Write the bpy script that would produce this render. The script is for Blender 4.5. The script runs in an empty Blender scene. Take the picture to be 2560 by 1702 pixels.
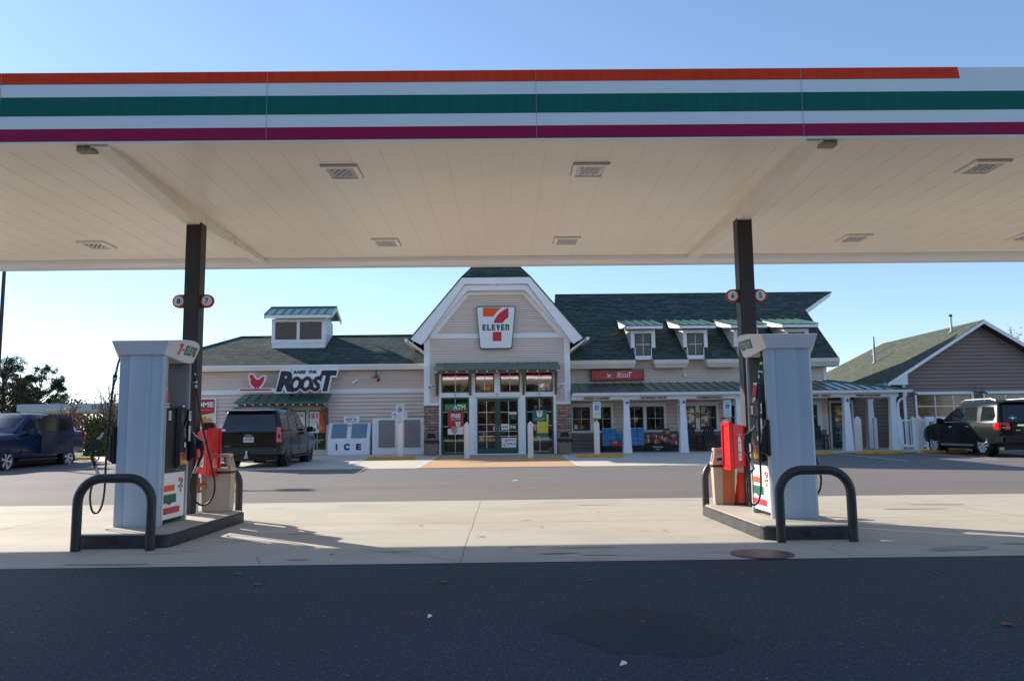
import bpy, bmesh, math, random
from mathutils import Vector, Matrix
R=math.radians; rnd=random.Random(7)
sc=bpy.context.scene; COL=sc.collection
# ---------------------------------------------------------------- camera
cam=bpy.data.cameras.new('camera'); cam.sensor_width=36; cam.lens=36*2000/2560
cam.clip_start=.1; cam.clip_end=3000
co=bpy.data.objects.new('camera',cam); COL.objects.link(co)
YAW,PIT,ROL=-R(.62),R(6.53),-R(.66)
co.matrix_world=Matrix.Translation((0,0,1.32))@(Matrix.Rotation(YAW,4,'Z')@Matrix.Rotation(math.pi/2+PIT,4,'X')@Matrix.Rotation(ROL,4,'Z'))
sc.camera=co
# ---------------------------------------------------------------- sky and sun
SUN_EL,SUN_AZ=R(25.3),R(-49)          # azimuth from +Y towards +X
w=bpy.data.worlds.new('World'); sc.world=w; w.use_nodes=True
nt=w.node_tree; bg=nt.nodes['Background']; sky=nt.nodes.new('ShaderNodeTexSky')
sky.sky_type='NISHITA'; sky.sun_disc=False; sky.sun_elevation=SUN_EL; sky.sun_rotation=SUN_AZ
sky.altitude=200; sky.air_density=1.0; sky.dust_density=.1; sky.ozone_density=3.0
tint=nt.nodes.new('ShaderNodeMix'); tint.data_type='RGBA'; tint.blend_type='MULTIPLY'; tint.inputs['Factor'].default_value=1; tint.inputs['B'].default_value=(1.20,1.28,1.38,1)
gm=nt.nodes.new('ShaderNodeGamma'); gm.inputs[1].default_value=.82; nt.links.new(sky.outputs[0],gm.inputs[0]); nt.links.new(gm.outputs[0],tint.inputs['A']); nt.links.new(tint.outputs['Result'],bg.inputs[0]); bg.inputs[1].default_value=.125
sl=bpy.data.lights.new('sun','SUN'); sl.energy=4.9; sl.angle=R(.53); sl.color=(1,.93,.82)
so=bpy.data.objects.new('sun',sl); COL.objects.link(so)
d=Vector((math.sin(SUN_AZ)*math.cos(SUN_EL),math.cos(SUN_AZ)*math.cos(SUN_EL),math.sin(SUN_EL)))
so.rotation_euler=d.to_track_quat('Z','Y').to_euler(); so.location=(-30,30,30)
sc.view_settings.view_transform='Standard'; sc.view_settings.look='None'
sc.view_settings.exposure=.66; sc.view_settings.gamma=1
sc.render.engine='CYCLES'
# ---------------------------------------------------------------- materials
def srgb(r,g,b):
    f=lambda c:(c/255/12.92 if c/255<.04045 else ((c/255+.055)/1.055)**2.4)
    return (f(r),f(g),f(b))
def mat(name,c,rough=.6,metal=0,var=0,vscale=3,bump=0,bscale=40,spec=.5,coat=0,emit=0,stretch=(1,1,1)):
    m=bpy.data.materials.new(name); m.use_nodes=True; n=m.node_tree; b=n.nodes['Principled BSDF']
    b.inputs['Base Color'].default_value=(*c,1); b.inputs['Roughness'].default_value=rough
    b.inputs['Metallic'].default_value=metal; b.inputs['Specular IOR Level'].default_value=spec
    b.inputs['Coat Weight'].default_value=coat; b.inputs['Coat Roughness'].default_value=.05
    if emit: b.inputs['Emission Color'].default_value=(*c,1); b.inputs['Emission Strength'].default_value=emit
    tc=n.nodes.new('ShaderNodeTexCoord'); mp=n.nodes.new('ShaderNodeMapping'); mp.inputs['Scale'].default_value=stretch
    n.links.new(tc.outputs['Object'],mp.inputs[0])
    if var:
        t=n.nodes.new('ShaderNodeTexNoise'); t.inputs['Scale'].default_value=vscale; t.inputs['Detail'].default_value=6; t.inputs['Roughness'].default_value=.65
        n.links.new(mp.outputs[0],t.inputs[0])
        r=n.nodes.new('ShaderNodeValToRGB'); r.color_ramp.elements[0].position=.3; r.color_ramp.elements[1].position=.7
        r.color_ramp.elements[0].color=(*[x*(1-var) for x in c],1); r.color_ramp.elements[1].color=(*[min(1,x*(1+var)) for x in c],1)
        n.links.new(t.outputs[0],r.inputs[0]); n.links.new(r.outputs[0],b.inputs['Base Color'])
    if bump:
        t=n.nodes.new('ShaderNodeTexNoise'); t.inputs['Scale'].default_value=bscale; t.inputs['Detail'].default_value=4
        n.links.new(mp.outputs[0],t.inputs[0])
        bp=n.nodes.new('ShaderNodeBump'); bp.inputs['Strength'].default_value=bump; bp.inputs['Distance'].default_value=.02
        n.links.new(t.outputs[0],bp.inputs['Height']); n.links.new(bp.outputs[0],b.inputs['Normal'])
    return m
def layered(name,base,layers,rough=.85,bump=.3,bscale=120,spec=.3,rvar=None):
    """base colour with noise masks mixed over: layers = (colour, scale, lo, hi, strength, stretch)"""
    m=bpy.data.materials.new(name); m.use_nodes=True; n=m.node_tree; b=n.nodes['Principled BSDF']
    b.inputs['Roughness'].default_value=rough; b.inputs['Specular IOR Level'].default_value=spec
    tc=n.nodes.new('ShaderNodeTexCoord'); last=None
    rgb=n.nodes.new('ShaderNodeRGB'); rgb.outputs[0].default_value=(*base,1); last=rgb.outputs[0]
    for i,(c,s,lo,hi,st,stretch) in enumerate(layers):
        mp=n.nodes.new('ShaderNodeMapping'); mp.inputs['Scale'].default_value=stretch; mp.inputs['Location'].default_value=(i*7.3,i*3.1,i)
        n.links.new(tc.outputs['Object'],mp.inputs[0])
        t=n.nodes.new('ShaderNodeTexNoise'); t.inputs['Scale'].default_value=s; t.inputs['Detail'].default_value=5; t.inputs['Roughness'].default_value=.6
        n.links.new(mp.outputs[0],t.inputs[0])
        mr=n.nodes.new('ShaderNodeMapRange'); mr.inputs[1].default_value=lo; mr.inputs[2].default_value=hi; mr.inputs[4].default_value=st
        n.links.new(t.outputs[0],mr.inputs[0])
        mx=n.nodes.new('ShaderNodeMix'); mx.data_type='RGBA'; mx.inputs['B'].default_value=(*c,1)
        n.links.new(mr.outputs[0],mx.inputs['Factor']); n.links.new(last,mx.inputs['A']); last=mx.outputs['Result']
    n.links.new(last,b.inputs['Base Color'])
    t=n.nodes.new('ShaderNodeTexNoise'); t.inputs['Scale'].default_value=bscale; t.inputs['Detail'].default_value=3; n.links.new(tc.outputs['Object'],t.inputs[0])
    bp=n.nodes.new('ShaderNodeBump'); bp.inputs['Strength'].default_value=bump; bp.inputs['Distance'].default_value=.01
    n.links.new(t.outputs[0],bp.inputs['Height']); n.links.new(bp.outputs[0],b.inputs['Normal'])
    return m
def brickmat(name,c1,c2,mortar,bw,rh,ms=.02,rough=.9,bump=.5,offset=.5,vs=1.0,bias=0.,var=None,dist=.02):
    m=bpy.data.materials.new(name); m.use_nodes=True; n=m.node_tree; b=n.nodes['Principled BSDF']
    b.inputs['Roughness'].default_value=rough; b.inputs['Specular IOR Level'].default_value=.25
    tc=n.nodes.new('ShaderNodeTexCoord'); sx=n.nodes.new('ShaderNodeSeparateXYZ'); n.links.new(tc.outputs['Object'],sx.inputs[0])
    a=n.nodes.new('ShaderNodeMath'); a.operation='ADD'; n.links.new(sx.outputs[0],a.inputs[0]); n.links.new(sx.outputs[1],a.inputs[1])
    v=n.nodes.new('ShaderNodeMath'); v.operation='MULTIPLY'; v.inputs[1].default_value=vs; n.links.new(sx.outputs[2],v.inputs[0])
    cx=n.nodes.new('ShaderNodeCombineXYZ'); n.links.new(a.outputs[0],cx.inputs[0]); n.links.new(v.outputs[0],cx.inputs[1])
    br=n.nodes.new('ShaderNodeTexBrick'); br.inputs['Scale'].default_value=1; br.inputs['Brick Width'].default_value=bw; br.inputs['Row Height'].default_value=rh
    br.inputs['Mortar Size'].default_value=ms; br.inputs['Mortar Smooth'].default_value=.2; br.inputs['Bias'].default_value=bias; br.offset=offset
    br.inputs['Color1'].default_value=(*c1,1); br.inputs['Color2'].default_value=(*c2,1); br.inputs['Mortar'].default_value=(*mortar,1)
    n.links.new(cx.outputs[0],br.inputs['Vector'])
    t=n.nodes.new('ShaderNodeTexNoise'); t.inputs['Scale'].default_value=6; t.inputs['Detail'].default_value=6; n.links.new(tc.outputs['Object'],t.inputs[0])
    mx=n.nodes.new('ShaderNodeMix'); mx.data_type='RGBA'; mx.blend_type='MULTIPLY'; mx.inputs['Factor'].default_value=.6
    rr=n.nodes.new('ShaderNodeValToRGB'); rr.color_ramp.elements[0].position=.3; rr.color_ramp.elements[0].color=(.55,.55,.55,1); rr.color_ramp.elements[1].position=.7; rr.color_ramp.elements[1].color=(1.25,1.25,1.2,1)
    n.links.new(t.outputs[0],rr.inputs[0]); n.links.new(br.outputs[0],mx.inputs['A']); n.links.new(rr.outputs[0],mx.inputs['B']); n.links.new(mx.outputs['Result'],b.inputs['Base Color'])
    bp=n.nodes.new('ShaderNodeBump'); bp.inputs['Strength'].default_value=bump; bp.inputs['Distance'].default_value=dist; bp.invert=True
    n.links.new(br.outputs['Fac'],bp.inputs['Height']); n.links.new(bp.outputs[0],b.inputs['Normal'])
    return m
M={}
M['siding']=mat('tan_siding',(.80,.66,.57),.75,var=.06,vscale=1.2,stretch=(.4,.4,6))
M['siding_brown']=mat('brown_siding',(.29,.215,.19),.75,var=.08,vscale=1.2,stretch=(.4,.4,6))
M['lapshade']=mat('painted_lap_shade',(.36,.27,.23),.9)  # shadow lines under the boards, painted in as a darker brown
M['lapshade2']=mat('painted_brown_lap_shade',(.12,.08,.07),.9)  # deeper tone of the painted lap shadow, for brown and taupe walls
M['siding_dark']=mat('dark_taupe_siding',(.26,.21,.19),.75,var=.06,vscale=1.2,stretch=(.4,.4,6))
M['trim']=mat('white_trim',(.88,.88,.89),.5,var=.05,vscale=2)
M['cream']=mat('cream_trim',(.78,.70,.60),.6,var=.06,vscale=2)
M['green_metal']=mat('green_standing_seam',(.024,.12,.095),.32,var=.1,vscale=3,spec=1.0,coat=.3)
M['green_frame']=mat('green_window_frame',(.018,.085,.06),.45)
M['wood']=mat('brown_timber',(.17,.12,.085),.8,var=.25,vscale=6,stretch=(1,1,.3))
M['louver']=mat('taupe_louver',(.17,.13,.11),.7)
M['shingle']=brickmat('green_shingles',(.115,.145,.122),(.052,.073,.063),(.012,.018,.017),.42,.085,.010,vs=1.0,bump=.8,rough=.95)
M['shingle2']=brickmat('olive_shingles',(.14,.145,.105),(.085,.095,.07),(.03,.035,.026),.26,.066,.008,bump=.7,rough=.95)
M['stone']=brickmat('ledge_stone',(.55,.34,.24),(.26,.17,.15),(.06,.05,.045),.36,.115,.012,bump=1.,dist=.03,vs=1,offset=.37)
M['glass']=mat('dark_window_glass',(.014,.012,.010),.02,spec=1.0,coat=.8)
M['glass2']=mat('tinted_glass',(.008,.009,.012),.03,spec=.9,coat=.5)
M['glass_car']=mat('car_glass',(.010,.018,.02),.05,spec=.4,coat=.1)
M['mutin']=mat('white_muntin',(.8,.8,.78),.5)
M['black']=mat('black_plastic',(.012,.012,.015),.4)
M['black2']=mat('matt_black',(.02,.02,.022),.7)
M['rubber']=mat('black_rubber',(.012,.012,.013),.5)
M['column']=mat('dark_brown_paint',(.038,.030,.030),.55,var=.1,vscale=4)
M['hoop']=mat('charcoal_paint',(.03,.03,.034),.42,var=.25,vscale=9,bump=.15,bscale=60)
M['kerb']=mat('black_kerb_steel',(.035,.034,.038),.6,var=.5,vscale=4,bump=.4,bscale=30)
M['chrome']=mat('chrome',(.75,.75,.76),.15,metal=1)
M['steel']=mat('brushed_steel',(.5,.5,.52),.35,metal=.9)
M['pumpskin']=mat('pale_blue_grey_panel',(.44,.51,.585),.42,metal=.1,var=.05,vscale=2,stretch=(3,3,.4))
M['pumpedge']=mat('panel_edge_metal',(.55,.57,.58),.3,metal=.6)
M['pumpniche']=mat('grey_niche',(.13,.145,.16),.5,var=.15,vscale=3)
M['topper']=mat('pale_topper_plastic',(.62,.61,.64),.35,var=.04,vscale=5)
M['soffit']=mat('cream_soffit',(.96,.88,.77),.35,var=.03,vscale=.8,spec=.5)
M['beam']=mat('cream_beam',(.86,.80,.71),.5,var=.05,vscale=2)
M['fascia']=mat('white_fascia',(.88,.88,.88),.3,var=.03,vscale=1,stretch=(1,1,4))
M['f_orange']=mat('orange_stripe',(.88,.055,.012),.5,spec=.15,var=.12,vscale=3,stretch=(6,1,.3),bump=.12,bscale=.5)
M['f_green']=mat('green_stripe',(.006,.14,.11),.5,spec=.15,var=.1,vscale=3,stretch=(6,1,.3),bump=.12,bscale=.5)
M['f_maroon']=mat('maroon_stripe',(.40,.012,.07),.5,spec=.15,var=.1,vscale=3,stretch=(6,1,.3),bump=.12,bscale=.5)
M['fline']=mat('seam_line',(.84,.76,.66),.7)
M['panelseam']=mat('fascia_seam',(.40,.40,.43),.7)
M['glass_refl']=mat('coated_window_glass',(.42,.41,.39),.03,metal=1,bump=.05,bscale=1.3)
M['glass_dull']=mat('dull_window_glass',(.05,.045,.03),.12,spec=.5)
M['glass_brown']=mat('mottled_brown_glass',(.16,.085,.04),.08,var=.7,vscale=3,spec=.8)  # mottled brown stands for the woods showing in the panes
M['mould']=mat('mildew_stain',(.33,.27,.17),.8,var=.4,vscale=30)
M['white']=mat('white_paint',(.86,.86,.87),.4,var=.03,vscale=4)
M['postvinyl']=mat('white_vinyl_sleeve',(.80,.74,.70),.45,var=.04,vscale=5)
M['porchwhite']=mat('porch_white',(.85,.87,.90),.5,var=.04,vscale=4)
M['yellow']=mat('faded_yellow_paint',(.62,.33,.03),.8,var=.22,vscale=7,bump=.3,bscale=40)
M['red']=mat('red_cabinet_plastic',(.72,.012,.016),.3,var=.08,vscale=6)
M['red_clear']=mat('red_clear_lid',(.65,.03,.03),.12,var=.3,vscale=25,coat=.5)
M['orange']=mat('sign_orange',(.85,.09,.006),.45)
M['sgreen']=mat('sign_green',(.006,.115,.065),.45)
M['sred']=mat('sign_red',(.60,.012,.04),.45)
M['panelred']=mat('poster_red',(.45,.025,.03),.45)
M['signwhite']=mat('sign_white',(.82,.82,.83),.35)
M['ink']=mat('dark_ink',(.02,.022,.035),.5)
M['blue']=mat('access_blue',(.01,.09,.62),.4)
M['signgreen']=mat('pale_green_sign',(.66,.75,.66),.5)
M['lettergreen']=mat('sign_letter_green',(.05,.22,.12),.5)
M['brown_plastic']=mat('brown_bin_plastic',(.235,.165,.14),.6,var=.1,vscale=8,bump=.1)
M['beige_plastic']=mat('beige_bin_plastic',(.50,.39,.30),.6,var=.08,vscale=8)
M['terracotta']=mat('terracotta_bin_panel',(.60,.14,.04),.6,var=.15,vscale=6)
M['bag']=mat('black_bin_liner',(.01,.01,.012),.25,bump=.6,bscale=12)
M['ice_grey']=mat('blue_grey_door',(.17,.25,.36),.4,var=.06)
M['ice_taupe']=mat('taupe_door',(.27,.235,.225),.5,var=.06)
M['navy']=mat('navy_ink',(.012,.018,.10),.4)
M['cone']=mat('cone_orange',(.9,.085,.02),.45)
M['rust']=mat('rusty_iron',(.33,.075,.03),.8,var=.4,vscale=20)
M['yellowbtn']=mat('yellow_tab',(.72,.62,.06),.4)
M['teal']=mat('poster_teal',(.02,.16,.13),.5)
M['foodtan']=mat('bun_tan',(.60,.32,.10),.6,var=.25,vscale=18)
M['cup']=mat('cup_white',(.78,.78,.78),.4)
M['atmgreen']=mat('banner_green',(.045,.21,.05),.5)
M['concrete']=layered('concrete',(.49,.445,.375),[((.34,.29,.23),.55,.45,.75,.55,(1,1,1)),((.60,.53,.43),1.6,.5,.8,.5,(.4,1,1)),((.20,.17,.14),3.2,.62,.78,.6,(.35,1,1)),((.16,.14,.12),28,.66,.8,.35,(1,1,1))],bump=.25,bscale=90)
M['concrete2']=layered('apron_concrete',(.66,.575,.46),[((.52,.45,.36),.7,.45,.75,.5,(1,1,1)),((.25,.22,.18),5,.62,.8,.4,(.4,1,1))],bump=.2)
M['tanpave']=layered('tan_coloured_paving',(.62,.37,.20),[((.55,.29,.14),.9,.45,.75,.5,(1,1,1)),((.22,.13,.08),6,.65,.8,.4,(1,1,1))],bump=.2)
M['asphalt']=layered('asphalt',(.20,.175,.158),[((.155,.14,.13),.5,.4,.7,.7,(.3,1,1)),((.32,.29,.26),38,.56,.70,.7,(1,1,1)),((.08,.07,.07),30,.56,.72,.6,(1,1,1))],bump=.5,bscale=90,rough=.85)
M['asphalt_dark']=layered('sealed_asphalt',(.024,.033,.046),[((.040,.050,.067),.35,.45,.7,.7,(1,1,1)),((.024,.024,.028),9,.5,.75,.5,(1,1,1)),((.30,.31,.33),75,.615,.655,.9,(1,1,1)),((.13,.135,.15),34,.59,.64,.55,(1,1,1)),((.010,.010,.013),48,.54,.62,.8,(1,1,1)),((.35,.35,.36),22,.685,.70,.9,(1,1,1))],bump=.6,bscale=80,rough=.75)
M['patch']=layered('asphalt_patch',(.018,.023,.031),[((.026,.032,.042),.9,.45,.7,.6,(1,1,1)),((.20,.20,.21),75,.62,.66,.7,(1,1,1)),((.010,.010,.011),60,.56,.7,.7,(1,1,1))],bump=.8,bscale=110,rough=.72)
M['earth']=layered('field_grass',(.10,.095,.04),[((.16,.12,.06),.3,.45,.7,.7,(1,1,1)),((.05,.07,.02),2,.5,.7,.6,(1,1,1))],bump=.5)
M['paint_line']=mat('white_road_paint',(.66,.66,.64),.7,var=.25,vscale=9)
M['joint']=mat('dark_joint',(.19,.14,.11),.9)
M['carseam']=mat('panel_gap',(.004,.004,.004),.6)
M['stain']=mat('oil_stain',(.33,.285,.235),.8,var=.35,vscale=7)
M['manhole']=mat('rusty_cover',(.11,.07,.06),.45,metal=.3,var=.25,vscale=9)
M['leaf']=mat('dead_leaf',(.20,.10,.05),.8,var=.3,vscale=20)
M['bark']=mat('bark',(.055,.045,.04),.9,var=.3,vscale=9)
M['twig']=mat('bare_twig',(.15,.11,.095),.9)
M['pine']=mat('pine_needles',(.035,.052,.022),.7,var=.5,vscale=1.2)
M['pine2']=mat('brown_needles',(.11,.075,.03),.7,var=.4,vscale=1.2)
M['hedge']=mat('hedge_leaf',(.045,.075,.018),.35,var=.5,vscale=6)
M['autumn']=mat('autumn_leaf',(.26,.10,.025),.7,var=.5,vscale=4)
M['redleaf']=mat('red_leaf',(.36,.05,.03),.7,var=.3,vscale=4)
M['olive']=mat('olive_leaf',(.11,.105,.035),.7,var=.4,vscale=2)
M['navycar']=mat('navy_car_paint',(.003,.020,.062),.28,metal=.0,spec=.25,coat=.25)
M['blackcar']=mat('charcoal_car_paint',(.012,.011,.010),.2,metal=.0,spec=.35,coat=.25)
M['greencar']=mat('black_green_car_paint',(.008,.012,.013),.34,metal=.0,spec=.12,coat=.1)
M['tail']=mat('tail_lamp_red',(.62,.008,.01),.1,coat=1)
M['rim']=mat('bright_alloy',(.82,.82,.83),.35,metal=.35)
M['rimdark']=mat('dark_alloy',(.10,.10,.105),.25,metal=.9)
M['plate']=mat('plate_white',(.70,.71,.72),.4)
M['lampg']=mat('lamp_glass',(.55,.55,.56),.12,spec=.8)
M['water_blue']=mat('water_pack_blue',(.02,.26,.60),.15,var=.25,vscale=22,coat=.5)
M['bagbrown']=mat('firewood_bag',(.16,.13,.12),.35,var=.5,vscale=14,bump=.5,bscale=14)
M['chairblk']=mat('dark_chair_paint',(.022,.02,.024),.5)
M['vinyl']=mat('white_vinyl',(.70,.76,.82),.4)
M['pvc']=mat('white_pvc',(.65,.62,.56),.5)
M['galv']=mat('galvanised_pipe',(.50,.52,.55),.4,metal=.6)
M['interior']=mat('dim_interior',(.14,.085,.04),.8,var=.6,vscale=2)
# ---------------------------------------------------------------- mesh builder
FONT={}
def text_geo(s,bold=0,shear=0,sp=1.0,ex=0):
    k=(s,bold,shear,sp,ex)
    if k in FONT: return FONT[k]
    c=bpy.data.curves.new('t','FONT'); c.body=s; c.size=1; c.align_x='CENTER'; c.align_y='CENTER'; c.offset=bold; c.shear=shear; c.space_character=sp
    c.resolution_u=3; c.extrude=ex
    o=bpy.data.objects.new('t',c); COL.objects.link(o)
    me=o.to_mesh(); vs=[tuple(v.co) for v in me.vertices]; fs=[tuple(p.vertices) for p in me.polygons]
    o.to_mesh_clear(); bpy.data.objects.remove(o); bpy.data.curves.remove(c)
    FONT[k]=(vs,fs); return FONT[k]
class MB:
    def __init__(s): s.v=[];s.f=[];s.m=[];s.T=None
    def add(s,vs,fs,m=0):
        n=len(s.v)
        if s.T is not None: vs=[tuple(s.T@Vector(p)) for p in vs]
        s.v+=[tuple(p) for p in vs]; s.f+=[tuple(i+n for i in f) for f in fs]; s.m+=[m]*len(fs); return s
    def box(s,x0,x1,y0,y1,z0,z1,m=0):
        return s.add([(x0,y0,z0),(x1,y0,z0),(x1,y1,z0),(x0,y1,z0),(x0,y0,z1),(x1,y0,z1),(x1,y1,z1),(x0,y1,z1)],
            [(0,3,2,1),(4,5,6,7),(0,1,5,4),(1,2,6,5),(2,3,7,6),(3,0,4,7)],m)
    def hexa(s,a,b,m=0):      # two quads bottom a, top b
        return s.add(list(a)+list(b),[(0,3,2,1),(4,5,6,7),(0,1,5,4),(1,2,6,5),(2,3,7,6),(3,0,4,7)],m)
    def poly(s,pts,m=0): return s.add(pts,[tuple(range(len(pts)))],m)
    def prism(s,p2,ax,a,b,m=0,cap=True):   # polygon in the other two axes, extruded along ax from a to b
        def P(u,v,t):
            return {'x':(t,u,v),'y':(u,t,v),'z':(u,v,t)}[ax]
        n=len(p2); vs=[P(u,v,a) for u,v in p2]+[P(u,v,b) for u,v in p2]
        fs=[(i,(i+1)%n,(i+1)%n+n,i+n) for i in range(n)]
        if cap: fs+=[tuple(range(n-1,-1,-1)),tuple(range(n,2*n))]
        return s.add(vs,fs,m)
    def tube(s,pts,r,n=8,m=0,cap=True):
        pts=[Vector(p) for p in pts]; rs=r if isinstance(r,(list,tuple)) else [r]*len(pts)
        vs=[];fs=[];up=None
        for i,p in enumerate(pts):
            t=(pts[min(i+1,len(pts)-1)]-pts[max(i-1,0)]).normalized()
            if up is None: up=Vector((0,0,1)) if abs(t.z)<.9 else Vector((1,0,0))
            a=t.cross(up).normalized(); b=a.cross(t).normalized(); up=b if abs(b.dot(t))<.9 else up
            for k in range(n):
                q=2*math.pi*k/n; vs.append(tuple(p+a*math.cos(q)*rs[i]+b*math.sin(q)*rs[i]))
        for i in range(len(pts)-1):
            for k in range(n):
                k2=(k+1)%n; fs.append((i*n+k,i*n+k2,(i+1)*n+k2,(i+1)*n+k))
        if cap: fs+=[tuple(range(n-1,-1,-1)),tuple(range((len(pts)-1)*n,len(pts)*n))]
        return s.add(vs,fs,m)
    def cyl(s,p,q,r,r2=None,n=16,m=0): return s.tube([p,q],[r,r if r2 is None else r2],n,m)
    def lathe(s,c,prof,n=20,m=0,ax='z',cap=True):
        vs=[];fs=[]
        for r,h in prof:
            for k in range(n):
                q=2*math.pi*k/n; u,v=r*math.cos(q),r*math.sin(q)
                vs.append({'z':(c[0]+u,c[1]+v,c[2]+h),'x':(c[0]+h,c[1]+u,c[2]+v),'y':(c[0]+u,c[1]+h,c[2]+v)}[ax])
        for i in range(len(prof)-1):
            for k in range(n):
                k2=(k+1)%n; fs.append((i*n+k,i*n+k2,(i+1)*n+k2,(i+1)*n+k))
        if cap: fs+=[tuple(range(n-1,-1,-1)),tuple(range((len(prof)-1)*n,len(prof)*n))]
        return s.add(vs,fs,m)
    def text(s,t,c,h,width=None,u=(1,0,0),v=(0,0,1),bold=0,shear=0,m=0,th=0,sp=1.0,depth=0):
        """flat lettering centred at c; h = cap height, width = total width"""
        vs,fs=text_geo(t,bold,shear,sp,.5 if depth else 0)
        if not vs: return s
        x0,x1=min(p[0] for p in vs),max(p[0] for p in vs); y0,y1=min(p[1] for p in vs),max(p[1] for p in vs)
        ky=h/(y1-y0); kx=(width/(x1-x0)) if width else ky
        u,v,c=Vector(u),Vector(v),Vector(c); cx,cy=(x0+x1)/2,(y0+y1)/2
        nrm=u.cross(v)
        out=[tuple(c+u*((p[0]-cx)*kx)+v*((p[1]-cy)*ky)+nrm*(th+(p[2]-.5)*depth)) for p in vs]
        return s.add(out,fs,m)
    def shape(s,pts,c,k,u=(1,0,0),v=(0,0,1),m=0,off=0):
        u,v,c=Vector(u),Vector(v),Vector(c); n=u.cross(v)
        return s.add([tuple(c+u*(p[0]*k)+v*(p[1]*k)+n*off) for p in pts],[tuple(range(len(pts)))],m)
    def solid(s,pts,c,k,th,u=(1,0,0),v=(0,0,1),m=0):
        u,v,c=Vector(u),Vector(v),Vector(c); nn=u.cross(v); n=len(pts)
        vs=[tuple(c+u*(p[0]*k)+v*(p[1]*k)) for p in pts]+[tuple(c+u*(p[0]*k)+v*(p[1]*k)+nn*th) for p in pts]
        fs=[(i,(i+1)%n,(i+1)%n+n,i+n) for i in range(n)]+[tuple(range(n-1,-1,-1)),tuple(range(n,2*n))]
        return s.add(vs,fs,m)
    def laps(s,x0,x1,y,z0,z1,h,m=0,lip=.016,fn=None,face=-1):
        z=z0
        while z<z1-1e-4:
            t=min(z+h,z1); a0,a1=(x0,x1)
            if fn:
                ra,rb=fn(z),fn(t)
                if ra is None and rb is None: z=t; continue
                ra=ra or rb; rb=rb or ra
            else: ra=rb=(x0,x1)
            yo=y+face*lip
            s.add([(ra[0],yo,z),(ra[1],yo,z),(rb[1],y,t),(rb[0],y,t)],[(0,1,2,3)],m)
            s.add([(ra[0],y+.004*-face,z),(ra[1],y+.004*-face,z),(ra[1],yo,z-.004),(ra[0],yo,z-.004)],[(0,1,2,3)],m+1)
            s.add([(ra[0],yo-.0005,z-.004),(ra[1],yo-.0005,z-.004),(ra[1],yo-.0005,z+h*.07),(ra[0],yo-.0005,z+h*.07)],[(0,1,2,3)],m+1)  # underside and this strip carry the painted lap shadow
            z=t
        return s
    def build(s,name,mats,parent=None,smooth=False,bevel=0,angle=35):
        me=bpy.data.meshes.new(name); off=Vector((0,0,0))
        if parent is not None:
            p=parent
            while p is not None: off+=Vector(p.location); p=p.parent
        me.from_pydata([tuple(Vector(p)-off) for p in s.v],[],s.f)
        if not isinstance(mats,(list,tuple)): mats=[mats]
        for m in mats: me.materials.append(M[m] if isinstance(m,str) else m)
        me.polygons.foreach_set('material_index',s.m)
        bm=bmesh.new(); bm.from_mesh(me)
        if bevel:
            bmesh.ops.bevel(bm,geom=[e for e in bm.edges if len(e.link_faces)==2 and e.calc_face_angle(0)>.5],offset=bevel,segments=2,affect='EDGES',clamp_overlap=True)
        if smooth or bevel:
            bmesh.ops.recalc_face_normals(bm,faces=bm.faces)
        bm.to_mesh(me); bm.free()
        if smooth or bevel:
            me.polygons.foreach_set('use_smooth',[True]*len(me.polygons)); me.set_sharp_from_angle(angle=R(angle))
        me.update()
        o=bpy.data.objects.new(name,me); COL.objects.link(o)
        if parent is not None: o.parent=parent
        return o
def tag(o,label=None,cat=None,group=None,kind=None):
    if label: o['label']=label
    if cat: o['category']=cat
    if group: o['group']=group
    if kind: o['kind']=kind
    return o
def thing(name,label,cat,loc=(0,0,0),group=None):
    o=bpy.data.objects.new(name,None); COL.objects.link(o); o.location=loc; o.empty_display_size=.2
    return tag(o,label,cat,group)
def children(o): return [c for c in bpy.data.objects if c.parent==o]
def dup(o,loc,label=None,rz=None,parent=None,group=None):
    kids=children(o); c=o.copy(); COL.objects.link(c); c.parent=parent
    if parent is None and loc is not None: c.location=loc
    if rz is not None: c.rotation_euler=(0,0,rz)
    if label: c['label']=label
    if group: c['group']=group
    for k in kids: dup(k,None,parent=c)
    return c
def struct(name,mb,m,**k): return tag(mb.build(name,m,**k),kind='structure')
def zg(y):
    P=[(-60,0),(16,0),(24.6,.26),(30,.35),(31.2,.39),(34,.42),(900,.42)]
    for (a,za),(b,zb) in zip(P,P[1:]):
        if y<=b: return za+(zb-za)*(y-a)/(b-a)
    return .42
BR=[16,24.6,30,31.2,34]
def sheet(mb,x0,x1,y0,y1,dz,m=0,x2=None,x3=None):
    ys=[y0]+[b for b in BR if y0<b<y1]+[y1]
    for a,b in zip(ys,ys[1:]):
        ta,tb=(a-y0)/(y1-y0),(b-y0)/(y1-y0)
        l=lambda p,q,t:p+((p if q is None else q)-p)*t
        mb.poly([(l(x0,x2,ta),a,zg(a)+dz),(l(x1,x3,ta),a,zg(a)+dz),(l(x1,x3,tb),b,zg(b)+dz),(l(x0,x2,tb),b,zg(b)+dz)],m)
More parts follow.
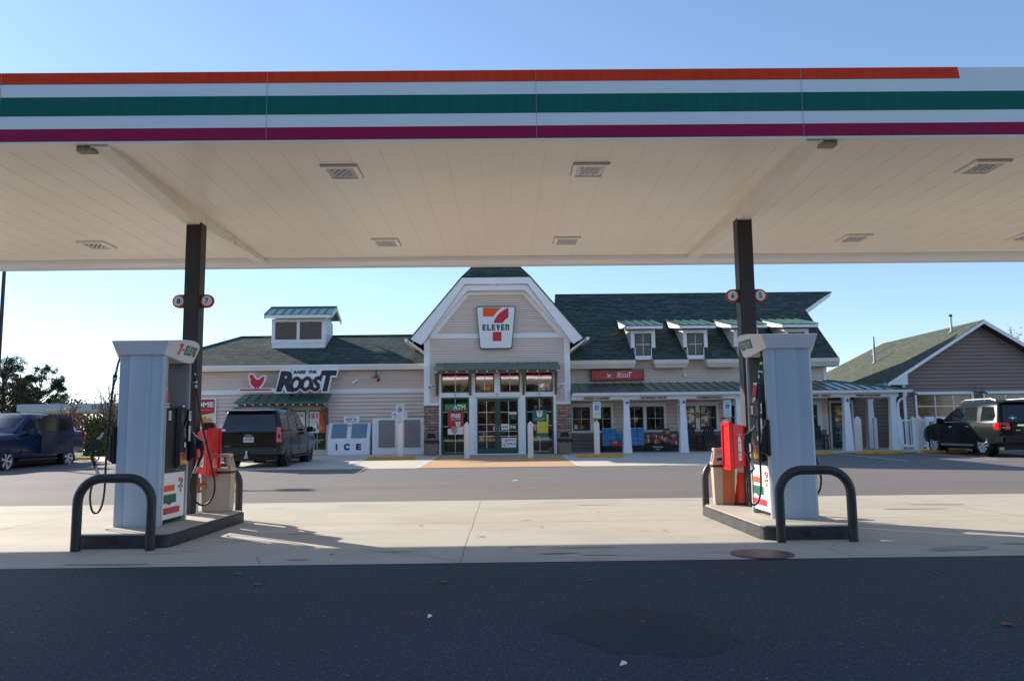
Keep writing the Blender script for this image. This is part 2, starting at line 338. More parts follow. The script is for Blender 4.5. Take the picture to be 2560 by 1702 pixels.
# 7 emblem, unit = 1 wide area, centre origin
def arc(cx,cy,r,a0,a1,n=10): return [(cx+r*math.cos(R(a0+(a1-a0)*i/n)),cy+r*math.sin(R(a0+(a1-a0)*i/n))) for i in range(n+1)]
def bez(p0,p1,p2,n=8): return [((1-t)**2*p0[0]+2*t*(1-t)*p1[0]+t*t*p2[0],(1-t)**2*p0[1]+2*t*(1-t)*p1[1]+t*t*p2[1]) for t in [i/n for i in range(n+1)]]
def blocks(mb,word,c,wid,h,u,v,m,th=.004,shear=0,gap=.82):
    """heavy block letters: E L V n"""
    n=len(word); cw=wid/n; lw=cw*gap; U,V,C=Vector(u),Vector(v),Vector(c); N=U.cross(V)
    def P(x,y): return C+U*(x+shear*y)+V*y+N*th
    for i,ch in enumerate(word):
        x0=-wid/2+i*cw+(cw-lw)/2; st=lw*.42; y0=-h/2
        def r(a,b,c_,d): mb.add([tuple(P(x0+a*lw,y0+b*h)),tuple(P(x0+c_*lw,y0+b*h)),tuple(P(x0+c_*lw,y0+d*h)),tuple(P(x0+a*lw,y0+d*h))],[(0,1,2,3)],m)
        if ch in 'EL':
            r(0,0,.45,1); r(.45,0,1,.24)
            if ch=='E': r(.45,.76,1,1); r(.45,.39,.9,.61)
        elif ch=='V':
            for q in ([(0,1),(.42,1),(.62,.25),(.36,0)],[(1,1),(.62,1),(.36,0),(.66,0)]): mb.add([tuple(P(x0+a*lw,y0+b*h)) for a,b in q],[(0,1,2,3)],m)
        elif ch=='n':
            r(0,0,.4,1); r(.4,.74,.82,1); r(.62,0,1,.8)
            mb.add([tuple(P(x0+a*lw,y0+b*h)) for a,b in ((.82,1),(.82,.74),(1,.8),(.97,.92))],[(0,1,2,3)],m)
        elif ch=='-': r(.15,.4,.85,.58)
        elif ch=='7':
            r(0,.72,1,1); mb.add([tuple(P(x0+a*lw,y0+b*h)) for a,b in ((.55,.72),(1,.72),(.6,0),(.15,0))],[(0,1,2,3)],m)
def seven(mb,c,k,u=(1,0,0),v=(0,0,1),mo=0,mr=1,mg=2,th=.003,word=True,off=0):
    """the numeral emblem, k = width"""
    A=[(-.5,.5),(-.5,.155)]+bez((-.08,.155),(.03,.36),(.26,.5))[0:]
    B=bez((-.09,-.105),(.02,.30),(.5,.5))+[(.5,.115)]+bez((.5,.115),(.34,.03),(.275,-.105))
    D=[(-.125,-.815),(.215,-.815),(.215,-.455),(-.125,-.455)]
    U,V,C=Vector(u),Vector(v),Vector(c); N=U.cross(V)
    for p,m in ((A,mo),(B,mr),(D,mr)):
        mb.add([tuple(C+U*(a*k)+V*((b+.16)*k)+N*th) for a,b in p],[tuple(range(len(p)))],m)
    if word: blocks(mb,'ELEVEn',tuple(C+V*((-.28+.16)*k)),k*1.08,.235*k,u,v,mg,th)
ROOSTER=[(-.62,.98),(-.52,.86),(-.72,.78),(-.82,.92),(-1.0,.80),(-.92,.68),(-1.08,.60),(-.90,.52),(-.98,.36),(-.84,.38),(-.80,.22),(-.86,0),(-.80,-.30),(-.55,-.62),(-.30,-.80),(-.22,-1.0),(-.06,-1.0),(-.08,-.82),(.10,-.82),(.14,-1.0),(.30,-1.0),(.30,-.78),(.62,-.48),(.86,-.05),(.95,.30),(1.02,.66),(.80,.62),(.62,.52),(.45,.34),(.28,.22),(.05,.20),(-.12,.26),(-.28,.42),(-.42,.60),(-.46,.80)]
def roost_word(mb,cx,y,cz,W,H,m,th=0,grow=0):
    """slanted brush lettering, cap R and T tall, OOS low"""
    n=0
    for ch,x,w_,h_,dz in (('R',-.405,.235,1,0),('O',-.165,.185,.74,-.13),('O',.045,.185,.74,-.13),('S',.235,.17,.74,-.13),('T',.405,.235,1,0)):
        mb.text(ch,(cx+x*W,y,cz+dz*H),h_*H+grow*2,w_*W+grow*2,bold=.035,shear=.3,m=m)
# ================================================================ ground
g=MB(); sheet(g,-500,500,-60,900,-.012); g=struct('ground',g,'earth')
g=MB(); sheet(g,-30,60,15.8,48,0); struct('asphalt_lot',g,'asphalt')
g=MB(); g.poly([(-45,-40,0),(60,-40,0),(60,8.36,0),(-45,8.36,0)]); struct('asphalt_road',g,'asphalt_dark')
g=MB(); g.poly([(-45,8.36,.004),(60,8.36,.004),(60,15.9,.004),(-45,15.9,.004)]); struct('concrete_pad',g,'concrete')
g=MB()
for x in (-.47,-7.3,7.6,14.4,-14.2):
    pts=[(x+.006*math.sin(y*2.3)+.004*math.sin(y*5.1),y) for y in [8.36+i*.5 for i in range(16)]]
    for (a,b),(c,d) in zip(pts,pts[1:]): g.poly([(a-.004,b,.0055),(a+.004,b,.0055),(c+.004,min(d,15.9),.0055),(c-.004,min(d,15.9),.0055)])
for xa,xb in ((-45,-5.2),(-4.0,3.07),(4.2,60)): g.poly([(xa,12.02,.008),(xb,12.02,.008),(xb,12.03,.008),(xa,12.03,.008)])
for p in ([(-.46,8.4),(-.9,8.9),(-1.6,9.3),(-2.1,9.35)],[(3.9,9.5),(3.55,9.0),(3.6,8.4)],[(4.3,9.5),(4.9,9.1),(5.6,8.4)],[(-2.5,8.4),(-2.7,8.9),(-2.55,9.4)]):
    for (a,b),(c,d) in zip(p,p[1:]): g.poly([(a-.004,b,.0082),(a+.004,b+.003,.0082),(c+.004,d+.003,.0082),(c-.004,d,.0082)])
struct('pavement_joints',g,'joint')
def blob(mb,cx,cy,rx,ry,z,n=26,j=.25,seed=0):
    r_=random.Random(seed); ph=[r_.uniform(0,6.28) for _ in range(4)]
    mb.poly([(cx+rx*math.cos(a)*(1+j*(.5*math.sin(2*a+ph[0])+.35*math.sin(3*a+ph[1])+.3*math.sin(5*a+ph[2])+.2*math.sin(9*a+ph[3]))),cy+ry*math.sin(a)*(1+j*(.5*math.sin(2*a+ph[1])+.3*math.sin(4*a+ph[2])+.2*math.sin(7*a+ph[0]))),z) for a in [2*math.pi*i/n for i in range(n)]])
g=MB(); blob(g,.90,5.55,.60,.62,.0012,seed=5,j=.30); struct('asphalt_patch',g,'patch')
g=MB()
for i,(x,y,a,b) in enumerate([(-1.2,9.2,.22,.03),(.9,9.3,.30,.03),(.55,8.9,.2,.05),(1.0,8.75,.16,.03),(.2,9.45,.12,.02),(-2.7,10.9,.25,.04),(5.0,8.9,.35,.12),(5.9,9.2,.25,.07),(4.7,8.75,.12,.05),(-4.2,8.55,.4,.06),(6.6,13.2,.5,.06),(7.4,13.9,.4,.06),(-2.2,8.7,.1,.05),(-.3,10.4,.04,.03),(.3,12.2,.1,.02),(1.6,14.6,.35,.03)]): blob(g,x,y,a,b,.0085,seed=i,j=.5)
struct('pad_stains',g,'stain')
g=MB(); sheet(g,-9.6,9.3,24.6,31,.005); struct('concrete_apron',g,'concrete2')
g=MB(); sheet(g,-2.62,2.26,24.62,32.4,.010); struct('tan_paving',g,'tanpave')
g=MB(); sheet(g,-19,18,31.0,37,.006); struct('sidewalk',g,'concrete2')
g=MB()
def line(x0,y0,x1,y1,w=.1,z=.014):
    n=max(1,int(abs(y1-y0)/1)); d=Vector((x1-x0,y1-y0)).normalized(); nx,ny=-d.y*w/2,d.x*w/2
    for i in range(n):
        a=(x0+(x1-x0)*i/n,y0+(y1-y0)*i/n); b=(x0+(x1-x0)*(i+1)/n,y0+(y1-y0)*(i+1)/n)
        g.poly([(a[0]-nx,a[1]-ny,zg(a[1])+z),(b[0]-nx,b[1]-ny,zg(b[1])+z),(b[0]+nx,b[1]+ny,zg(b[1])+z),(a[0]+nx,a[1]+ny,zg(a[1])+z)])
for x in (-5.2,-2.66,2.28,4.92,7.3): line(x,24.7,x,31,.11)
for x in (12.6,15.5,18.4,21.3,-10.7,-13.6,-16.4,-19.3): line(x,25.2,x,31 if x>0 else 32,.1)
for k in range(5): line(4.98,26.2+k*1.0,7.2,27.2+k*1.0,.08)
struct('parking_lines',g,'paint_line')
g=MB(); g.poly([(-60,36,.425),(-19,36,.425),(-19,60,.425),(-60,60,.425)]); struct('grass_verge',g,'earth')
# manhole
t=thing('manhole_cover','rusty round steel cover set in the concrete in front of the right pump island','manhole cover',(2.72,8.66,0))
mb=MB(); mb.lathe((2.72,8.66,.004),[(.33,0),(.33,.008),(.31,.010)],32); mb.build('rim','manhole',t,smooth=True)
mb=MB(); mb.lathe((2.72,8.66,.012),[(.305,0),(.305,.004),(.0,.006)],32); mb.build('lid','manhole',t)
# leaves and litter
leafp=[(0,-.5),(.12,-.2),(.42,-.28),(.25,0),(.5,.2),(.2,.22),(.15,.5),(0,.3),(-.15,.5),(-.2,.22),(-.5,.2),(-.25,0),(-.42,-.28),(-.12,-.2)]
lm=MB(); lm.add([(a*.09,b*.09,.006+.03*(abs(a)**1.5)) for a,b in leafp],[tuple(range(len(leafp)))])
leaf=lm.build('dead_leaf','leaf'); tag(leaf,'curled brown leaf lying loose on the dark foreground tarmac','leaf','fallen leaves on the tarmac')
LV=[(3.35,5.5,1.2,'largest curled oak leaf, low at the right of the dark tarmac'),(-2.55,7.85,1.0,'brown leaf on the tarmac just below the concrete edge, left of the middle'),(-2.2,7.3,1,'curled leaf on the tarmac below the left island'),(-.55,7.3,1.1,'brown leaf on the tarmac left of the dark patch, near the concrete'),(.95,5.75,.6,'small leaf lying on the round dark tarmac patch'),(-3.6,6.4,.8,'faint leaf on the tarmac below the left guard hoop'),(.75,7.3,.9,'russet leaf on the tarmac above the round dark patch'),(-.2,6.15,.5,'tiny leaf on the tarmac left of the white scrap'),(3.9,7.4,.8,'leaf on the tarmac under the right guard hoop'),(2.2,7.6,.6,'small leaf on the tarmac below the manhole cover'),(-5.1,6.2,.8,'leaf on the tarmac at the lower left'),
(.05,9.3,.8,'leaf in the canopy shade right of the middle pavement joint'),(-1.9,9.0,.8,'leaf on shaded concrete between the left island and the joint'),(-1.2,11.6,.8,'leaf on sunlit concrete left of the middle joint'),(.5,11.3,.8,'leaf on sunlit concrete right of the middle joint'),(3.7,16.5,.8,'leaf on the drive lane behind the right island'),(6.4,9.2,.8,'leaf on concrete at the far right in the canopy shade'),(2.1,10.7,.8,'leaf on sunlit concrete just left of the right island'),(1.5,13.2,.8,'leaf on the far half of the sunlit pad')]
for i,(x,y,s,lab) in enumerate(LV):
    o=leaf if i==0 else leaf.copy()
    if i: COL.objects.link(o)
    o['label']=lab; o['group']='fallen leaves on the ground'
    o.location=(x,y,.002 if y<8.3 else zg(y)+.01); o.rotation_euler=(0,0,rnd.uniform(0,6)); o.scale=(s,s,s)
for (x,y,a,lab) in ((.66,4.7,.5,'white scrap of paper low on the dark tarmac right of centre'),(-.55,5.95,1.1,'thin white straw stub on the dark tarmac near the middle'),(.25,20.0,.2,'crumpled pale litter on the drive lane beyond the pad')):
    mb=MB(); s=.022 if y<10 else .08; mb.add([(-s,-s*.3,.008),(s,-s*.4,.012),(s*1.1,s*.3,.02),(0,s*.5,.03),(-s,s*.35,.008)],[(0,1,2,3,4)])
    o=mb.build('paper_scrap','white'); o.location=(x,y,zg(y)); o.rotation_euler=(0,0,a); tag(o,lab,'litter')
# ================================================================ fuel canopy
CX0,CX1,CY0,CY1=-17.8,17.4,9.15,16.05
can=thing('fuel_canopy','long flat canopy with red, green and maroon stripes over the pumps','canopy',(-.5,12.6,0))
mb=MB(); mb.box(CX0+.1,CX1-.1,CY0+.07,CY1-.07,4.80,5.35); mb.build('deck','beam',can)
mb=MB(); mb.poly([(CX0+.1,CY0+.06,4.78),(CX0+.1,CY1-.06,4.78),(CX1-.1,CY1-.06,4.78),(CX1-.1,CY0+.06,4.78)],0)
k=-43
while -.68+.409*k<CX1-.2:
    x=-.68+.409*k; k+=1
    if x<CX0+.2: continue
    mb.box(x-.003,x+.003,CY0+.3,CY1-.45,4.776,4.7795,1)
mb.box(CX0+.1,CX1-.1,CY0+.06,CY0+.29,4.762,4.779,0)
for x in (-9.1,-2.35,2.9,10.2): mb.box(x-.004,x+.004,CY0+.05,CY0+.3,4.759,4.7618,1)
mb.build('soffit',['soffit','fline'],can)
mb=MB()
mb.box(CX0,CX1,CY1-.07,CY1,4.67,5.62); mb.box(CX0,CX1,CY1-.5,CY1-.07,4.70,4.775)
r=mb.build('fascia','fascia',can); r['label']='rear fascia of the canopy with a pale lip facing the store'
for z0,z1,mm in ((5.48,5.62,'f_orange'),(5.09,5.32,'f_green'),(4.80,4.93,'f_maroon')):
    s=MB(); s.box(CX0,CX1,CY1+.001,CY1+.006,z0,z1); s.build('stripe',mm,r)
mb=MB(); mb.box(CX0,CX1,CY0,CY0+.06,4.76,5.62); f=mb.build('fascia','fascia',can); f['label']='front fascia of the canopy with coloured stripes'
s=MB(); s.hexa([(CX0,CY0-.006,5.482),(5.52,CY0-.006,5.482),(5.52,CY0-.001,5.482),(CX0,CY0-.001,5.482)],[(CX0,CY0-.006,5.622),(5.50,CY0-.006,5.622),(5.50,CY0-.001,5.622),(CX0,CY0-.001,5.622)]); s.build('stripe','f_orange',f)['label']='orange red top stripe that stops short of the right end'
s=MB(); s.box(CX0,CX1,CY0-.006,CY0-.001,5.09,5.32); s.build('stripe','f_green',f)['label']='wide dark green middle stripe'
s=MB(); s.box(CX0,CX1,CY0-.006,CY0-.001,4.778,4.93); s.build('stripe','f_maroon',f)['label']='maroon bottom stripe'
for x in (-9.2,-5.93,-2.78,.42,3.6,6.8,10): s=MB(); s.box(x-.002,x+.002,CY0-.009,CY0-.0061,4.77,5.62); s.build('seam','panelseam',f)
for x in (CX0,CX1-.06):
    mb=MB(); mb.box(x,x+.06,CY0+.061,CY1-.071,4.76,5.62); mb.build('fascia','fascia',can)
for i,(x0,x1) in enumerate(((-4.88,-4.67),(3.66,3.86),(-13.4,-13.2),(12.2,12.4))):
    mb=MB(); mb.hexa([(x0,12.0,4.56),(x1,12.0,4.56),(x1,12.5,4.56),(x0,12.5,4.56)],[(x0,12.0,4.778),(x1,12.0,4.778),(x1,12.5,4.778),(x0,12.5,4.778)])
    mb.hexa([(x0,CY0+.07,4.735),(x1,CY0+.07,4.735),(x1,12.0,4.56),(x0,12.0,4.56)],[(x0,CY0+.07,4.778),(x1,CY0+.07,4.778),(x1,12.0,4.778),(x0,12.0,4.778)])
    mb.hexa([(x0,12.5,4.56),(x1,12.5,4.56),(x1,CY1-.51,4.70),(x0,CY1-.51,4.70)],[(x0,12.5,4.778),(x1,12.5,4.778),(x1,CY1-.51,4.778),(x0,CY1-.51,4.778)]); mb.build('beam','beam',can)
    if i<2:
        mb=MB(); s=1 if x0>0 else -1; mb.box(x0+s*.18 if s>0 else x0-.18,x1+.18 if s>0 else x1-.18,CY0+.10,CY0+.22,4.70,4.758); mb.build('beam_bracket','mould',can)
st=MB(); r_=random.Random(3)
for i in range(70):
    y=12.5+r_.random()**.8*3.2; z=4.64+r_.random()*.13; q=.006+r_.random()*.012
    st.poly([(-4.668,y-q,z-q*.6),(-4.668,y+q,z-q*.6),(-4.668,y+q*.8,z+q*.6),(-4.668,y-q*.7,z+q*.6)])
st.build('mildew','mould',can)
def fixture(x,y):
    mb=MB(); a,b=.235,.265
    for (x0,x1,y0,y1) in ((x-a,x+a,y-b,y-b+.055),(x-a,x+a,y+b-.055,y+b),(x-a,x-a+.055,y-b+.055,y+b-.055),(x+a-.055,x+a,y-b+.055,y+b-.055)): mb.box(x0,x1,y0,y1,4.742,4.779,0)
    mb.box(x-a-.008,x+a+.008,y-b-.008,y+b+.008,4.7785,4.7797,1)
    fr=mb.build('light_fixture',['soffit','rimdark'],can)
    mb=MB(); mb.box(x-a+.056,x+a-.056,y-b+.056,y+b-.056,4.752,4.758,0)
    for i in range(9):
        for j in range(7):
            xx=x-.11+i*.0275; yy=y-.12+j*.04; mb.box(xx-.009,xx+.009,yy-.010,yy+.010,4.747,4.7515,2 if (i+j)%3 else 1)
    mb.build('lens',['lampg','rimdark','white'],fr)
for x in (-15.9,-10.6,-7.34,-2.11,1.17,6.43,9.62,14.9):
    for y in (10.3,14.26): fixture(x,y)
def column(x0,x1,signs):
    y0,y1=12.12,12.36
    mb=MB(); mb.box(x0,x1,y0,y1,.16,4.60); mb.box(x0+.02,x1-.02,y1+.0005,y1+.03,4.5,4.75)
    c=mb.build('column','column',can,bevel=.01)
    for (t_,s) in signs:
        xm=x1 if s>0 else x0; cx=xm+s*.10
        m=MB(); 
        pts=arc(cx,3.375,.104,-90,90,10) if s>0 else arc(cx,3.375,.104,90,270,10)
        pts+=[(xm,3.375+.104),(xm,3.375-.104)] if s>0 else [(xm,3.375-.104),(xm,3.375+.104)]
        m.prism(pts,'y',12.2,12.23,0)
        sg=m.build('number_sign',['sgreen'],c)
        m=MB(); m.prism(arc(cx,3.375,.098,0,342,19),'y',12.188,12.199,0); m.prism(arc(cx,3.375,.076,0,342,19),'y',12.180,12.1875,1)
        m.text(t_,(cx,12.178,3.375),.085,u=(1,0,0),bold=.025,m=2); m.build('number_disc',['f_orange','signwhite','ink'],sg)
column(-4.88,-4.65,(('8',-1),('7',1))); column(3.655,3.885,(('6',-1),('5',1)))
column(-13.4,-13.17,()); column(12.2,12.43,())
# ================================================================ islands, hoops
def island(x0,x1,y0,y1,label):
    t=thing('pump_island',label,'pump island',((x0+x1)/2,(y0+y1)/2,0),'pump islands under the canopy')
    c=.14
    def ring(d): return [(x0-d+c,y0-d),(x1+d-c,y0-d),(x1+d-c*.3,y0-d+c*.3),(x1+d,y0-d+c),(x1+d,y1+d-c),(x1+d-c*.3,y1+d-c*.3),(x1+d-c,y1+d),(x0-d+c,y1+d),(x0-d+c*.3,y1+d-c*.3),(x0-d,y1+d-c),(x0-d,y0-d+c),(x0-d+c*.3,y0-d+c*.3)]
    mb=MB(); mb.prism(ring(0),'z',.0,.155,0); mb.build('kerb_band',['kerb'],t,bevel=.012)
    mb=MB(); mb.prism(ring(-.03),'z',.1551,.17,0); mb.build('concrete_top','concrete',t)
    if x0<0 or x0>0:
        cx=(x0+x1)/2-.03
        mb=MB(); mb.lathe((cx,y0-.001,.075),[(.030,-.008),(.026,-.010),(.022,0)],16,ax='y'); mb.build('drain_pipe','black2',t)
island(-5.2,-3.99,9.72,12.62,'black edged concrete island on the left, with the rusty tap')
island(3.06,4.22,9.72,12.7,'black edged concrete island on the right, with the traffic cone')
def hoop(x0,x1,y,z0,label,r=.055):
    t=MB(); R_=.28; h=.89-r; pts=[(x0+r,y,z0),(x0+r,y,.5),(x0+r,y,h-R_)]
    for i in range(1,8): a=math.pi/2*i/8; pts.append((x0+r+R_-R_*math.cos(a),y,h-R_+R_*math.sin(a)))
    pts.append((x0+r+R_,y,h)); pts.append((x1-r-R_,y,h))
    for i in range(1,8): a=math.pi/2*i/8; pts.append((x1-r-R_+R_*math.sin(a),y,h-R_+R_*math.cos(a)))
    pts+=[(x1-r,y,h-R_),(x1-r,y,.5),(x1-r,y,z0)]
    t.tube(pts,r,16); o=t.build('guard_hoop','hoop',smooth=True,angle=60); tag(o,label,'guard rail','charcoal pipe hoops guarding the islands')
hoop(-5.05,-4.08,9.55,0,'charcoal pipe hoop in front of the left pump, nearest the camera on that side')
hoop(3.18,4.14,9.55,0,'charcoal pipe hoop in front of the right pump, nearest the camera on that side')
hoop(-5.07,-4.12,12.79,0,'charcoal pipe hoop behind the left column beside a tan bin')
hoop(3.13,4.15,12.86,0,'charcoal pipe hoop behind the right column beside a terracotta bin')
# ================================================================ pumps
def Rot(on): return Matrix.Rotation(math.pi,4,'Z') if on else None
def pump(nums):
    t=thing('fuel_pump','','fuel pump',(0,0,0),'fuel pumps on the islands')
    prof=[(-.30,-.36),(-.30,-.43),(-.285,-.445),(-.19,-.445),(-.175,-.435),(-.135,-.46),(.08,-.46),(.105,-.44),(.15,-.44),(.165,-.45),(.27,-.45),(.30,-.42),(.30,-.36)]
    for k in (0,1):
        mb=MB(); mb.T=Rot(k); mb.prism(prof,'z',.0,2.205,0); mb.build('end_panel','pumpskin',t,bevel=.004)
        mb=MB(); mb.T=Rot(k); mb.box(.300,.306,-.415,-.362,.01,2.2); mb.box(-.306,-.300,-.415,-.362,.01,2.2); mb.build('edge_trim','pumpedge',t)
    mb=MB(); mb.box(-.25,.25,-.358,.358,.03,1.50,0); mb.box(-.10,.10,-.358,.358,1.5,2.3,1); mb.box(-.28,.28,-.358,.358,2.16,2.204,1)
    for k in (0,1):
        mb.T=Rot(k); mb.hexa([(.101,-.357,1.5),(.28,-.357,1.5),(.28,-.34,1.5),(.101,-.30,1.5)],[(.101,-.357,2.2),(.28,-.357,2.2),(.28,-.34,2.2),(.101,-.30,2.2)],1)
        mb.hexa([(.101,.16,1.5),(.28,.30,1.5),(.28,.357,1.5),(.101,.357,1.5)],[(.101,.16,2.2),(.28,.30,2.2),(.28,.357,2.2),(.101,.357,2.2)],1)
    mb.build('core',['black2','pumpniche','pumpskin'],t)
    # topper with bowed lens sides
    N=14; outer=[];lo=[];hi=[]
    ring=[]
    for i in range(N+1):
        y=-.52+1.04*i/N; q=1-(y/.52)**2; ring.append((.36+.11*q,y,2.215-.075*q,2.385+.055*q))
    full=ring+[(-a,-b,c,d_) for a,b,c,d_ in ring]
    mb=MB(); n=len(full); vs=[]
    for a,b,c,d_ in full: vs.append((a*.86 if abs(b)<.5 else a*.84,b*.95,c)); 
    for a,b,c,d_ in full: vs.append((a*1.03,b*1.02,d_))
    fs=[(i,(i+1)%n,(i+1)%n+n,i+n) for i in range(n)]
    for i in range(N): # caps as strips between the two sides
        j=i; k=n//2+(N-i); k2=n//2+(N-i-1)
        fs.append((j,k,k2,j+1)); fs.append((j+n,j+1+n,k2+n,k+n))
    mb.add(vs,fs,0); tp=mb.build('topper','topper',t,smooth=True,angle=40)
    for k in (0,1):
        mb=MB(); T=Rot(k) or Matrix(); 
        # lettering bent to the bowed face
        tmp=MB(); blocks(tmp,'7',(0,0,0),.075,.15,(0,1,0),(0,0,1),0,shear=.12)
        tmp.v=[(x,y-.27,z) for x,y,z in tmp.v]
        m2=MB(); blocks(m2,'-ELEVEn',(0,0,0),.50,.125,(0,1,0),(0,0,1),1,shear=.12,gap=.70); m2.v=[(x,y+.015,z) for x,y,z in m2.v]
        for src in (tmp,m2):
            out=[]
            for x,y,z in src.v:
                q=1-(y/.52)**2; lo_=(.36+.11*q)*.86; hi_=(.36+.11*q)*1.03; zl=2.215-.075*q; zh=2.385+.055*q; zz=2.30+z
                f=(zz-zl)/(zh-zl); out.append(tuple(T@Vector((lo_+(hi_-lo_)*f+.005,y,zz))))
            mb.add(out,src.f,0); mb.m[-len(src.f):]=src.m
        mb.build('lettering',['sred','sgreen'],tp)
    for k in (0,1):
        T=Rot(k); U=(0,1,0); 
        mb=MB(); mb.T=T
        mb.box(.255,.30,-.355,.355,.675,1.52,0)
        b=mb.build('bezel','black',t,bevel=.02)
        mb=MB(); mb.T=T; mb.hexa([(.30,-.05,.72),(.36,-.03,.72),(.36,.22,.72),(.30,.24,.72)],[(.30,-.05,1.56),(.345,-.02,1.56),(.345,.21,1.56),(.30,.24,1.56)],0); mb.box(.3005,.352,.258,.352,1.02,1.525,0)
        dm=mb.build('display_module','black',t,bevel=.02)
        mb=MB(); mb.T=T; mb.box(.3545,.3575,.0,.19,1.30,1.50,0); mb.box(.356,.3585,.02,.17,1.10,1.27,1); mb.build('screen',['glass2','black2'],dm)
        mb=MB(); mb.T=T
        for i in range(5): mb.box(.3588,.361,.115+.006*i,.133+.006*i,1.24-.027*i,1.252-.027*i,0)
        mb.box(.357,.3595,.04,.09,1.54,1.565,0); mb.box(.3595,.3615,.12,.17,1.0,1.06,0); mb.build('keypad','signwhite',dm)
        mb=MB(); mb.T=T
        for i,mm in enumerate((0,1,2)): mb.box(.3602,.363,-.01+.068*i,.052+.068*i,.76,.93,mm)
        for i in range(3): mb.box(.363,.378,.012+.068*i,.040+.068*i,.775,.83,3); mb.box(.3632,.3645,.0+.068*i,.03+.068*i,.885,.905,4)
        mb.build('grade_buttons',['orange','teal','sred','yellowbtn','black'],dm)
        mb=MB(); mb.T=T; mb.box(.3525,.355,.266,.346,1.36,1.49,0); mb.text(nums[k],(.357,.308,1.425),.095,u=U,m=1,bold=.02)
        mb.box(.3525,.355,.275,.340,1.08,1.29,0)
        for i in range(7): mb.text('-'*3,(.3565,.308,1.11+.026*i),.006,width=.05,u=U,m=1,bold=.04)
        mb.box(.3005,.303,-.28,-.20,1.36,1.48,2); 
        for i in range(4): mb.box(.3031,.3045,-.27,-.21,1.375+i*.026,1.388+i*.026,3)
        mb.build('number_label',['signwhite','ink','signwhite','sred'],b)
        mb=MB(); mb.T=T; 
        mb=MB(); mb.T=T
        mb.add([(.27,-.355,1.525),(.27,-.18,1.525),(.235,-.18,1.80),(.235,-.355,1.80)],[(0,1,2,3)],0)
        mb.add([(.2715,-.345,1.60),(.2715,-.19,1.60),(.245,-.19,1.77),(.245,-.345,1.77)],[(0,1,2,3)],1)
        mb.add([(.2735,-.345,1.59),(.2735,-.19,1.59),(.268,-.19,1.635),(.268,-.345,1.635)],[(0,1,2,3)],2)
        mb.add([(.2755,-.345,1.54),(.2755,-.19,1.54),(.271,-.19,1.575),(.271,-.345,1.575)],[(0,1,2,3)],3)
        mb.build('sign_card',['signwhite','sred','sgreen','orange'],t)
        mb=MB(); mb.T=T; mb.box(.255,.29,-.35,.35,.065,.665,0); dr=mb.build('lower_door','white',t,bevel=.004)
        mb=MB(); mb.T=T; X=.2915
        def q(y0,y1,z0,z1,m,x=X): mb.add([(x,y0,z0),(x,y1,z0),(x,y1,z1),(x,y0,z1)],[(0,1,2,3)],m)
        q(-.35,.02,.425,.505,0); q(-.35,.08,.27,.385,1); q(-.35,.20,.13,.215,2)
        cur=[(a,b) for a,b in arc(-.14,.395,.165,200,340,14)]; cur2=[(a,b) for a,b in arc(-.14,.395,.135,340,200,14)]
        ca=arc(-.14,.41,.15,195,345,14)
        for (a,b),(c,d_) in zip(ca,ca[1:]):
            if b>.385 or d_>.385: continue
            mb.add([(X+.001,a,b-.014),(X+.001,c,d_-.014),(X+.001,c,d_+.014),(X+.001,a,b+.014)],[(0,1,2,3)],3)
        seven(mb,(X,.21,.49),.15,u=U,mo=0,mr=2,mg=3,th=.001)
        mb.build('door_graphic',['orange','sgreen','sred','sgreen'],dr)
        # nozzle boot, nozzle, hose
        mb=MB(); mb.T=T; mb.box(.30,.345,.36,.47,.80,1.28,0); mb.hexa([(.345,.365,.82),(.43,.38,.86),(.43,.45,.86),(.345,.465,.82)],[(.345,.365,1.2),(.38,.38,1.16),(.38,.45,1.16),(.345,.465,1.2)],0); mb.build('nozzle_boot','black',t,bevel=.012)
        mb=MB(); mb.T=T
        mb.hexa([(.42,.385,.98),(.52,.385,.95),(.52,.445,.95),(.42,.445,.98)],[(.41,.385,1.13),(.50,.385,1.08),(.50,.445,1.08),(.41,.445,1.13)],0)
        mb.tube([(.43,.415,1.12),(.38,.415,1.16),(.36,.415,1.2)],[.02,.014,.012],10,1)
        mb.tube([(.49,.415,.98),(.495,.415,.88),(.46,.415,.80),(.41,.415,.68)],[.026,.022,.022,.02],10,0)
        mb.tube([(.43,.415,.98),(.40,.415,.93),(.41,.415,.86),(.455,.415,.83)],.009,8,0)
        mb.tube([(.455,.415,.79),(.41,.415,.68),(.39,.415,.63)],[.021,.021,.019],10,1)
        if k: mb.v=[(p[0]-.12 if True else 0,p[1],p[2]) for p in mb.v]
        mb.build('nozzle',['black','steel'],t,smooth=True,angle=50)
        pts=[(.33,.36,2.19),(.335,.38,2.12),(.35,.40,2.02),(.375,.415,1.86),(.44,.42,1.50),(.53,.42,1.12),(.60,.42,.86),(.65,.42,.66),(.685,.42,.47),(.665,.42,.31),(.60,.42,.22),(.525,.42,.19),(.45,.42,.22),(.385,.42,.30),(.35,.42,.42),(.352,.42,.54),(.39,.415,.64)]
        if k: pts=[(.33,.36,2.19),(.34,.39,2.12),(.35,.41,2.02),(.375,.42,1.86),(.405,.42,1.5),(.425,.42,1.1),(.43,.42,.8),(.43,.42,.5),(.45,.42,.30),(.50,.42,.19),(.565,.42,.19),(.605,.42,.30),(.61,.42,.45),(.57,.42,.58),(.51,.415,.64)]
        sm=[];
        for i in range(len(pts)-1):
            p0=Vector(pts[max(i-1,0)]);p1=Vector(pts[i]);p2=Vector(pts[i+1]);p3=Vector(pts[min(i+2,len(pts)-1)])
            for s_ in range(4):
                u_=s_/4; sm.append(.5*((2*p1)+(p2-p0)*u_+(2*p0-5*p1+4*p2-p3)*u_*u_+(3*p1-p0-3*p2+p3)*u_**3))
        sm.append(Vector(pts[-1]))
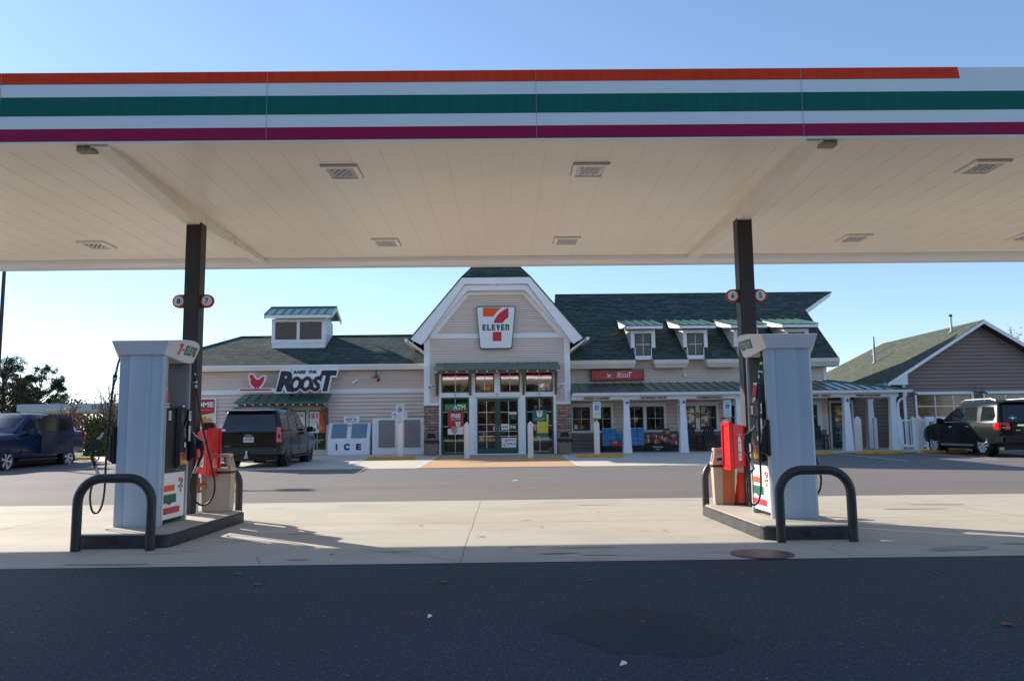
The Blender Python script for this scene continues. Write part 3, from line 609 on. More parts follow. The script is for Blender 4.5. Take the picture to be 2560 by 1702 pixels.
        mb=MB(); mb.T=T; mb.tube([tuple(p) for p in sm],.0135,10,0); h=mb.build('hose','rubber',t,smooth=True,angle=60)
        mb=MB(); mb.T=T
        for a,b,r_,mm in ((2.03,2.0,.019,1),(1.995,1.965,.016,0),(1.96,1.915,.028,0),(1.912,1.892,.031,1),(1.89,1.868,.022,0),(1.865,1.82,.018,1)):
            xa=.35+(2.02-a)*.17; xb=.35+(2.02-b)*.17; mb.cyl((xa,.41,a),(xb,.412,b),r_,n=12,m=mm)
        mb.build('breakaway_coupling',['black','steel'],h,smooth=True,angle=40)
    return t
pl=pump(('7','8')); pl['label']='pale blue grey fuel pump on the left island, panels numbered 7 and 8'; pl.location=(-4.735,10.945,.17)
pr=pump(('5','6')); pr['label']='pale blue grey fuel pump on the right island, panels numbered 5 and 6'; pr.location=(3.765,10.945,.17)
# ================================================================ fire cabinets, bins, tap, cone
def cabinet(xw,s,label):
    # xw = column face, s = side it sticks out to; door faces the lane
    t=thing('fire_cabinet',label,'fire cabinet',(xw,12.2,.7),'red extinguisher cabinets on the canopy columns')
    x1=xw+s*.235; x2=xw+s*.29
    mb=MB(); a=[(xw,12.16,.775),(xw,12.42,.775),(x1,12.44,.745),(x1,12.02,.735)]; b=[(xw,12.16,1.375),(xw,12.42,1.375),(x1,12.44,1.405),(x1,12.02,1.415)]
    mb.hexa(a,b); mb.build('cabinet_body','red',t,bevel=.012)
    mb=MB(); lo,hi=sorted((x1+s*.003,x2)); mb.box(lo,hi,12.0,12.06,.715,1.435); mb.box(lo,hi,12.40,12.46,.715,1.435); mb.box(lo,hi,12.06,12.40,.715,.765); mb.box(lo,hi,12.06,12.40,1.385,1.435); mb.build('door_frame','red',t,bevel=.008)
    mb=MB(); mb.box(lo+.02,hi-.02,12.06,12.40,.766,1.384); mb.build('clear_door','red_clear',t)
    # label on the tapered side that faces the forecourt
    d=Vector((x1-xw,12.02-12.16,0)); L=d.length; d.normalize(); u=d if s>0 else -d; org=Vector((xw,12.16,0))+d*(L*(.62 if s>0 else .5))
    c=Vector((org.x,org.y,1.06)); m=MB(); n=u.cross(Vector((0,0,1)))*.004
    pts=[(-.032,-.20),(.032,-.20),(.032,.10),(.016,.13),(.02,.155),(-.015,.155),(-.032,.12)]
    m.shape(pts,tuple(c+n),1,u=tuple(u),m=0)
    for i,ch in enumerate('FIRE'): m.text(ch,tuple(c+n*1.6+Vector((0,0,.06-.07*i))),.05,u=tuple(u),bold=.03,m=1)
    for dx in (-.03,0,.02): m.add([tuple(c+n*1.5+u*(dx)+Vector((0,0,.17))),tuple(c+n*1.5+u*(dx+.008)+Vector((0,0,.17))),tuple(c+n*1.5+u*(dx*1.8+.008)+Vector((0,0,.20))),tuple(c+n*1.5+u*(dx*1.8)+Vector((0,0,.20)))],[(0,1,2,3)],0)
    m.build('fire_label',['signwhite','red'],t)
cabinet(-4.645,1,'red fire extinguisher cabinet on the left canopy column behind the hose')
cabinet(3.65,-1,'sunlit bright red fire extinguisher cabinet on the right canopy column')
def bin_(x0,x1,y0,y1,z0,body,front,label,hood='beige_plastic'):
    t=thing('waste_bin',label,'waste bin',((x0+x1)/2,(y0+y1)/2,z0),'bins at the ends of the pump islands')
    mb=MB(); mb.hexa([(x0+.02,y0+.02,z0),(x1-.02,y0+.02,z0),(x1-.02,y1,z0),(x0+.02,y1,z0)],[(x0,y0,z0+.60),(x1,y0,z0+.60),(x1,y1,z0+.60),(x0,y1,z0+.60)]); mb.build('bin_body',body,t,bevel=.012)
    if front:
        mb=MB(); mb.box(x0+.14,x1-.03,y0+.0,y0+.018,z0+.02,z0+.585); mb.build('front_panel',front,t)
    mb=MB()
    mb.box(x0-.01,x1+.01,y0-.01,y1+.01,z0+.605,z0+.66)
    for (a,b,c,d_) in ((x0,x0+.06,y0,y0+.06),(x1-.06,x1,y0,y0+.06),(x0,x0+.06,y1-.06,y1),(x1-.06,x1,y1-.06,y1)):
        xm,ym=(x0+x1)/2,(y0+y1)/2; k=.82
        mb.hexa([(a,c,z0+.66),(b,c,z0+.66),(b,d_,z0+.66),(a,d_,z0+.66)],[(xm+(a-xm)*k,ym+(c-ym)*k,z0+.82),(xm+(b-xm)*k,ym+(c-ym)*k,z0+.82),(xm+(b-xm)*k,ym+(d_-ym)*k,z0+.82),(xm+(a-xm)*k,ym+(d_-ym)*k,z0+.82)])
    k=.84; xm,ym=(x0+x1)/2,(y0+y1)/2; mb.box(xm-(xm-x0)*k,xm+(xm-x0)*k,ym-(ym-y0)*k,ym+(ym-y0)*k,z0+.822,z0+.87)
    mb.build('hood',hood,t,bevel=.008)
    mb=MB(); mb.box(x0-.014,x1+.014,y0-.016,y1+.016,z0+.575,z0+.612); mb.build('bin_liner','bag',t,bevel=.01)
bin_(-4.62,-4.17,12.36,12.6,.17,'beige_plastic',None,'tan waste bin behind the left canopy column')
bin_(3.23,3.57,12.50,12.68,.17,'beige_plastic','terracotta','waste bin with terracotta front panel beside the traffic cone')
t=thing('standpipe','rusty orange water tap on a pale pipe beside the left canopy column','water tap',(-4.56,12.25,.17))
mb=MB(); mb.cyl((-4.575,12.13,.17),(-4.565,12.13,.50),.016,n=10); mb.build('pipe','pvc',t,smooth=True)
mb=MB(); mb.tube([(-4.565,12.13,.48),(-4.56,12.13,.56),(-4.54,12.12,.60),(-4.47,12.08,.61),(-4.43,12.06,.60),(-4.425,12.05,.55)],[.022,.026,.024,.02,.022,.018],10); mb.cyl((-4.55,12.12,.60),(-4.55,12.12,.70),.014,n=8); mb.cyl((-4.47,12.08,.61),(-4.46,12.04,.64),.02,n=8); mb.build('tap','rust',t,smooth=True)
t=thing('towel_dispenser','dark grey paper towel dispenser above the left red cabinet','dispenser',(-4.6,12.4,1.4))
mb=MB(); mb.box(-4.64,-4.46,12.38,12.5,1.36,1.52); mb.build('case','column',t,bevel=.02)
mb=MB(); mb.box(-4.62,-4.48,12.365,12.379,1.37,1.40); mb.build('slot','black2',t)
t=thing('traffic_cone','orange traffic cone with a white collar standing by the terracotta bin','traffic cone',(3.72,12.72,.17))
mb=MB(); mb.lathe((3.715,12.62,.17),[(.15,.025),(.10,.35),(.078,.52),(.062,.64),(.035,.86),(.03,.87)],24); mb.build('cone_body','cone',t,smooth=True)
mb=MB(); mb.lathe((3.715,12.62,.17),[(.0835,.49),(.066,.64),(.064,.64)],24); mb.build('collar','signwhite',t,smooth=True)
mb=MB(); mb.box(3.55,3.88,12.45,12.78,.17,.196); mb.build('cone_base','black2',t,bevel=.01)
# ================================================================ store
ZB=.42
st=thing('convenience_store','taupe clapboard shop with a tall clipped gable entrance and green shingled wings','shop building',(0,36,ZB))
st['label']='tan clapboard shop with a tall clipped gable entrance and green shingled wings'
def W(name,m,build,parent=None,**k): return build.build(name,m,parent or st,**k)
# ---- left wing: wall plane y=35.6
LX0,LX1,LY=-16.0,-3.33,35.6
mb=MB(); mb.box(LX0+.05,LX1,LY+.005,41.9,ZB-.1,4.35,0); mb.build('wall','siding',st)
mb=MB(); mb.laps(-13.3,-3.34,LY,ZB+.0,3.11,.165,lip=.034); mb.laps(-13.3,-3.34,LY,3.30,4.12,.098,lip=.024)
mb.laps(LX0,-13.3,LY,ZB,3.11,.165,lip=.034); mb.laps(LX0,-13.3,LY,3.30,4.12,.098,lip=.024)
w_=mb.build('wall',['siding','lapshade'],st); w_['label']='left wing clapboards, wide below the white band and narrow above'
mb=MB(); mb.box(LX0,LX1,LY-.035,LY+.004,3.11,3.30); mb.box(-13.35,-11.75,LY-.05,LY+.004,1.24,1.36); mb.build('trim_band','trim',st)
mb=MB(); mb.box(LX0,-11.8,LY-.06,LY+.003,ZB-.05,1.235); mb.build('stone_base','stone',st)
mb=MB(); mb.box(LX0-.4,LX1,35.13,LY+.003,4.125,4.15,1); mb.box(LX0-.4,LX1,35.10,35.13,4.12,4.30,1); mb.build('soffit_board',['cream','cream'],st)
mb=MB(); mb.prism([(35.0,4.30),(35.098,4.18),(35.098,4.33),(35.0,4.35)],'x',LX0-.45,LX1,0); mb.build('gutter','trim',st)
def slab(mb,a,b,c,d,th=.06,m=0):
    a,b,c,d=map(Vector,(a,b,c,d)); n=(b-a).cross(d-a).normalized()*th
    mb.hexa([tuple(p-n) for p in (a,b,c,d)],[tuple(p) for p in (a,b,c,d)],m)
EZ,RZ,EY,RY=4.36,6.03,35.04,38.5
mb=MB(); slab(mb,(LX0-.1,EY,EZ),(LX1+.0,EY,EZ),(LX1,RY,RZ),(-12.62,RY,RZ)); slab(mb,(-12.62,RY,RZ),(LX1,RY,RZ),(LX1,2*RY-EY,EZ),(LX0-.1,2*RY-EY,EZ)); mb.poly([(LX0-.1,EY,EZ),(-12.62,RY,RZ),(LX0-.1,2*RY-EY,EZ)])
mb.build('roof','shingle',st)['label']='low hipped roof of the left wing with weathered green shingles'
mb=MB(); mb.tube([(-12.66,RY,RZ+.01),(LX1-.9,RY,RZ+.01)],.04,6); mb.tube([(LX0-.1,EY,EZ+.01),(-12.66,RY,RZ+.01)],.035,6); mb.build('ridge_cap','shingle',st)
# cupola
cu=st
mb=MB(); x0,x1,y0,y1=-10.74,-8.28,37.0,38.5
mb.box(x0,x1,y0,y1,5.2,6.68,0)
mb.box(x0-.02,x1+.02,y0-.03,y0-.001,5.53,5.70,0); mb.box(x0-.02,x1+.02,y0-.03,y0-.001,6.55,6.66,0)
for a,b in ((x0-.02,-10.60),(-9.60,-9.46),(-8.44,x1+.02)): mb.box(a,b,y0-.03,y0-.001,5.70,6.55,0)
mb.box(x1+.001,x1+.03,y0-.02,y0+.14,5.53,6.6,0); mb.box(x1+.001,x1+.03,y1-.14,y1,5.9,6.6,0)
c_=mb.build('cupola','trim',st)
for a,b in ((-10.60,-9.60),(-9.46,-8.44)):
    m=MB(); z=5.70
    while z<6.53: m.hexa([(a,y0-.028,z),(b,y0-.028,z),(b,y0-.002,z+.01),(a,y0-.002,z+.01)],[(a,y0-.026,z+.012),(b,y0-.026,z+.012),(b,y0-.002,z+.05),(a,y0-.002,z+.05)]); z+=.052
    m.box((a+b)/2-.015,(a+b)/2+.015,y0-.032,y0-.0285,5.70,6.55); m.build('louver','louver',c_)
def seamroof(mb,x0,x1,yf,zf,yr,zr,step,th=.04,x0r=None,x1r=None,rib=.035,m=0):
    x0r=x0 if x0r is None else x0r; x1r=x1 if x1r is None else x1r
    slab(mb,(x0,yf,zf),(x1,yf,zf),(x1r,yr,zr),(x0r,yr,zr),th,m)
    n=int(round((x1-x0)/step))
    for i in range(n+1):
        x=x0+(x1-x0)*i/n; xr=min(max(x,x0r),x1r); t=1.0
        if x>x1r: t=(x1-x)/(x1-x1r) if x1>x1r else 1
        if x<x0r: t=(x-x0)/(x0r-x0) if x0r>x0 else 1
        if t<.03: continue
        ye,ze=yf+(yr-yf)*t,zf+(zr-zf)*t
        mb.hexa([(x-.012,yf,zf),(x+.012,yf,zf),(x+.012,ye,ze),(x-.012,ye,ze)],[(x-.012,yf,zf+rib),(x+.012,yf,zf+rib),(x+.012,ye,ze+rib),(x-.012,ye,ze+rib)],m)
mb=MB(); seamroof(mb,-11.02,-7.9,36.62,6.83,37.75,7.33,.39); seamroof(mb,-7.9,-11.02,38.88,6.83,37.75,7.33,.39); mb.box(-11.02,-7.9,37.70,37.80,7.32,7.375); mb.build('cupola_roof','green_metal',c_)
mb=MB(); mb.box(-11.0,-7.92,36.62,36.66,6.66,6.80); 
for x in (-7.95,-11.02):
    mb.hexa([(x,36.62,6.64),(x+.05,36.62,6.64),(x+.05,37.75,7.14),(x,37.75,7.14)],[(x,36.62,6.79),(x+.05,36.62,6.79),(x+.05,37.75,7.29),(x,37.75,7.29)])
    mb.hexa([(x,37.75,7.14),(x+.05,37.75,7.14),(x+.05,38.88,6.64),(x,38.88,6.64)],[(x,37.75,7.29),(x+.05,37.75,7.29),(x+.05,38.88,6.79),(x,38.88,6.79)])
mb.prism([(37.0,6.66),(38.5,6.66),(37.75,7.12)],'x',x1-.1,x1-.02); mb.build('cupola_fascia','trim',c_)
# ---- small awning and windows of the left wing
def bulbs(x0,x1,n,y,z,parent):
    m=MB()
    for i in range(n): m.lathe((x0+(x1-x0)*i/(n-1),y,z),[(.012,.0),(.036,.018),(.04,.045),(.02,.075)],10)
    m.build('rafter_end_bulb','cream',parent,smooth=True)
aw=thing('awning','green metal awning on timber brackets under the rooster sign','awning',(-9.6,35.2,2.7))
mb=MB(); seamroof(mb,-11.62,-7.60,34.55,2.72,35.57,3.10,.45,x0r=-11.5,x1r=-7.62); mb.box(-11.6,-7.6,34.55,34.575,2.66,2.71); mb.build('awning_roof','green_metal',aw)
mb=MB(); mb.box(-11.45,-7.78,34.75,34.87,2.50,2.64); 
for x in (-11.62,-9.76,-7.95):
    mb.box(x+.05,x+.19,34.66,35.58,2.40,2.50); mb.box(x+.05,x+.19,35.46,35.58,1.55 if x<-11 else 1.75,2.40)
    mb.hexa([(x+.06,35.40,1.75),(x+.18,35.40,1.75),(x+.18,35.46,1.75),(x+.06,35.46,1.75)],[(x+.06,34.78,2.38),(x+.18,34.78,2.38),(x+.18,34.95,2.38),(x+.06,34.95,2.38)])
for i in range(11): xx=-11.5+i*.365; mb.box(xx,xx+.05,34.6,35.5,2.60,2.655)
mb.build('timber_bracket','wood',aw); bulbs(-11.48,-7.72,12,34.62,2.57,aw)
def window(parent,x0,x1,y,z0,z1,fr=.05,cols=2,rows=2,gl='glass',hs=None,vs=None,mw=.018,name='window'):
    """green frame, glass pane and white muntins, front face at y"""
    m=MB(); 
    m.box(x0,x1,y-.03,y,z0,z0+fr); m.box(x0,x1,y-.03,y,z1-fr,z1); m.box(x0,x0+fr,y-.03,y,z0+fr,z1-fr); m.box(x1-fr,x1,y-.03,y,z0+fr,z1-fr)
    f=m.build(name,'green_frame',parent)
    m=MB(); m.box(x0+fr,x1-fr,y-.012,y-.002,z0+fr,z1-fr); m.build('pane',gl,f)
    m=MB(); 
    zs=hs if hs is not None else [z0+(z1-z0)*i/rows for i in range(1,rows)]
    xs=vs if vs is not None else [x0+(x1-x0)*i/cols for i in range(1,cols)]
    for x in xs: m.box(x-mw/2,x+mw/2,y-.018,y-.0125,z0+fr,z1-fr)
    zp=[z0+fr]+[q for q in zs]+[z1-fr]
    xe=[x0+fr]+list(xs)+[x1-fr]
    for z in zs:
        for a,b in zip(xe,xe[1:]): m.box(a+(mw/2 if a!=x0+fr else 0),b-(mw/2 if b!=x1-fr else 0),y-.018,y-.0125,z-mw/2,z+mw/2)
    m.build('muntin','mutin',f)
    return f
Y=35.56
mb=MB(); mb.box(-11.45,-7.72,Y,LY+.002,.50,.66); mb.box(-11.45,-7.72,Y,LY+.002,2.37,2.56); 
for a,b in ((-11.45,-11.3),(-9.80,-9.50),(-8.74,-8.62),(-7.86,-7.72)): mb.box(a,b,Y,LY+.002,.66,2.37)
mb.build('window_surround','cream',st)
window(st,-11.3,-10.55,Y,.66,2.37,rows=3); window(st,-10.55,-9.8,Y,.66,2.37,rows=3)
window(st,-9.50,-8.74,Y,.66,2.37,rows=4)
wf=window(st,-8.62,-7.86,Y,.66,2.37,rows=4)
def food(m,x,y,z,s,a=0,b=1,c=2):
    m.lathe((x,y,z),[(s*.95,0),(s,.25*s),(s*.9,.3*s)],14,a); 
# posters on these windows
t=thing('window_poster','white poster reading $1 beside an orange strip, in the window near the ice freezer','poster',(-8.24,35.5,1.9))
mb=MB(); y=35.53; mb.box(-8.58,-8.16,y-.004,y,1.39,2.33,0); mb.box(-8.159,-7.90,y-.004,y,1.39,2.33,1)
mb.text('$1',(-8.38,y-.008,2.12),.26,.30,bold=.03,m=1)
for i in range(3): mb.text('with any large drink'[:20-4*i],(-8.40,y-.008,1.90-.05*i),.025,.32-.05*i,m=2)
mb.build('sheet',['signwhite','orange','ink'],t)
mb=MB(); mb.shape(arc(-8.10,1.62,.10,0,340,12),(0,y-.006,0),1,m=0); mb.shape(arc(-8.38,1.52,.09,0,340,12),(0,y-.006,0),1,m=1); mb.shape([(-8.25,1.55),(-8.19,1.55),(-8.19,1.76),(-8.205,1.80),(-8.205,1.86),(-8.235,1.86),(-8.235,1.80),(-8.25,1.76)],(0,y-.0065,0),1,m=2); mb.build('food_picture',['foodtan','atmgreen','sred'],t)
t=thing('window_poster','white poster priced 6.50 in black, in the window behind the tall dark wagon','poster',(-9.12,35.5,2.1))
mb=MB(); mb.box(-9.45,-8.79,y-.004,y,1.5,2.32,0); mb.text('6',(-9.08,y-.008,2.10),.20,.13,bold=.04,m=2); mb.text('1',(-9.24,y-.008,2.1),.2,.06,bold=.04,m=2); mb.text('50',(-8.93,y-.008,2.15),.09,.13,bold=.03,m=2); mb.text('large pizza',(-9.1,y-.008,2.26),.03,.3,m=2); mb.shape(arc(-9.38,2.25,.05,0,340,10),(0,y-.006,0),1,m=1)
mb.shape(arc(-9.12,1.76,.16,0,340,14),(0,y-.006,0),1,m=3); mb.build('sheet',['signwhite','yellowbtn','ink','foodtan'],t)
t=thing('wall_poster','framed dark red and cream food poster reading HOME on the far left wall','poster',(-13.3,35.5,2.3))
mb=MB(); mb.box(-13.95,-12.70,35.50,35.56,1.63,2.96,0); mb.build('frame','trim',t)
mb=MB(); yy=35.498; mb.poly([(-13.9,yy,2.1),(-12.76,yy,2.32),(-12.76,yy,2.91),(-13.9,yy,2.91)],0); mb.poly([(-13.9,yy,1.68),(-12.76,yy,1.68),(-12.76,yy,2.319),(-13.9,yy,2.099)],1)
mb.text('HOME',(-13.33,yy-.004,2.68),.23,1.05,bold=.04,m=2); mb.text('OF PERFECTION',(-13.3,yy-.004,2.44),.07,.85,bold=.02,m=3)
for a,b,s in ((-12.98,1.95,.15),(-13.2,2.05,.12),(-13.25,1.88,.16)): mb.shape(arc(a,b,s,0,340,12),(0,yy-.003-s*.01,0),1,m=4)
mb.build('print',['panelred','cream','signwhite','foodtan','foodtan'],t)
# ---- rooster sign
t=thing('rooster_sign','large white outlined rooster and ROOST lettering on the left wing above the awning','shop sign',(-9.6,35.4,3.7))
y=34.95
back=MB()
ys_=35.08
for xx in (-11.2,-9.7,-8.7,-7.8): back.box(xx,xx+.06,35.081,35.6,3.4,3.46)
def outline(mb,pts,c,k,grow,m):
    # offset polygon away from its centre line for the white border
    n=len(pts); out=[]
    ar=sum(pts[i][0]*pts[(i+1)%n][1]-pts[(i+1)%n][0]*pts[i][1] for i in range(n)); sg=1 if ar>0 else -1
    for i in range(n):
        a=Vector(pts[i-1]);b=Vector(pts[i]);d_=Vector(pts[(i+1)%n]); t=(d_-a).normalized(); nrm=Vector((t.y,-t.x))*sg
        out.append((b.x*k+nrm.x*grow+c[0],b.y*k+nrm.y*grow+c[1]))
    mb.prism(out,'y',y,ys_,m)
outline(back,ROOSTER,(-10.86,3.68),.34,.055,0)
back.prism([(-11.68,3.30),(-11.62,3.38),(-10.1,3.38),(-10.05,3.2),(-11.6,3.2)],'y',y+.002,ys_+.001,0)
BX,BZ,BWW,BH=-8.72,3.63,2.62,.90
# white backing of the word: hull pieces behind letters
for pts in ([(-9.90,3.3),(-7.95,3.3),(-7.75,3.8),(-7.7,4.2),(-9.3,4.2),(-9.4,3.9)],): back.prism(pts,'y',y+.012,ys_+.002,0)
back.build('backing','white',t,bevel=0)
m=MB(); m.solid([(a,b) for a,b in ROOSTER],(-10.86,y-.001,3.68),.33,.014,m=0); m.build('rooster','sred',t)
m=MB(); m.prism([(-11.62,3.27),(-11.55,3.34),(-10.28,3.34),(-10.16,3.27)],'y',y-.014,y-.001,0); m.build('perch','sred',t)
LT=(('R',-9.66,3.665,.72,.90),('O',-9.17,3.545,.47,.665),('O',-8.71,3.545,.47,.665),('S',-8.27,3.545,.45,.665),('T',-7.74,3.67,.70,.90))
m=MB()
for ch,cx,cz,w_,h_ in LT: m.text(ch,(cx,y+.0,cz),h_+.13,w_+.12,bold=.12,shear=.25,depth=.16)
m.build('letter_backing','white',t)
m=MB()
for ch,cx,cz,w_,h_ in LT:
    m.text(ch,(cx+.014,y-.003,cz-.014),h_,w_,bold=.048,shear=.25,m=1); m.text(ch,(cx,y-.016,cz),h_,w_,bold=.048,shear=.25,m=0,depth=.012)
m.build('big_lettering',['ink','panelred'],t)
m=MB(); m.text('RAISE',(-9.0,y-.006,4.06),.15,.56,bold=.05,shear=.25,m=0); m.text('THE',(-8.45,y-.006,4.06),.15,.38,bold=.05,shear=.25,m=0); m.build('small_lettering','ink',t); t.location.x+=.10; t.location.z-=.03
# gooseneck lamp, cameras
def gooseneck(x,y,z,s,label,cam_=False,base=0):
    t=thing('gooseneck_lamp',label,'wall lamp',(x,y,z),'green gooseneck lamps')
    m=MB(); pts=[(x+base,y+.28,z-.02),(x+base,y+.10,z)]+[(x+base+(-base)*.5*(1-math.cos(a)),y+.10-.0*a-.17*(1-math.cos(a))*.5,z+s*math.sin(a)) for a in [math.pi*i/8 for i in range(9)]]
    m.tube(pts,.016,8); m.build('arm','green_metal',t,smooth=True,angle=60)
    m=MB(); m.lathe((x,y-.07,z-.14),[(.20,0),(.17,.05),(.06,.09),(.045,.17),(.02,.19)],18); m.build('shade','green_metal',t,smooth=True,angle=30)
    m=MB(); m.lathe((x+base,y+.25,z-.02),[(.05,0),(.05,.04)],12,ax='y'); m.build('wall_plate','green_metal',t,smooth=True)
    return t
gooseneck(-5.63,35.3,3.88,.26,'green gooseneck lamp on the left wing wall above the ice freezers')
t=thing('dome_camera','small dark dome camera under the gooseneck lamp of the left wing','security camera',(-5.55,35.3,3.65)); m=MB(); m.lathe((-5.53,35.28,3.6),[(.02,0),(.06,.03),(.07,.08),(.05,.11)],12); m.build('dome','black',t,smooth=True); m=MB(); m.box(-5.56,-5.50,35.3,35.6,3.70,3.73); m.build('mount','white',t)
t=thing('dome_camera','small white camera on the left wing wall right of the ROOST lettering','security camera',(-6.62,35.4,3.6)); m=MB(); m.lathe((-6.64,35.38,3.5),[(.01,0),(.05,.03),(.055,.10),(.04,.13)],12); m.build('dome','white',t,smooth=True); m=MB(); m.box(-6.56,-6.48,35.45,35.6,3.62,3.74); m.box(-6.66,-6.50,35.36,35.44,3.62,3.66); m.build('mount','white',t)
# ---- entrance tower
TY=33.4; TX0,TX1=-3.33,2.78; TC=(TX0+TX1)/2
mb=MB(); mb.box(TX0+.03,TX1-.03,TY+.006,42,ZB-.1,5.1,0); mb.prism([(TX0+.03,5.1),(TX1-.03,5.1),(1.0,7.5),(-1.6,7.5)],'y',TY+.006,41,0); mb.build('wall','siding',st)
sl_=(7.18-5.5)/(-1.49+3.22)
def tf(z):
    if z<5.44: return (TX0+.2,TX1-.2)
    h=min(1,(z-5.44)/(7.10-5.44)); return (-2.80+1.34*h,2.26-1.41*h)
mb=MB(); mb.laps(TX0+.2,TX1-.2,TY,2.5,5.26,.1,lip=.024); mb.laps(0,0,TY,5.44,7.10,.1,lip=.024,fn=tf); mb.build('wall',['siding','lapshade'],st)['label']='entrance gable clapboards'
mb=MB(); y0,y1=TY-.04,TY+.004
mb.box(TX0,TX0+.24,y0,y1,2.46,5.26); mb.box(TX1-.24,TX1,y0,y1,2.46,5.26); mb.box(TX0,TX1,y0,y1,5.26,5.44)
mb.box(TX0+.0,-2.7,y0-.02,y0-.001,2.46,2.58); mb.box(2.17,TX1,y0-.02,y0-.001,2.46,2.58); mb.box(TX0+.24,-2.7,y0,y1,3.13,3.33); mb.box(2.17,TX1-.24,y0,y1,3.13,3.33)
mb.build('trim_board','trim',st)
for a,b in ((TX0,-2.70),(2.16,TX1)):
    mb=MB(); mb.box(a,b,TY-.06,TY+.5,ZB-.05,2.455); mb.build('stone_pier','stone',st)
# rakes: outer overhang at y 32.9
def rake(mb,o,i,y0,y1,m=0):
    n=len(o)
    for k in range(n-1):
        mb.hexa([(o[k][0],y0,o[k][1]),(o[k+1][0],y0,o[k+1][1]),(o[k+1][0],y1,o[k+1][1]),(o[k][0],y1,o[k][1])][::1],[(i[k][0],y0,i[k][1]),(i[k+1][0],y0,i[k+1][1]),(i[k+1][0],y1,i[k+1][1]),(i[k][0],y1,i[k][1])],m)
O=[(-3.87,5.19),(-1.70,7.74),(1.13,7.74),(3.32,5.17)]; I1=[(-3.39,4.94),(-1.60,7.46),(1.03,7.46),(2.89,4.92)]; I2=[(-3.20,5.50),(-1.49,7.18),(.89,7.18),(2.66,5.48)]; I3=[(-2.80,5.44),(-1.44,7.08),(.85,7.08),(2.26,5.44)]
mb=MB(); rake(mb,O,I1,32.88,32.93)
rake(mb,[(-3.34,5.02),(-1.60,7.46),(1.03,7.46),(2.84,5.0)],[(-3.30,5.12),(-1.50,7.22),(.93,7.22),(2.76,5.1)],33.0,33.35)
rake(mb,[(-3.31,5.30),(-1.53,7.24),(.95,7.24),(2.74,5.28)],I3,TY-.06,TY+.003)
mb.build('rake_board','trim',st)
mb=MB(); # cream soffit underside between outer rake and wall
for a,b in ((O[0],O[1]),(O[1],O[2]),(O[2],O[3])):
    dz=-.10; mb.poly([(a[0]*.985,32.93,a[1]+dz-.06),(b[0]*.985,32.93,b[1]+dz-.06),(b[0]*.985,33.4,b[1]+dz-.06),(a[0]*.985,33.4,a[1]+dz-.06)])
mb.build('soffit_board','trim',st)
mb=MB(); P=[(-3.92,5.17),(-1.73,7.78),(1.16,7.78),(3.37,5.15)]; RT=9.40; hx=-.285
slab(mb,(P[0][0],42,P[0][1]),(P[0][0],32.86,P[0][1]),(P[1][0],32.86,P[1][1]),(P[1][0],42,P[1][1]),.05)
slab(mb,(P[2][0],42,P[2][1]),(P[2][0],32.86,P[2][1]),(P[3][0],32.86,P[3][1]),(P[3][0],42,P[3][1]),.05)
mb.poly([(P[1][0],32.86,7.78),(P[2][0],32.86,7.78),(hx,33.8,RT)]); mb.poly([(P[1][0],32.86,7.78),(hx,33.8,RT),(hx,42,RT),(P[1][0],42,7.78)]); mb.poly([(P[2][0],32.86,7.78),(P[2][0],42,7.78),(hx,42,RT),(hx,33.8,RT)])
mb.prism([(-3.5,5.2),(3.0,5.2),(1.1,7.7),(hx,9.3),(-1.7,7.7)],'y',41.9,42)
mb.build('roof','shingle',st)['label']='steep clipped gable roof of the entrance'
# boxed eave returns and gutters at both sides of the tower
for s,xa,xb in ((-1,-3.95,-3.34),(1,2.79,3.42)):
    mb=MB(); xo,xi=(xa,xb) if s<0 else (xb,xa)
    mb.hexa([(xi,32.95,4.62),(xi,39,4.62),(xi,39,4.72),(xi,32.95,4.72)],[(xo,32.95,5.08),(xo,39,5.08),(xo,39,5.16),(xo,32.95,5.16)])
    mb.build('eave_box','cream',st)
    mb=MB(); x=xo+s*.07; mb.prism([(x-.07,5.19),(x+.07,5.19),(x+.05,5.07),(x-.05,5.07)],'y',32.8,39); mb.build('gutter','trim',st)
# main emblem sign
t=thing('shop_sign','big tapering white emblem sign with an orange and red 7 on the entrance gable','shop sign',(-.3,33.2,5.65))
def rr(pts,r,n=4):
    out=[]
    for i,p in enumerate(pts):
        a=Vector(pts[i-1]);b=Vector(p);c=Vector(pts[(i+1)%len(pts)])
        u=b+(a-b).normalized()*r; v=b+(c-b).normalized()*r
        out+=bez(tuple(u),tuple(b),tuple(v),n)
    return out
SG=[(-1.13,6.57),(.53,6.57),(.355,4.77),(-.985,4.77)]
mb=MB(); mb.prism(rr(SG,.1),'y',33.18,33.39); mb.build('sign_case','sgreen',t)
c0=Vector((-.3,5.67)); mb=MB(); mb.prism(rr([tuple(c0+(Vector(p)-c0)*.955) for p in SG],.085),'y',33.170,33.179); mb.build('sign_face','signwhite',t)
mb=MB(); seven(mb,(-.31,33.166,5.80),1.07,mo=0,mr=1,mg=2,th=.002); mb.build('emblem',['orange','sred','sgreen'],t)
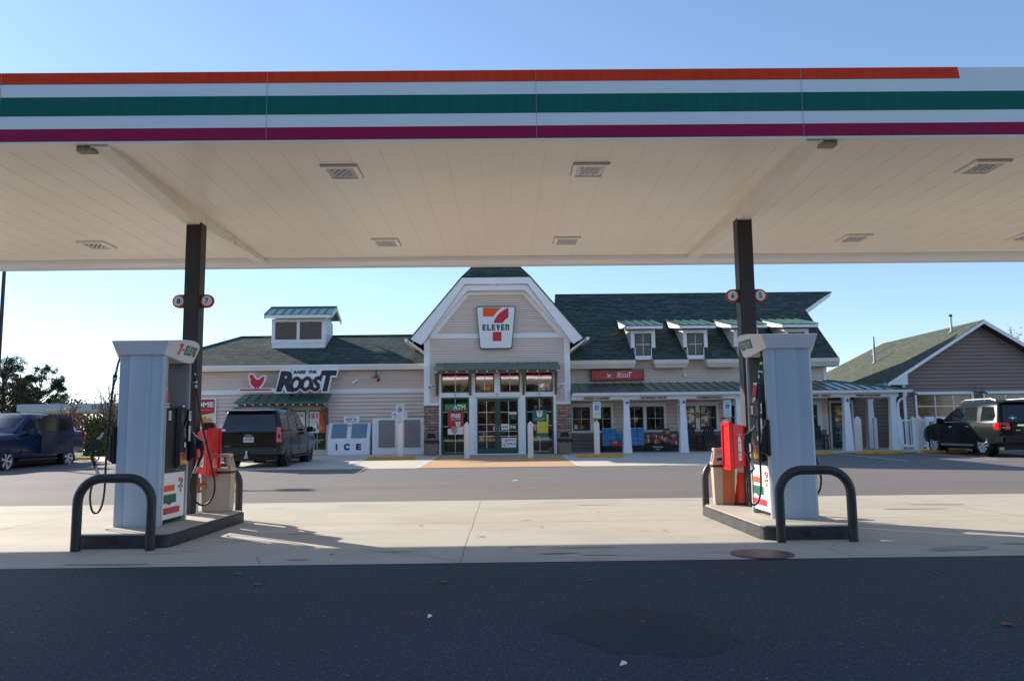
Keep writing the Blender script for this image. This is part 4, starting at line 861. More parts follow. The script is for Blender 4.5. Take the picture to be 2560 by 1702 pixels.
# tower awning
aw=thing('awning','long green metal awning with timber brackets over the entrance windows','awning',(-.28,32.9,3.9))
mb=MB(); seamroof(mb,-2.86,2.31,32.5,3.91,33.38,4.23,.43,x0r=-2.8,x1r=2.27); mb.box(-2.85,2.3,32.5,32.52,3.86,3.905); mb.build('awning_roof','green_metal',aw)
mb=MB(); mb.box(-2.78,2.24,32.62,32.72,3.72,3.84)
for x in (-2.78,-1.40,.82,2.16):
    mb.box(x-.05,x+.05,TY-.14,TY-.041,2.86,3.80); mb.hexa([(x-.04,TY-.14,3.0),(x+.04,TY-.14,3.0),(x+.04,TY-.142,3.12),(x-.04,TY-.142,3.12)],[(x-.04,32.68,3.70),(x+.04,32.68,3.70),(x+.04,32.72,3.72),(x-.04,32.72,3.72)])
for i in range(13): xx=-2.74+i*.41; mb.box(xx-.02,xx+.02,32.55,33.3,3.80,3.855)
mb.build('timber_bracket','wood',aw); bulbs(-2.74,2.2,13,32.56,3.755,aw)
# storefront surround
Y=TY-.075
mb=MB()
for a,b in ((-2.70,-2.615),(-1.45,-1.21),(.665,.885),(2.05,2.165)): mb.box(a,b,Y,Y+.08,.42,2.78)
mb.box(-2.70,2.165,Y,Y+.05,2.78,2.97)
for a,b in ((-2.70,-2.60),(-1.44,-1.20),(-.40,-.16),(.66,.90),(2.04,2.165)): mb.box(a,b,Y,Y+.05,2.97,3.86)
mb.build('storefront_surround','trim',st)
for x0,x1 in ((-2.60,-1.44),(-1.20,-.40),(-.16,.66),(.90,2.04)): window(st,x0,x1,Y+.035,2.97,3.82,fr=.045,rows=1,mw=.022,gl='glass_refl')
window(st,-2.61,-1.45,Y+.035,.42,2.775,fr=.07,hs=[2.17,1.58,1.0],name='window')
window(st,.89,2.05,Y+.035,.42,2.775,fr=.07,hs=[2.15,1.58,1.0],name='window')
mb=MB(); mb.box(-1.20,-1.125,Y+.005,Y+.05,.45,2.72); mb.box(.585,.66,Y+.005,Y+.05,.45,2.72); mb.box(-1.20,.66,Y+.005,Y+.05,.40,.448); mb.build('door_frame','trim',st)
for a,b,s in ((-1.12,-.272,1),(-.268,.58,-1)):
    m=MB(); yy=Y+.02; m.box(a,b,yy,yy+.02,.45,.68); m.box(a,b,yy,yy+.02,2.60,2.72); xa,xb=(a,a+.05) if s>0 else (b-.05,b); m.box(xa,xb,yy,yy+.02,.68,2.60); xa,xb=(b-.11,b) if s>0 else (a,a+.11); m.box(xa,xb,yy,yy+.02,.68,2.60)
    d_=m.build('entrance_door','green_frame',st)
    p0,p1=(a+.05,b-.11) if s>0 else (a+.11,b-.05)
    m=MB(); m.box(p0,p1,yy+.006,yy+.012,.68,2.60); m.build('pane','glass',d_)
    m=MB(); 
    for z in (2.15,1.65,1.36,1.16): m.box(p0,(p0+p1)/2-.01,yy+.001,yy+.0055,z-.01,z+.01); m.box((p0+p1)/2+.01,p1,yy+.001,yy+.0055,z-.01,z+.01)
    m.box((p0+p1)/2-.01,(p0+p1)/2+.01,yy+.001,yy+.0055,.68,2.60); m.build('muntin','mutin',d_)
    m=MB(); x=-.27-s*.06; q=-s*.10
    m.tube([(x,yy,1.36),(x,yy-.06,1.36),(x+q*.0,yy-.07,1.56),(x,yy-.06,1.57),(x,yy,1.57)],.012,8); m.tube([(x,yy-.06,1.36),(x+q,yy-.06,1.37),(x+q,yy-.06,1.56),(x,yy-.06,1.57)],.012,8); m.build('handle','chrome',d_,smooth=True)
# posters in the entrance windows
def sheetthing(name,label,x0,x1,z0,z1,y,parts,cat='poster'):
    t=thing(name,label,cat,((x0+x1)/2,y,(z0+z1)/2)); return t
y=TY-.075+.015
t=sheetthing('banner','green banner reading ATM at the top of the left entrance window',-2.46,-1.55,2.2,2.53,y,0,'banner')
mb=MB(); mb.hexa([(-2.47,y-.004,2.22),(-1.545,y-.004,2.22),(-1.545,y,2.22),(-2.47,y,2.22)],[(-2.47,y-.004,2.50),(-1.545,y-.004,2.54),(-1.545,y,2.54),(-2.47,y,2.50)],0); mb.text('ATM',(-1.86,y-.007,2.37),.20,.50,bold=.03,m=1); mb.text('surcharge free',(-2.29,y-.007,2.37),.035,.3,shear=.2,m=1); mb.build('sheet',['atmgreen','signwhite'],t)
t=sheetthing('window_poster','red poster reading FREE above a cup and a bun, left entrance window',-2.33,-1.69,1.25,2.2,y,0)
mb=MB(); mb.box(-2.34,-1.685,y-.006,y-.002,1.25,2.20,0); mb.poly([(-2.34,y-.0065,1.25),(-1.685,y-.0065,1.25),(-1.685,y-.0065,1.58),(-2.34,y-.0065,1.47)],1); mb.text('FREE',(-2.01,y-.008,2.02),.17,.40,bold=.035,m=1); mb.text('SMALL COFFEE',(-2.01,y-.008,1.88),.045,.40,bold=.02,m=1); mb.text('WITH BREAKFAST SANDWICH',(-2.01,y-.008,1.82),.018,.42,m=1)
mb.build('sheet',['panelred','signwhite'],t)
mb=MB(); mb.shape([(-2.03,1.77),(-1.80,1.77),(-1.84,1.57),(-1.99,1.57)],(0,y-.009,0),1,m=1); seven(mb,(-1.915,y-.011,1.67),.08,mo=2,mr=2,mg=2,th=.001,word=False); mb.shape(arc(-2.09,1.48,.12,0,180,10)+[(-2.2,1.46),(-1.98,1.46)],(0,y-.009,0),1,m=0); mb.shape(arc(-2.06,1.42,.13,180,360,10),(0,y-.009,0),1,m=0); mb.box(-2.19,-1.95,y-.011,y-.0095,1.43,1.455,3); mb.build('food_picture',['foodtan','cup','sred','atmgreen'],t)
t=sheetthing('window_poster','teal green poster with a small white shield and 7 in the right entrance window',1.18,1.76,1.74,2.23,y,0)
mb=MB(); mb.box(1.17,1.76,y-.006,y-.002,1.74,2.23,0); mb.shape([(1.34,2.19),(1.60,2.19),(1.575,1.97),(1.47,1.91),(1.365,1.97)],(0,y-.008,0),1,m=1); seven(mb,(1.47,y-.010,2.09),.12,mo=2,mr=2,mg=2,th=.001,word=False); mb.text('SERVING & ALWAYS',(1.47,y-.008,1.86),.03,.42,bold=.02,m=1); mb.text('THE BEST',(1.47,y-.008,1.81),.025,.24,m=1); mb.build('sheet',['teal','signwhite','sred'],t)
t=sheetthing('window_poster','yellow display sheet half hidden behind the teal poster, right entrance window',1.38,1.8,1.22,1.74,y,0)
mb=MB(); mb.box(1.36,1.82,y-.0018,y+.004,1.27,1.738,0); mb.box(1.76,1.84,y-.0018,y+.004,1.738,2.05,0); mb.box(1.36,1.82,y-.0018,y+.004,1.15,1.268,1); mb.build('sheet',['yellowbtn','teal'],t)
y=TY-.075+.02
t=sheetthing('door_sticker','white price sheet reading 3/$6 on the right entrance door beside a green strip',-.12,.2,1.42,1.66,y,0,'sticker')
mb=MB(); mb.box(-.12,.195,y-.004,y,1.42,1.66,0); mb.text('3/$6',(.035,y-.007,1.54),.10,.22,bold=.03,m=1); mb.build('sheet',['signwhite','ink'],t)
t=sheetthing('door_sticker','green picture strip beside the 3/$6 sheet on the right entrance door',.2,.5,1.43,1.66,y,0,'sticker')
mb=MB(); mb.box(.205,.50,y-.004,y,1.43,1.66,0); mb.shape(arc(.28,1.545,.06,0,340,10),(0,y-.006,0),1,m=1); mb.shape(arc(.42,1.53,.05,0,340,10),(0,y-.006,0),1,m=2); mb.shape(arc(.28,1.545,.03,0,340,10),(0,y-.007,0),1,m=3); mb.build('sheet',['atmgreen','signwhite','signwhite','ink'],t)
t=sheetthing('door_sticker','large white sheet reading SAVE twice, low on the right entrance door',-.12,.48,.68,1.09,y,0,'sticker')
mb=MB(); mb.box(-.115,.485,y-.004,y,.69,1.09,0); mb.text('SAVE $10',(.28,y-.007,1.00),.07,.32,bold=.03,m=1); mb.text('SAVE $3',(.28,y-.007,.84),.07,.32,bold=.03,m=1); mb.shape([(.03,.93),(.12,.93),(.12,.98),(.08,1.04),(.04,1.04)],(0,y-.006,0),1,m=2); mb.shape(arc(.0,.80,.07,0,340,10),(0,y-.006,0),1,m=3); mb.build('sheet',['signwhite','ink','foodtan','yellowbtn'],t)
t=sheetthing('door_sticker','small pale teal notice with dark lines on the right entrance door',.21,.51,1.85,2.13,y,0,'sticker')
mb=MB(); mb.box(.205,.515,y-.004,y,2.05,2.13,0); mb.box(.235,.50,y-.004,y,1.83,2.049,1)
for i in range(5): mb.text('open hours',(.38,y-.007,2.01-.035*i),.018,.18,m=2)
mb.build('sheet',['signgreen','black','signwhite'],t)
for x,s,lab in ((-3.0,1,'twin floodlight on the white band left of the entrance'),(2.45,-1,'twin floodlight on the white band right of the entrance')):
    t=thing('floodlight',lab,'floodlight',(x,TY-.1,3.26)); m=MB(); m.box(x-.05,x+.05,TY-.08,TY-.041,3.18,3.28); m.build('base','white',t)
    m=MB(); m.cyl((x-.02,TY-.07,3.23),(x-.09,TY-.19,3.19),.025,.05,n=12); m.cyl((x+.02,TY-.07,3.25),(x+.09,TY-.19,3.27),.025,.05,n=12); m.build('lamp_head','steel',t,smooth=True)
for x in (-2.03,-.28,1.48):
    t=thing('wall_spotlight',{-2.03:'tiny brass spotlight on the white sill over the left entrance window',-.28:'tiny brass spotlight on the white sill over the doors',1.48:'tiny brass spotlight on the white sill over the right entrance window'}[x],'spotlight',(x,TY-.1,2.9)); m=MB(); m.cyl((x,TY-.05,2.92),(x,TY-.12,2.90),.02,n=10); m.cyl((x,TY-.12,2.94),(x,TY-.13,2.84),.03,.04,n=10); m.build('lamp_head','steel',t,smooth=True)
# ---- right wing
RY0=35.2; RX1=14.25
mb=MB(); mb.box(2.78,RX1,RY0+.006,43.6,ZB-.1,4.5,0); mb.prism([(35.25,4.4),(43.75,4.4),(39.5,7.9)],'x',RX1-.3,RX1-.001,0); mb.build('wall','siding',st)
mb=MB(); mb.laps(2.79,RX1-.12,RY0,3.30,4.42,.098,lip=.024); mb.laps(2.79,RX1-.12,RY0,ZB+.85,3.15,.165,lip=.034); mb.build('wall',['siding','lapshade'],st)['label']='right wing clapboards'
mb=MB(); mb.laps(2.79,RX1-.12,RY0,ZB,ZB+.83,.165,lip=.034); mb.build('lower_wall',['siding_dark','lapshade2'],st)
mb=MB(); mb.box(RX1-.12,RX1+.02,RY0-.04,RY0+.003,3.3,4.42); mb.box(RX1-.001,RX1+.03,RY0+.004,RY0+.2,3.3,4.42); mb.build('corner_board','trim',st)
rz=lambda y:4.42+.751*(y-34.6)
DX=[6.12,8.42,10.65,12.885]
mb=MB(); slab(mb,(2.6,35.3,rz(35.3)),(RX1+.35,35.3,rz(35.3)),(RX1+.35,39.5,rz(39.5)),(2.6,39.5,rz(39.5)),.05)
xs=[2.6]
for c in DX: xs+= [c-.40,c+.40]
xs.append(RX1+.35)
for a,b in zip(xs[::2],xs[1::2]): slab(mb,(a,34.52,rz(34.52)),(b,34.52,rz(34.52)),(b,35.3,rz(35.3)),(a,35.3,rz(35.3)),.05)
slab(mb,(2.6,39.5,rz(39.5)),(RX1+.35,39.5,rz(39.5)),(RX1+.35,44.4,rz(34.6)),(2.6,44.4,rz(34.6)),.05)
# hood that pushes out of the right gable at the ridge
hz=rz(39.5); hb=rz(38.05)
mb.add([(RX1+.35,38.05,hb),(RX1+.35,39.5,hz),(16.5,39.5,hz),(RX1+.35,40.95,hb)],[(0,1,2),(1,3,2)],0)
mb.tube([(2.6,39.5,hz+.01),(16.5,39.5,hz+.01)],.04,6)
mb.build('roof','shingle',st)['label']='tall dark green shingled roof of the right wing'
mb=MB(); mb.hexa([(RX1+.30,38.0,hb-.22),(RX1+.35,38.0,hb-.22),(16.42,39.48,hz-.2),(16.36,39.5,hz-.2)],[(RX1+.30,38.0,hb-.02),(RX1+.35,38.0,hb-.02),(16.47,39.48,hz-.012),(16.4,39.5,hz-.012)])
mb.hexa([(RX1+.30,34.56,rz(34.56)-.24),(RX1+.34,34.56,rz(34.56)-.24),(RX1+.34,38.0,hb-.24),(RX1+.30,38.0,hb-.24)],[(RX1+.30,34.56,rz(34.56)-.06),(RX1+.34,34.56,rz(34.56)-.06),(RX1+.34,38.0,hb-.06),(RX1+.30,38.0,hb-.06)])
mb.build('rake_board','trim',st)
for i,(a,b) in enumerate(zip(xs[::2],xs[1::2])):
    mb=MB(); e=.10 if i<4 else 0; s=.10 if i else 0
    mb.hexa([(a+s*.9,34.60,4.02),(b-e*.9,34.60,4.02),(b-e*.9,35.19,4.02),(a+s*.9,35.19,4.02)],[(a,34.50,4.20),(b,34.50,4.20),(b,35.19,4.20),(a,35.19,4.20)])
    mb.hexa([(a,34.48,4.202),(b,34.48,4.202),(b,35.19,4.202),(a,35.19,4.202)],[(a,34.47,4.35),(b,34.47,4.35),(b,35.19,4.60),(a,35.19,4.60)])
    mb.build('eave_box','cream',st)['label']='cream eave piece between the dormers'
for c in DX:
    F=34.78
    mb=MB(); a,b=c-.535,c+.535
    mb.box(a,c-.37,F,F+.06,4.92,5.70); mb.box(c+.37,b,F,F+.06,4.92,5.70); mb.box(c-.37,c+.37,F,F+.06,5.55,5.70); mb.box(c-.37,c-.34,F,F+.5,4.40,4.92); mb.box(c+.34,c+.37,F,F+.5,4.40,4.92)
    mb.box(c-.345,c+.345,F-.03,F+.42,4.40,4.57)
    mb.add([(a+.01,F+.061,4.8),(a+.01,36.9,6.1),(a+.01,F+.061,5.75)],[(0,1,2)],1); mb.add([(b-.01,F+.061,4.8),(b-.01,36.9,6.1),(b-.01,F+.061,5.75)],[(0,1,2)],1)
    dm=mb.build('dormer',['trim','cream'],st)
    mb=MB(); seamroof(mb,c-.80,c+.80,34.30,5.86,37.4,6.50,.40,th=.04); mb.build('dormer_roof','green_metal',dm)
    mb=MB(); mb.box(c-.79,c+.79,34.31,34.35,5.70,5.815); mb.hexa([(c-.79,34.351,5.72),(c-.76,34.351,5.72),(c-.76,36.5,6.0),(c-.79,36.5,6.0)],[(c-.79,34.351,5.82),(c-.76,34.351,5.82),(c-.76,36.9,6.34),(c-.79,36.9,6.34)])
    mb.add([(c-.76,34.36,5.72),(c-.535,34.78,5.70),(c-.535,36.6,6.05),(c-.76,36.5,6.0)],[(0,1,2,3)]); mb.build('dormer_fascia','trim',dm)
    fr=.05; x0,x1,z0,z1=c-.36,c+.36,4.575,5.545
    m=MB(); m.box(x0,x1,F+.005,F+.05,z0,z0+fr); m.box(x0,x1,F+.005,F+.05,z1-fr,z1); m.box(x0,x0+fr,F+.005,F+.05,z0+fr,z1-fr); m.box(x1-fr,x1,F+.005,F+.05,z0+fr,z1-fr); f=m.build('window','green_frame',dm)
    m=MB(); m.box(x0+fr,x1-fr,F+.02,F+.03,z0+fr,z1-fr); m.build('pane','glass_dull',f)
    m=MB(); m.box(c-.011,c+.011,F+.008,F+.0195,z0+fr,z1-fr); m.box(x0+fr,c-.0115,F+.008,F+.0195,5.05,5.075); m.box(c+.0115,x1-fr,F+.008,F+.0195,5.05,5.075); m.build('muntin','mutin',f)
# long box sign
t=thing('box_sign','long red light box reading ROOST in white above the porch roof','shop sign',(4.97,35.0,3.75))
mb=MB(); mb.box(3.80,6.15,34.98,35.16,3.51,4.005); mb.build('sign_case','green_frame',t,bevel=.01)
mb=MB(); mb.box(3.86,6.09,34.97,34.979,3.56,3.955); mb.build('sign_face',mat('glossy_red_acrylic',(.50,.006,.02),.2,coat=.15),t)
mb=MB(); y=34.966
for ch,cx,cz,w_,h_ in (('R',5.03,3.76,.17,.25),('O',5.17,3.73,.12,.19),('O',5.29,3.73,.12,.19),('S',5.41,3.73,.11,.19),('T',5.54,3.76,.17,.25)): mb.text(ch,(cx,y,cz),h_,w_,bold=.03,shear=.25)
mb.text('RAISE THE',(5.25,y,3.895),.035,.26,bold=.02,shear=.2); mb.shape([(a,b) for a,b in ROOSTER],(4.62,y,3.745),.09); mb.box(4.42,4.86,y-.001,y,3.645,3.656); mb.build('lettering','signwhite',t)
t=thing('junction_box','small pale junction box on the wall between box sign and right pump','junction box',(8.0,35.1,3.73)); mb=MB(); mb.box(7.93,8.06,35.12,35.19,3.66,3.79); mb.build('cover','steel',t,bevel=.01)
# ---- porch
pt=thing('porch','long porch with white beam, tapered posts and green metal roof along the right wing','porch',(9.5,34,ZB))
mb=MB(); slab(mb,(2.79,32.78,2.90),(16.6,32.78,2.90),(14.25,35.18,3.42),(2.79,35.18,3.42),.04); slab(mb,(16.6,32.78,2.90),(16.6,38,2.90),(14.27,38,3.42),(14.27,35.2,3.42),.04)
n=34
for i in range(n+1):
    x=2.79+(16.55-2.79)*i/n; t_=1.0 if x<14.25 else (16.6-x)/(16.6-14.25); ye,ze=32.78+2.4*t_,2.90+.52*t_
    if t_>.05: mb.hexa([(x-.012,32.78,2.9),(x+.012,32.78,2.9),(x+.012,ye,ze),(x-.012,ye,ze)],[(x-.012,32.78,2.935),(x+.012,32.78,2.935),(x+.012,ye,ze+.035),(x-.012,ye,ze+.035)])
mb.tube([(16.6,32.78,2.92),(14.25,35.18,3.44)],.03,6); mb.build('porch_roof','green_metal',pt)
mb=MB(); mb.box(2.79,16.35,33.05,33.22,2.60,2.78); mb.box(16.18,16.35,33.221,38,2.60,2.78); mb.build('beam','porchwhite',pt)
mb=MB(); mb.box(2.79,16.5,33.221,35.19,2.781,2.80); mb.build('ceiling','cream',pt)
mb=MB(); mb.prism([(32.66,2.87),(32.78,2.87),(32.78,2.765),(32.69,2.765)],'x',2.79,16.78); mb.box(2.79,16.5,32.78,33.049,2.782,2.80); mb.build('gutter','porchwhite',pt)
def post(x,y):
    m=MB(); b,tt=.165,.108
    m.box(x-b-.012,x+b+.012,y-b-.012,y+b+.012,ZB-.05,.60)
    m.hexa([(x-b,y-b,.60),(x+b,y-b,.60),(x+b,y+b,.60),(x-b,y+b,.60)],[(x-tt,y-tt,2.50),(x+tt,y-tt,2.50),(x+tt,y+tt,2.50),(x-tt,y+tt,2.50)])
    m.box(x-tt-.02,x+tt+.02,y-tt-.02,y+tt+.02,2.501,2.599); m.build('post','porchwhite',pt)
for x,y in ((5.05,33.15),(7.38,33.15),(9.70,33.15),(12.0,33.15),(14.18,33.15),(16.12,33.15),(16.42,35.9)): post(x,y)
def plaque(s,x0,x1,label):
    m=MB(); m.box(x0-.05,x1+.05,33.035,33.049,2.585,2.735,0); m.text(s,((x0+x1)/2,33.03,2.655),.095,x1-x0,bold=.035,m=1); o=m.build('letter_board',['cream','ink'],pt); o['label']=label
plaque('FRESH COFFEE',3.31,4.33,'cream board lettered FRESH COFFEE'); plaque('HI-SPEED WI-FI',5.66,6.69,'cream board lettered HI-SPEED WI-FI'); plaque('HOMEMADE PIZZA',7.98,9.02,'cream board lettered HOMEMADE PIZZA'); plaque('BEEF  PORK  BBQ',12.1,13.5,'cream board ending PORK BBQ'); plaque('FRIED CHICKEN',14.6,15.58,'cream board lettered FRIED CHICKEN')
for x in (5.08,7.42,14.2):
    t=thing('porch_spotlight',{5.08:'small dark spotlight on the first porch post from the entrance',7.42:'small dark spotlight on the second porch post from the entrance',14.2:'small brass spotlight on the post left of the FRIED CHICKEN board'}[x],'spotlight',(x,33.0,2.48)); m=MB(); m.cyl((x,33.02,2.50),(x,32.97,2.48),.015,n=8); m.cyl((x,32.97,2.53),(x-.02,32.95,2.42),.03,.04,n=10); m.build('lamp_head','rimdark',t,smooth=True)
# porch windows
PW=[(2.95,4.78,(3.0,3.76),(3.95,4.68)),(5.25,7.10,(5.34,6.09),(6.23,7.0)),(7.58,9.42,(7.64,8.39),(8.57,9.30)),(9.85,11.7,(9.93,10.68),(10.85,11.6)),(12.75,13.95,(12.9,13.75),None)]
Yw=RY0-.075
for a,b,w1,w2 in PW:
    m=MB(); m.box(a,b,Yw,Yw+.078,2.37,2.54); m.box(a,b,Yw,Yw+.078,1.25,1.34)
    e=[a,w1[0]]; 
    segs=[(a,w1[0]),(w1[1],w2[0]),(w2[1],b)] if w2 else [(a,w1[0]),(w1[1],b)]
    for p,q in segs: m.box(p,q,Yw,Yw+.078,1.34,2.37)
    m.build('window_surround','trim',st)
    for w_ in (w1,w2):
        if w_: window(st,w_[0],w_[1],Yw+.035,1.34,2.37,fr=.05)
t=thing('door_sticker','tiny bright sticker in the lower left corner of the first porch window','sticker',(3.1,35.1,1.5)); m=MB(); m.box(3.07,3.20,Yw+.012,Yw+.016,1.42,1.60,0); m.shape(arc(3.135,1.51,.045,0,340,8),(0,Yw+.010,0),1,m=1); m.build('sheet',['signwhite','yellowbtn'],t)
t=thing('wall_plaque','small brown notice between the windows above the first rocking chair','wall plaque',(8.48,35.1,2.0)); m=MB(); m.box(8.41,8.55,Yw-.012,Yw-.001,1.85,2.1,0); 
for i in range(3): m.text('notice',(8.48,Yw-.014,2.04-.06*i),.025,.1,m=1)
m.build('plate',['terracotta','cream'],t)
t=thing('wall_plaque','small red no smoking notice on the wall right of the porch windows','wall plaque',(9.6,35.1,1.8)); m=MB(); m.box(9.55,9.68,RY0-.03,RY0-.022,1.60,1.78,0); m.box(9.50,9.72,RY0-.03,RY0-.022,1.80,1.85,1); m.build('plate',['signwhite','sred'],t)
# ---- brown gabled building
gb=thing('gabled_building','brown clapboard building with a wide gable and large glazed openings behind the black green wagon','building',(21.6,40,ZB))
GY=36.0; GX0,GX1,GP,GZ=18.0,25.2,21.6,6.0
mb=MB(); mb.box(GX0+.01,GX1,GY+.03,50,ZB-.1,3.2); mb.prism([(GX0+.02,3.2),(GX1,3.2),(GP,5.9)],'y',GY+.03,46); mb.box(14.27,GX0+.009,36.93,49.9,ZB-.1,3.2); mb.build('wall','siding_brown',gb)
gf=lambda z:(GX0+.0,GX1) if z<3.75 else (GX0+.0+(z-3.75)*1.60,GX1-(z-3.75)*1.60)
mb=MB(); mb.laps(0,0,GY,ZB,5.95,.165,lip=.032,fn=gf); mb.laps(14.3,GX0,36.9,ZB,3.2,.165,lip=.032); mb.build('wall',['siding_brown','lapshade2'],gb)['label']='brown clapboards'
mb=MB(); mb.box(GX0-.01,GX0+.12,GY-.045,GY-.023,ZB,3.25); mb.build('corner_board','trim',gb); mb=MB(); mb.box(14.28,14.40,36.85,36.899,ZB,2.8); mb.build('corner_board','trim',gb)
sl=(6.09-3.31)/(21.6-17.1)
mb=MB(); slab(mb,(17.08,49.6,3.32),(17.08,35.42,3.32),(GP,35.42,6.10),(GP,45.0,6.10),.06); slab(mb,(GP,45.0,6.10),(GP,35.42,6.10),(26.1,35.42,3.32),(26.1,49.6,3.32),.06); mb.poly([(17.08,49.6,3.32),(GP,45,6.10),(26.1,49.6,3.32)]); mb.build('roof','shingle2',gb)
mb=MB(); mb.hexa([(17.1,35.40,3.14),(GP,35.40,5.92),(GP,35.44,5.92),(17.1,35.44,3.14)],[(17.1,35.40,3.30),(GP,35.40,6.07),(GP,35.44,6.07),(17.1,35.44,3.30)]); mb.hexa([(GP,35.40,5.92),(26.1,35.40,3.14),(26.1,35.44,3.14),(GP,35.44,5.92)],[(GP,35.40,6.07),(26.1,35.40,3.30),(26.1,35.44,3.30),(GP,35.44,6.07)])
mb.prism([(17.2,3.22),(18.0,3.22),(18.0,3.74)],'y',35.445,35.9); mb.hexa([(17.1,35.5,3.18),(17.12,35.5,3.18),(17.12,49,3.18),(17.1,49,3.18)],[(17.0,35.5,3.31),(17.12,35.5,3.31),(17.12,49,3.31),(17.0,49,3.31)]); mb.build('rake_board','trim',gb)
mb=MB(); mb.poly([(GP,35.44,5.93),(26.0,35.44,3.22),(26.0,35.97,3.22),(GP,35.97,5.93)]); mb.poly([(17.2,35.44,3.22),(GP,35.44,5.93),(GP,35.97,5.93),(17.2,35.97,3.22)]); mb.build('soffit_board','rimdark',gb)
for a,b in ((18.52,21.2),(21.62,24.6)):
    m=MB(); m.box(a,b,GY-.06,GY-.024,2.79,2.91); m.box(a,a+.09,GY-.06,GY-.024,ZB,2.79); m.box(b-.12,b,GY-.06,GY-.024,ZB,2.79); m.build('window_surround','trim',gb)
    x0,x1=a+.09,b-.12; w_=window(gb,x0,x1,GY-.025,ZB+.1,2.78,fr=.03,hs=[.97,1.73,2.26],vs=[x0+(x1-x0)/3,x0+2*(x1-x0)/3],mw=.045,gl='glass_brown')
m=MB(); m.box(14.97,15.06,36.84,36.876,ZB,2.6); m.box(16.0,16.1,36.84,36.876,ZB,2.6); m.box(15.06,16.0,36.84,36.876,2.49,2.6); m.build('door_frame','trim',gb)
m=MB(); m.box(15.06,15.25,36.85,36.876,ZB,2.488); m.box(15.83,16.0,36.85,36.876,ZB,2.488); m.box(15.25,15.83,36.85,36.876,ZB,.72); m.box(15.25,15.83,36.85,36.876,2.36,2.488); d_=m.build('side_door','green_frame',gb)
m=MB(); m.box(15.25,15.83,36.86,36.87,.72,2.36); m.build('pane','glass_refl',d_)
m=MB(); 
for z in (1.13,1.54,1.95): m.box(15.25,15.83,36.853,36.859,z-.012,z+.012)
m.build('muntin','mutin',d_)
m=MB(); m.tube([(15.9,36.85,1.55),(15.9,36.77,1.53),(15.9,36.77,1.30),(15.9,36.85,1.28)],.012,8); m.build('handle','chrome',d_)
for x,y,h,lab in ((20.35,None,0,0),):
    pass
def vent(px,y,z0,z1,cap=False):
    m=MB(); m.cyl((px,y,z0-.3),(px,y,z1),.055,n=12); m.lathe((px,y,z0-.02),[(.14,0),(.06,.10)],12)
    v=m.build('vent_pipe','galv',gb,smooth=True)
    if cap: m=MB(); m.cyl((px,y,z1+.001),(px,y,z1+.1),.085,.07,n=10); m.build('vent_cap','black2',v)
vent(19.3,41.3,4.68,5.65); vent(19.95,40.5,5.1,5.95) if False else None
vent(20.3,43.4,5.33,6.3); vent(20.95,36.9,5.72,6.45,True)
def gl(x,y,z,b,label):
    return gooseneck(x,y,z,.30,label,base=b)
gl(18.32,35.72,2.9,-.22,'green gooseneck lamp left of the glazed opening on the brown gable'); gl(21.46,35.72,2.93,-.3,'green gooseneck lamp between the two glazed openings, above the black green wagon')
t=thing('downspout','white curved downpipe at the right corner of the porch','downpipe',(16.3,32.9,.6))
m=MB(); m.tube([(16.5,32.72,2.77),(16.5,32.75,2.62),(16.42,32.85,2.52),(16.3,32.9,2.44),(16.24,32.92,2.3),(16.24,32.92,1.4),(16.28,32.92,.80),(16.36,32.9,.62),(16.52,32.85,.54),(16.85,32.75,.60),(17.05,32.7,.66)],.045,10); m.build('pipe','porchwhite',t,smooth=True,angle=60)
# ---- vinyl fences
def vfence(name,label,pts,h=1.27,z0=.45,posts=None,gate=False):
    t=thing(name,label,'fence',(pts[0][0],pts[0][1],z0),'white vinyl fence runs')
    for (x0,y0),(x1,y1) in zip(pts,pts[1:]):
        L=math.hypot(x1-x0,y1-y0); ux,uy=(x1-x0)/L,(y1-y0)/L
        m=MB(); n=max(2,int(L/.115))
        def seg(a,b,w,za,zb): 
            p=(x0+ux*a,y0+uy*a); q=(x0+ux*b,y0+uy*b); nx,ny=-uy*w,ux*w
            m.hexa([(p[0]-nx,p[1]-ny,za),(q[0]-nx,q[1]-ny,za),(q[0]+nx,q[1]+ny,za),(p[0]+nx,p[1]+ny,za)],[(p[0]-nx,p[1]-ny,zb),(q[0]-nx,q[1]-ny,zb),(q[0]+nx,q[1]+ny,zb),(p[0]+nx,p[1]+ny,zb)])
        seg(.06,L-.06,.025,z0+.06,z0+.13); seg(.06,L-.06,.025,z0+h-.12,z0+h-.06)
        for i in range(1,n): seg(L*i/n-.018,L*i/n+.018,.012,z0+.131,z0+h-.121)
        m.build('picket_panel','vinyl',t)
    for (x,y) in pts:
        m=MB(); m.box(x-.06,x+.06,y-.06,y+.06,z0-.05,z0+h); m.hexa([(x-.07,y-.07,z0+h+.001),(x+.07,y-.07,z0+h+.001),(x+.07,y+.07,z0+h+.001),(x-.07,y+.07,z0+h+.001)],[(x-.01,y-.01,z0+h+.07),(x+.01,y-.01,z0+h+.07),(x+.01,y+.01,z0+h+.07),(x-.01,y+.01,z0+h+.07)]); m.build('fence_post','vinyl',t)
vfence('picket_fence','white vinyl picket fence between the porch corner and the black green wagon',[(16.75,33.9),(17.35,34.0),(17.98,34.1),(20.4,34.2),(22.6,34.3)])
vfence('picket_gate','short white picket gate standing open behind the porch posts',[(16.0,34.6),(16.35,35.3)])
t=thing('stacked_chairs','jumble of white patio chairs behind the picket fence','patio chairs',(18.8,35,ZB)); 
for dx in (0,.5):
    m=MB()
    for k in range(3):
        x=18.5+dx+k*.05; z=.45+k*.22
        m.box(x,x+.04,35.0,35.04,z,z+.55); m.box(x+.38,x+.42,35.0,35.04,z,z+.55); m.box(x,x+.42,35.0,35.4,z+.42,z+.45); m.box(x,x+.42,35.38,35.42,z+.5,z+.9)
    m.build('chair','white',t)
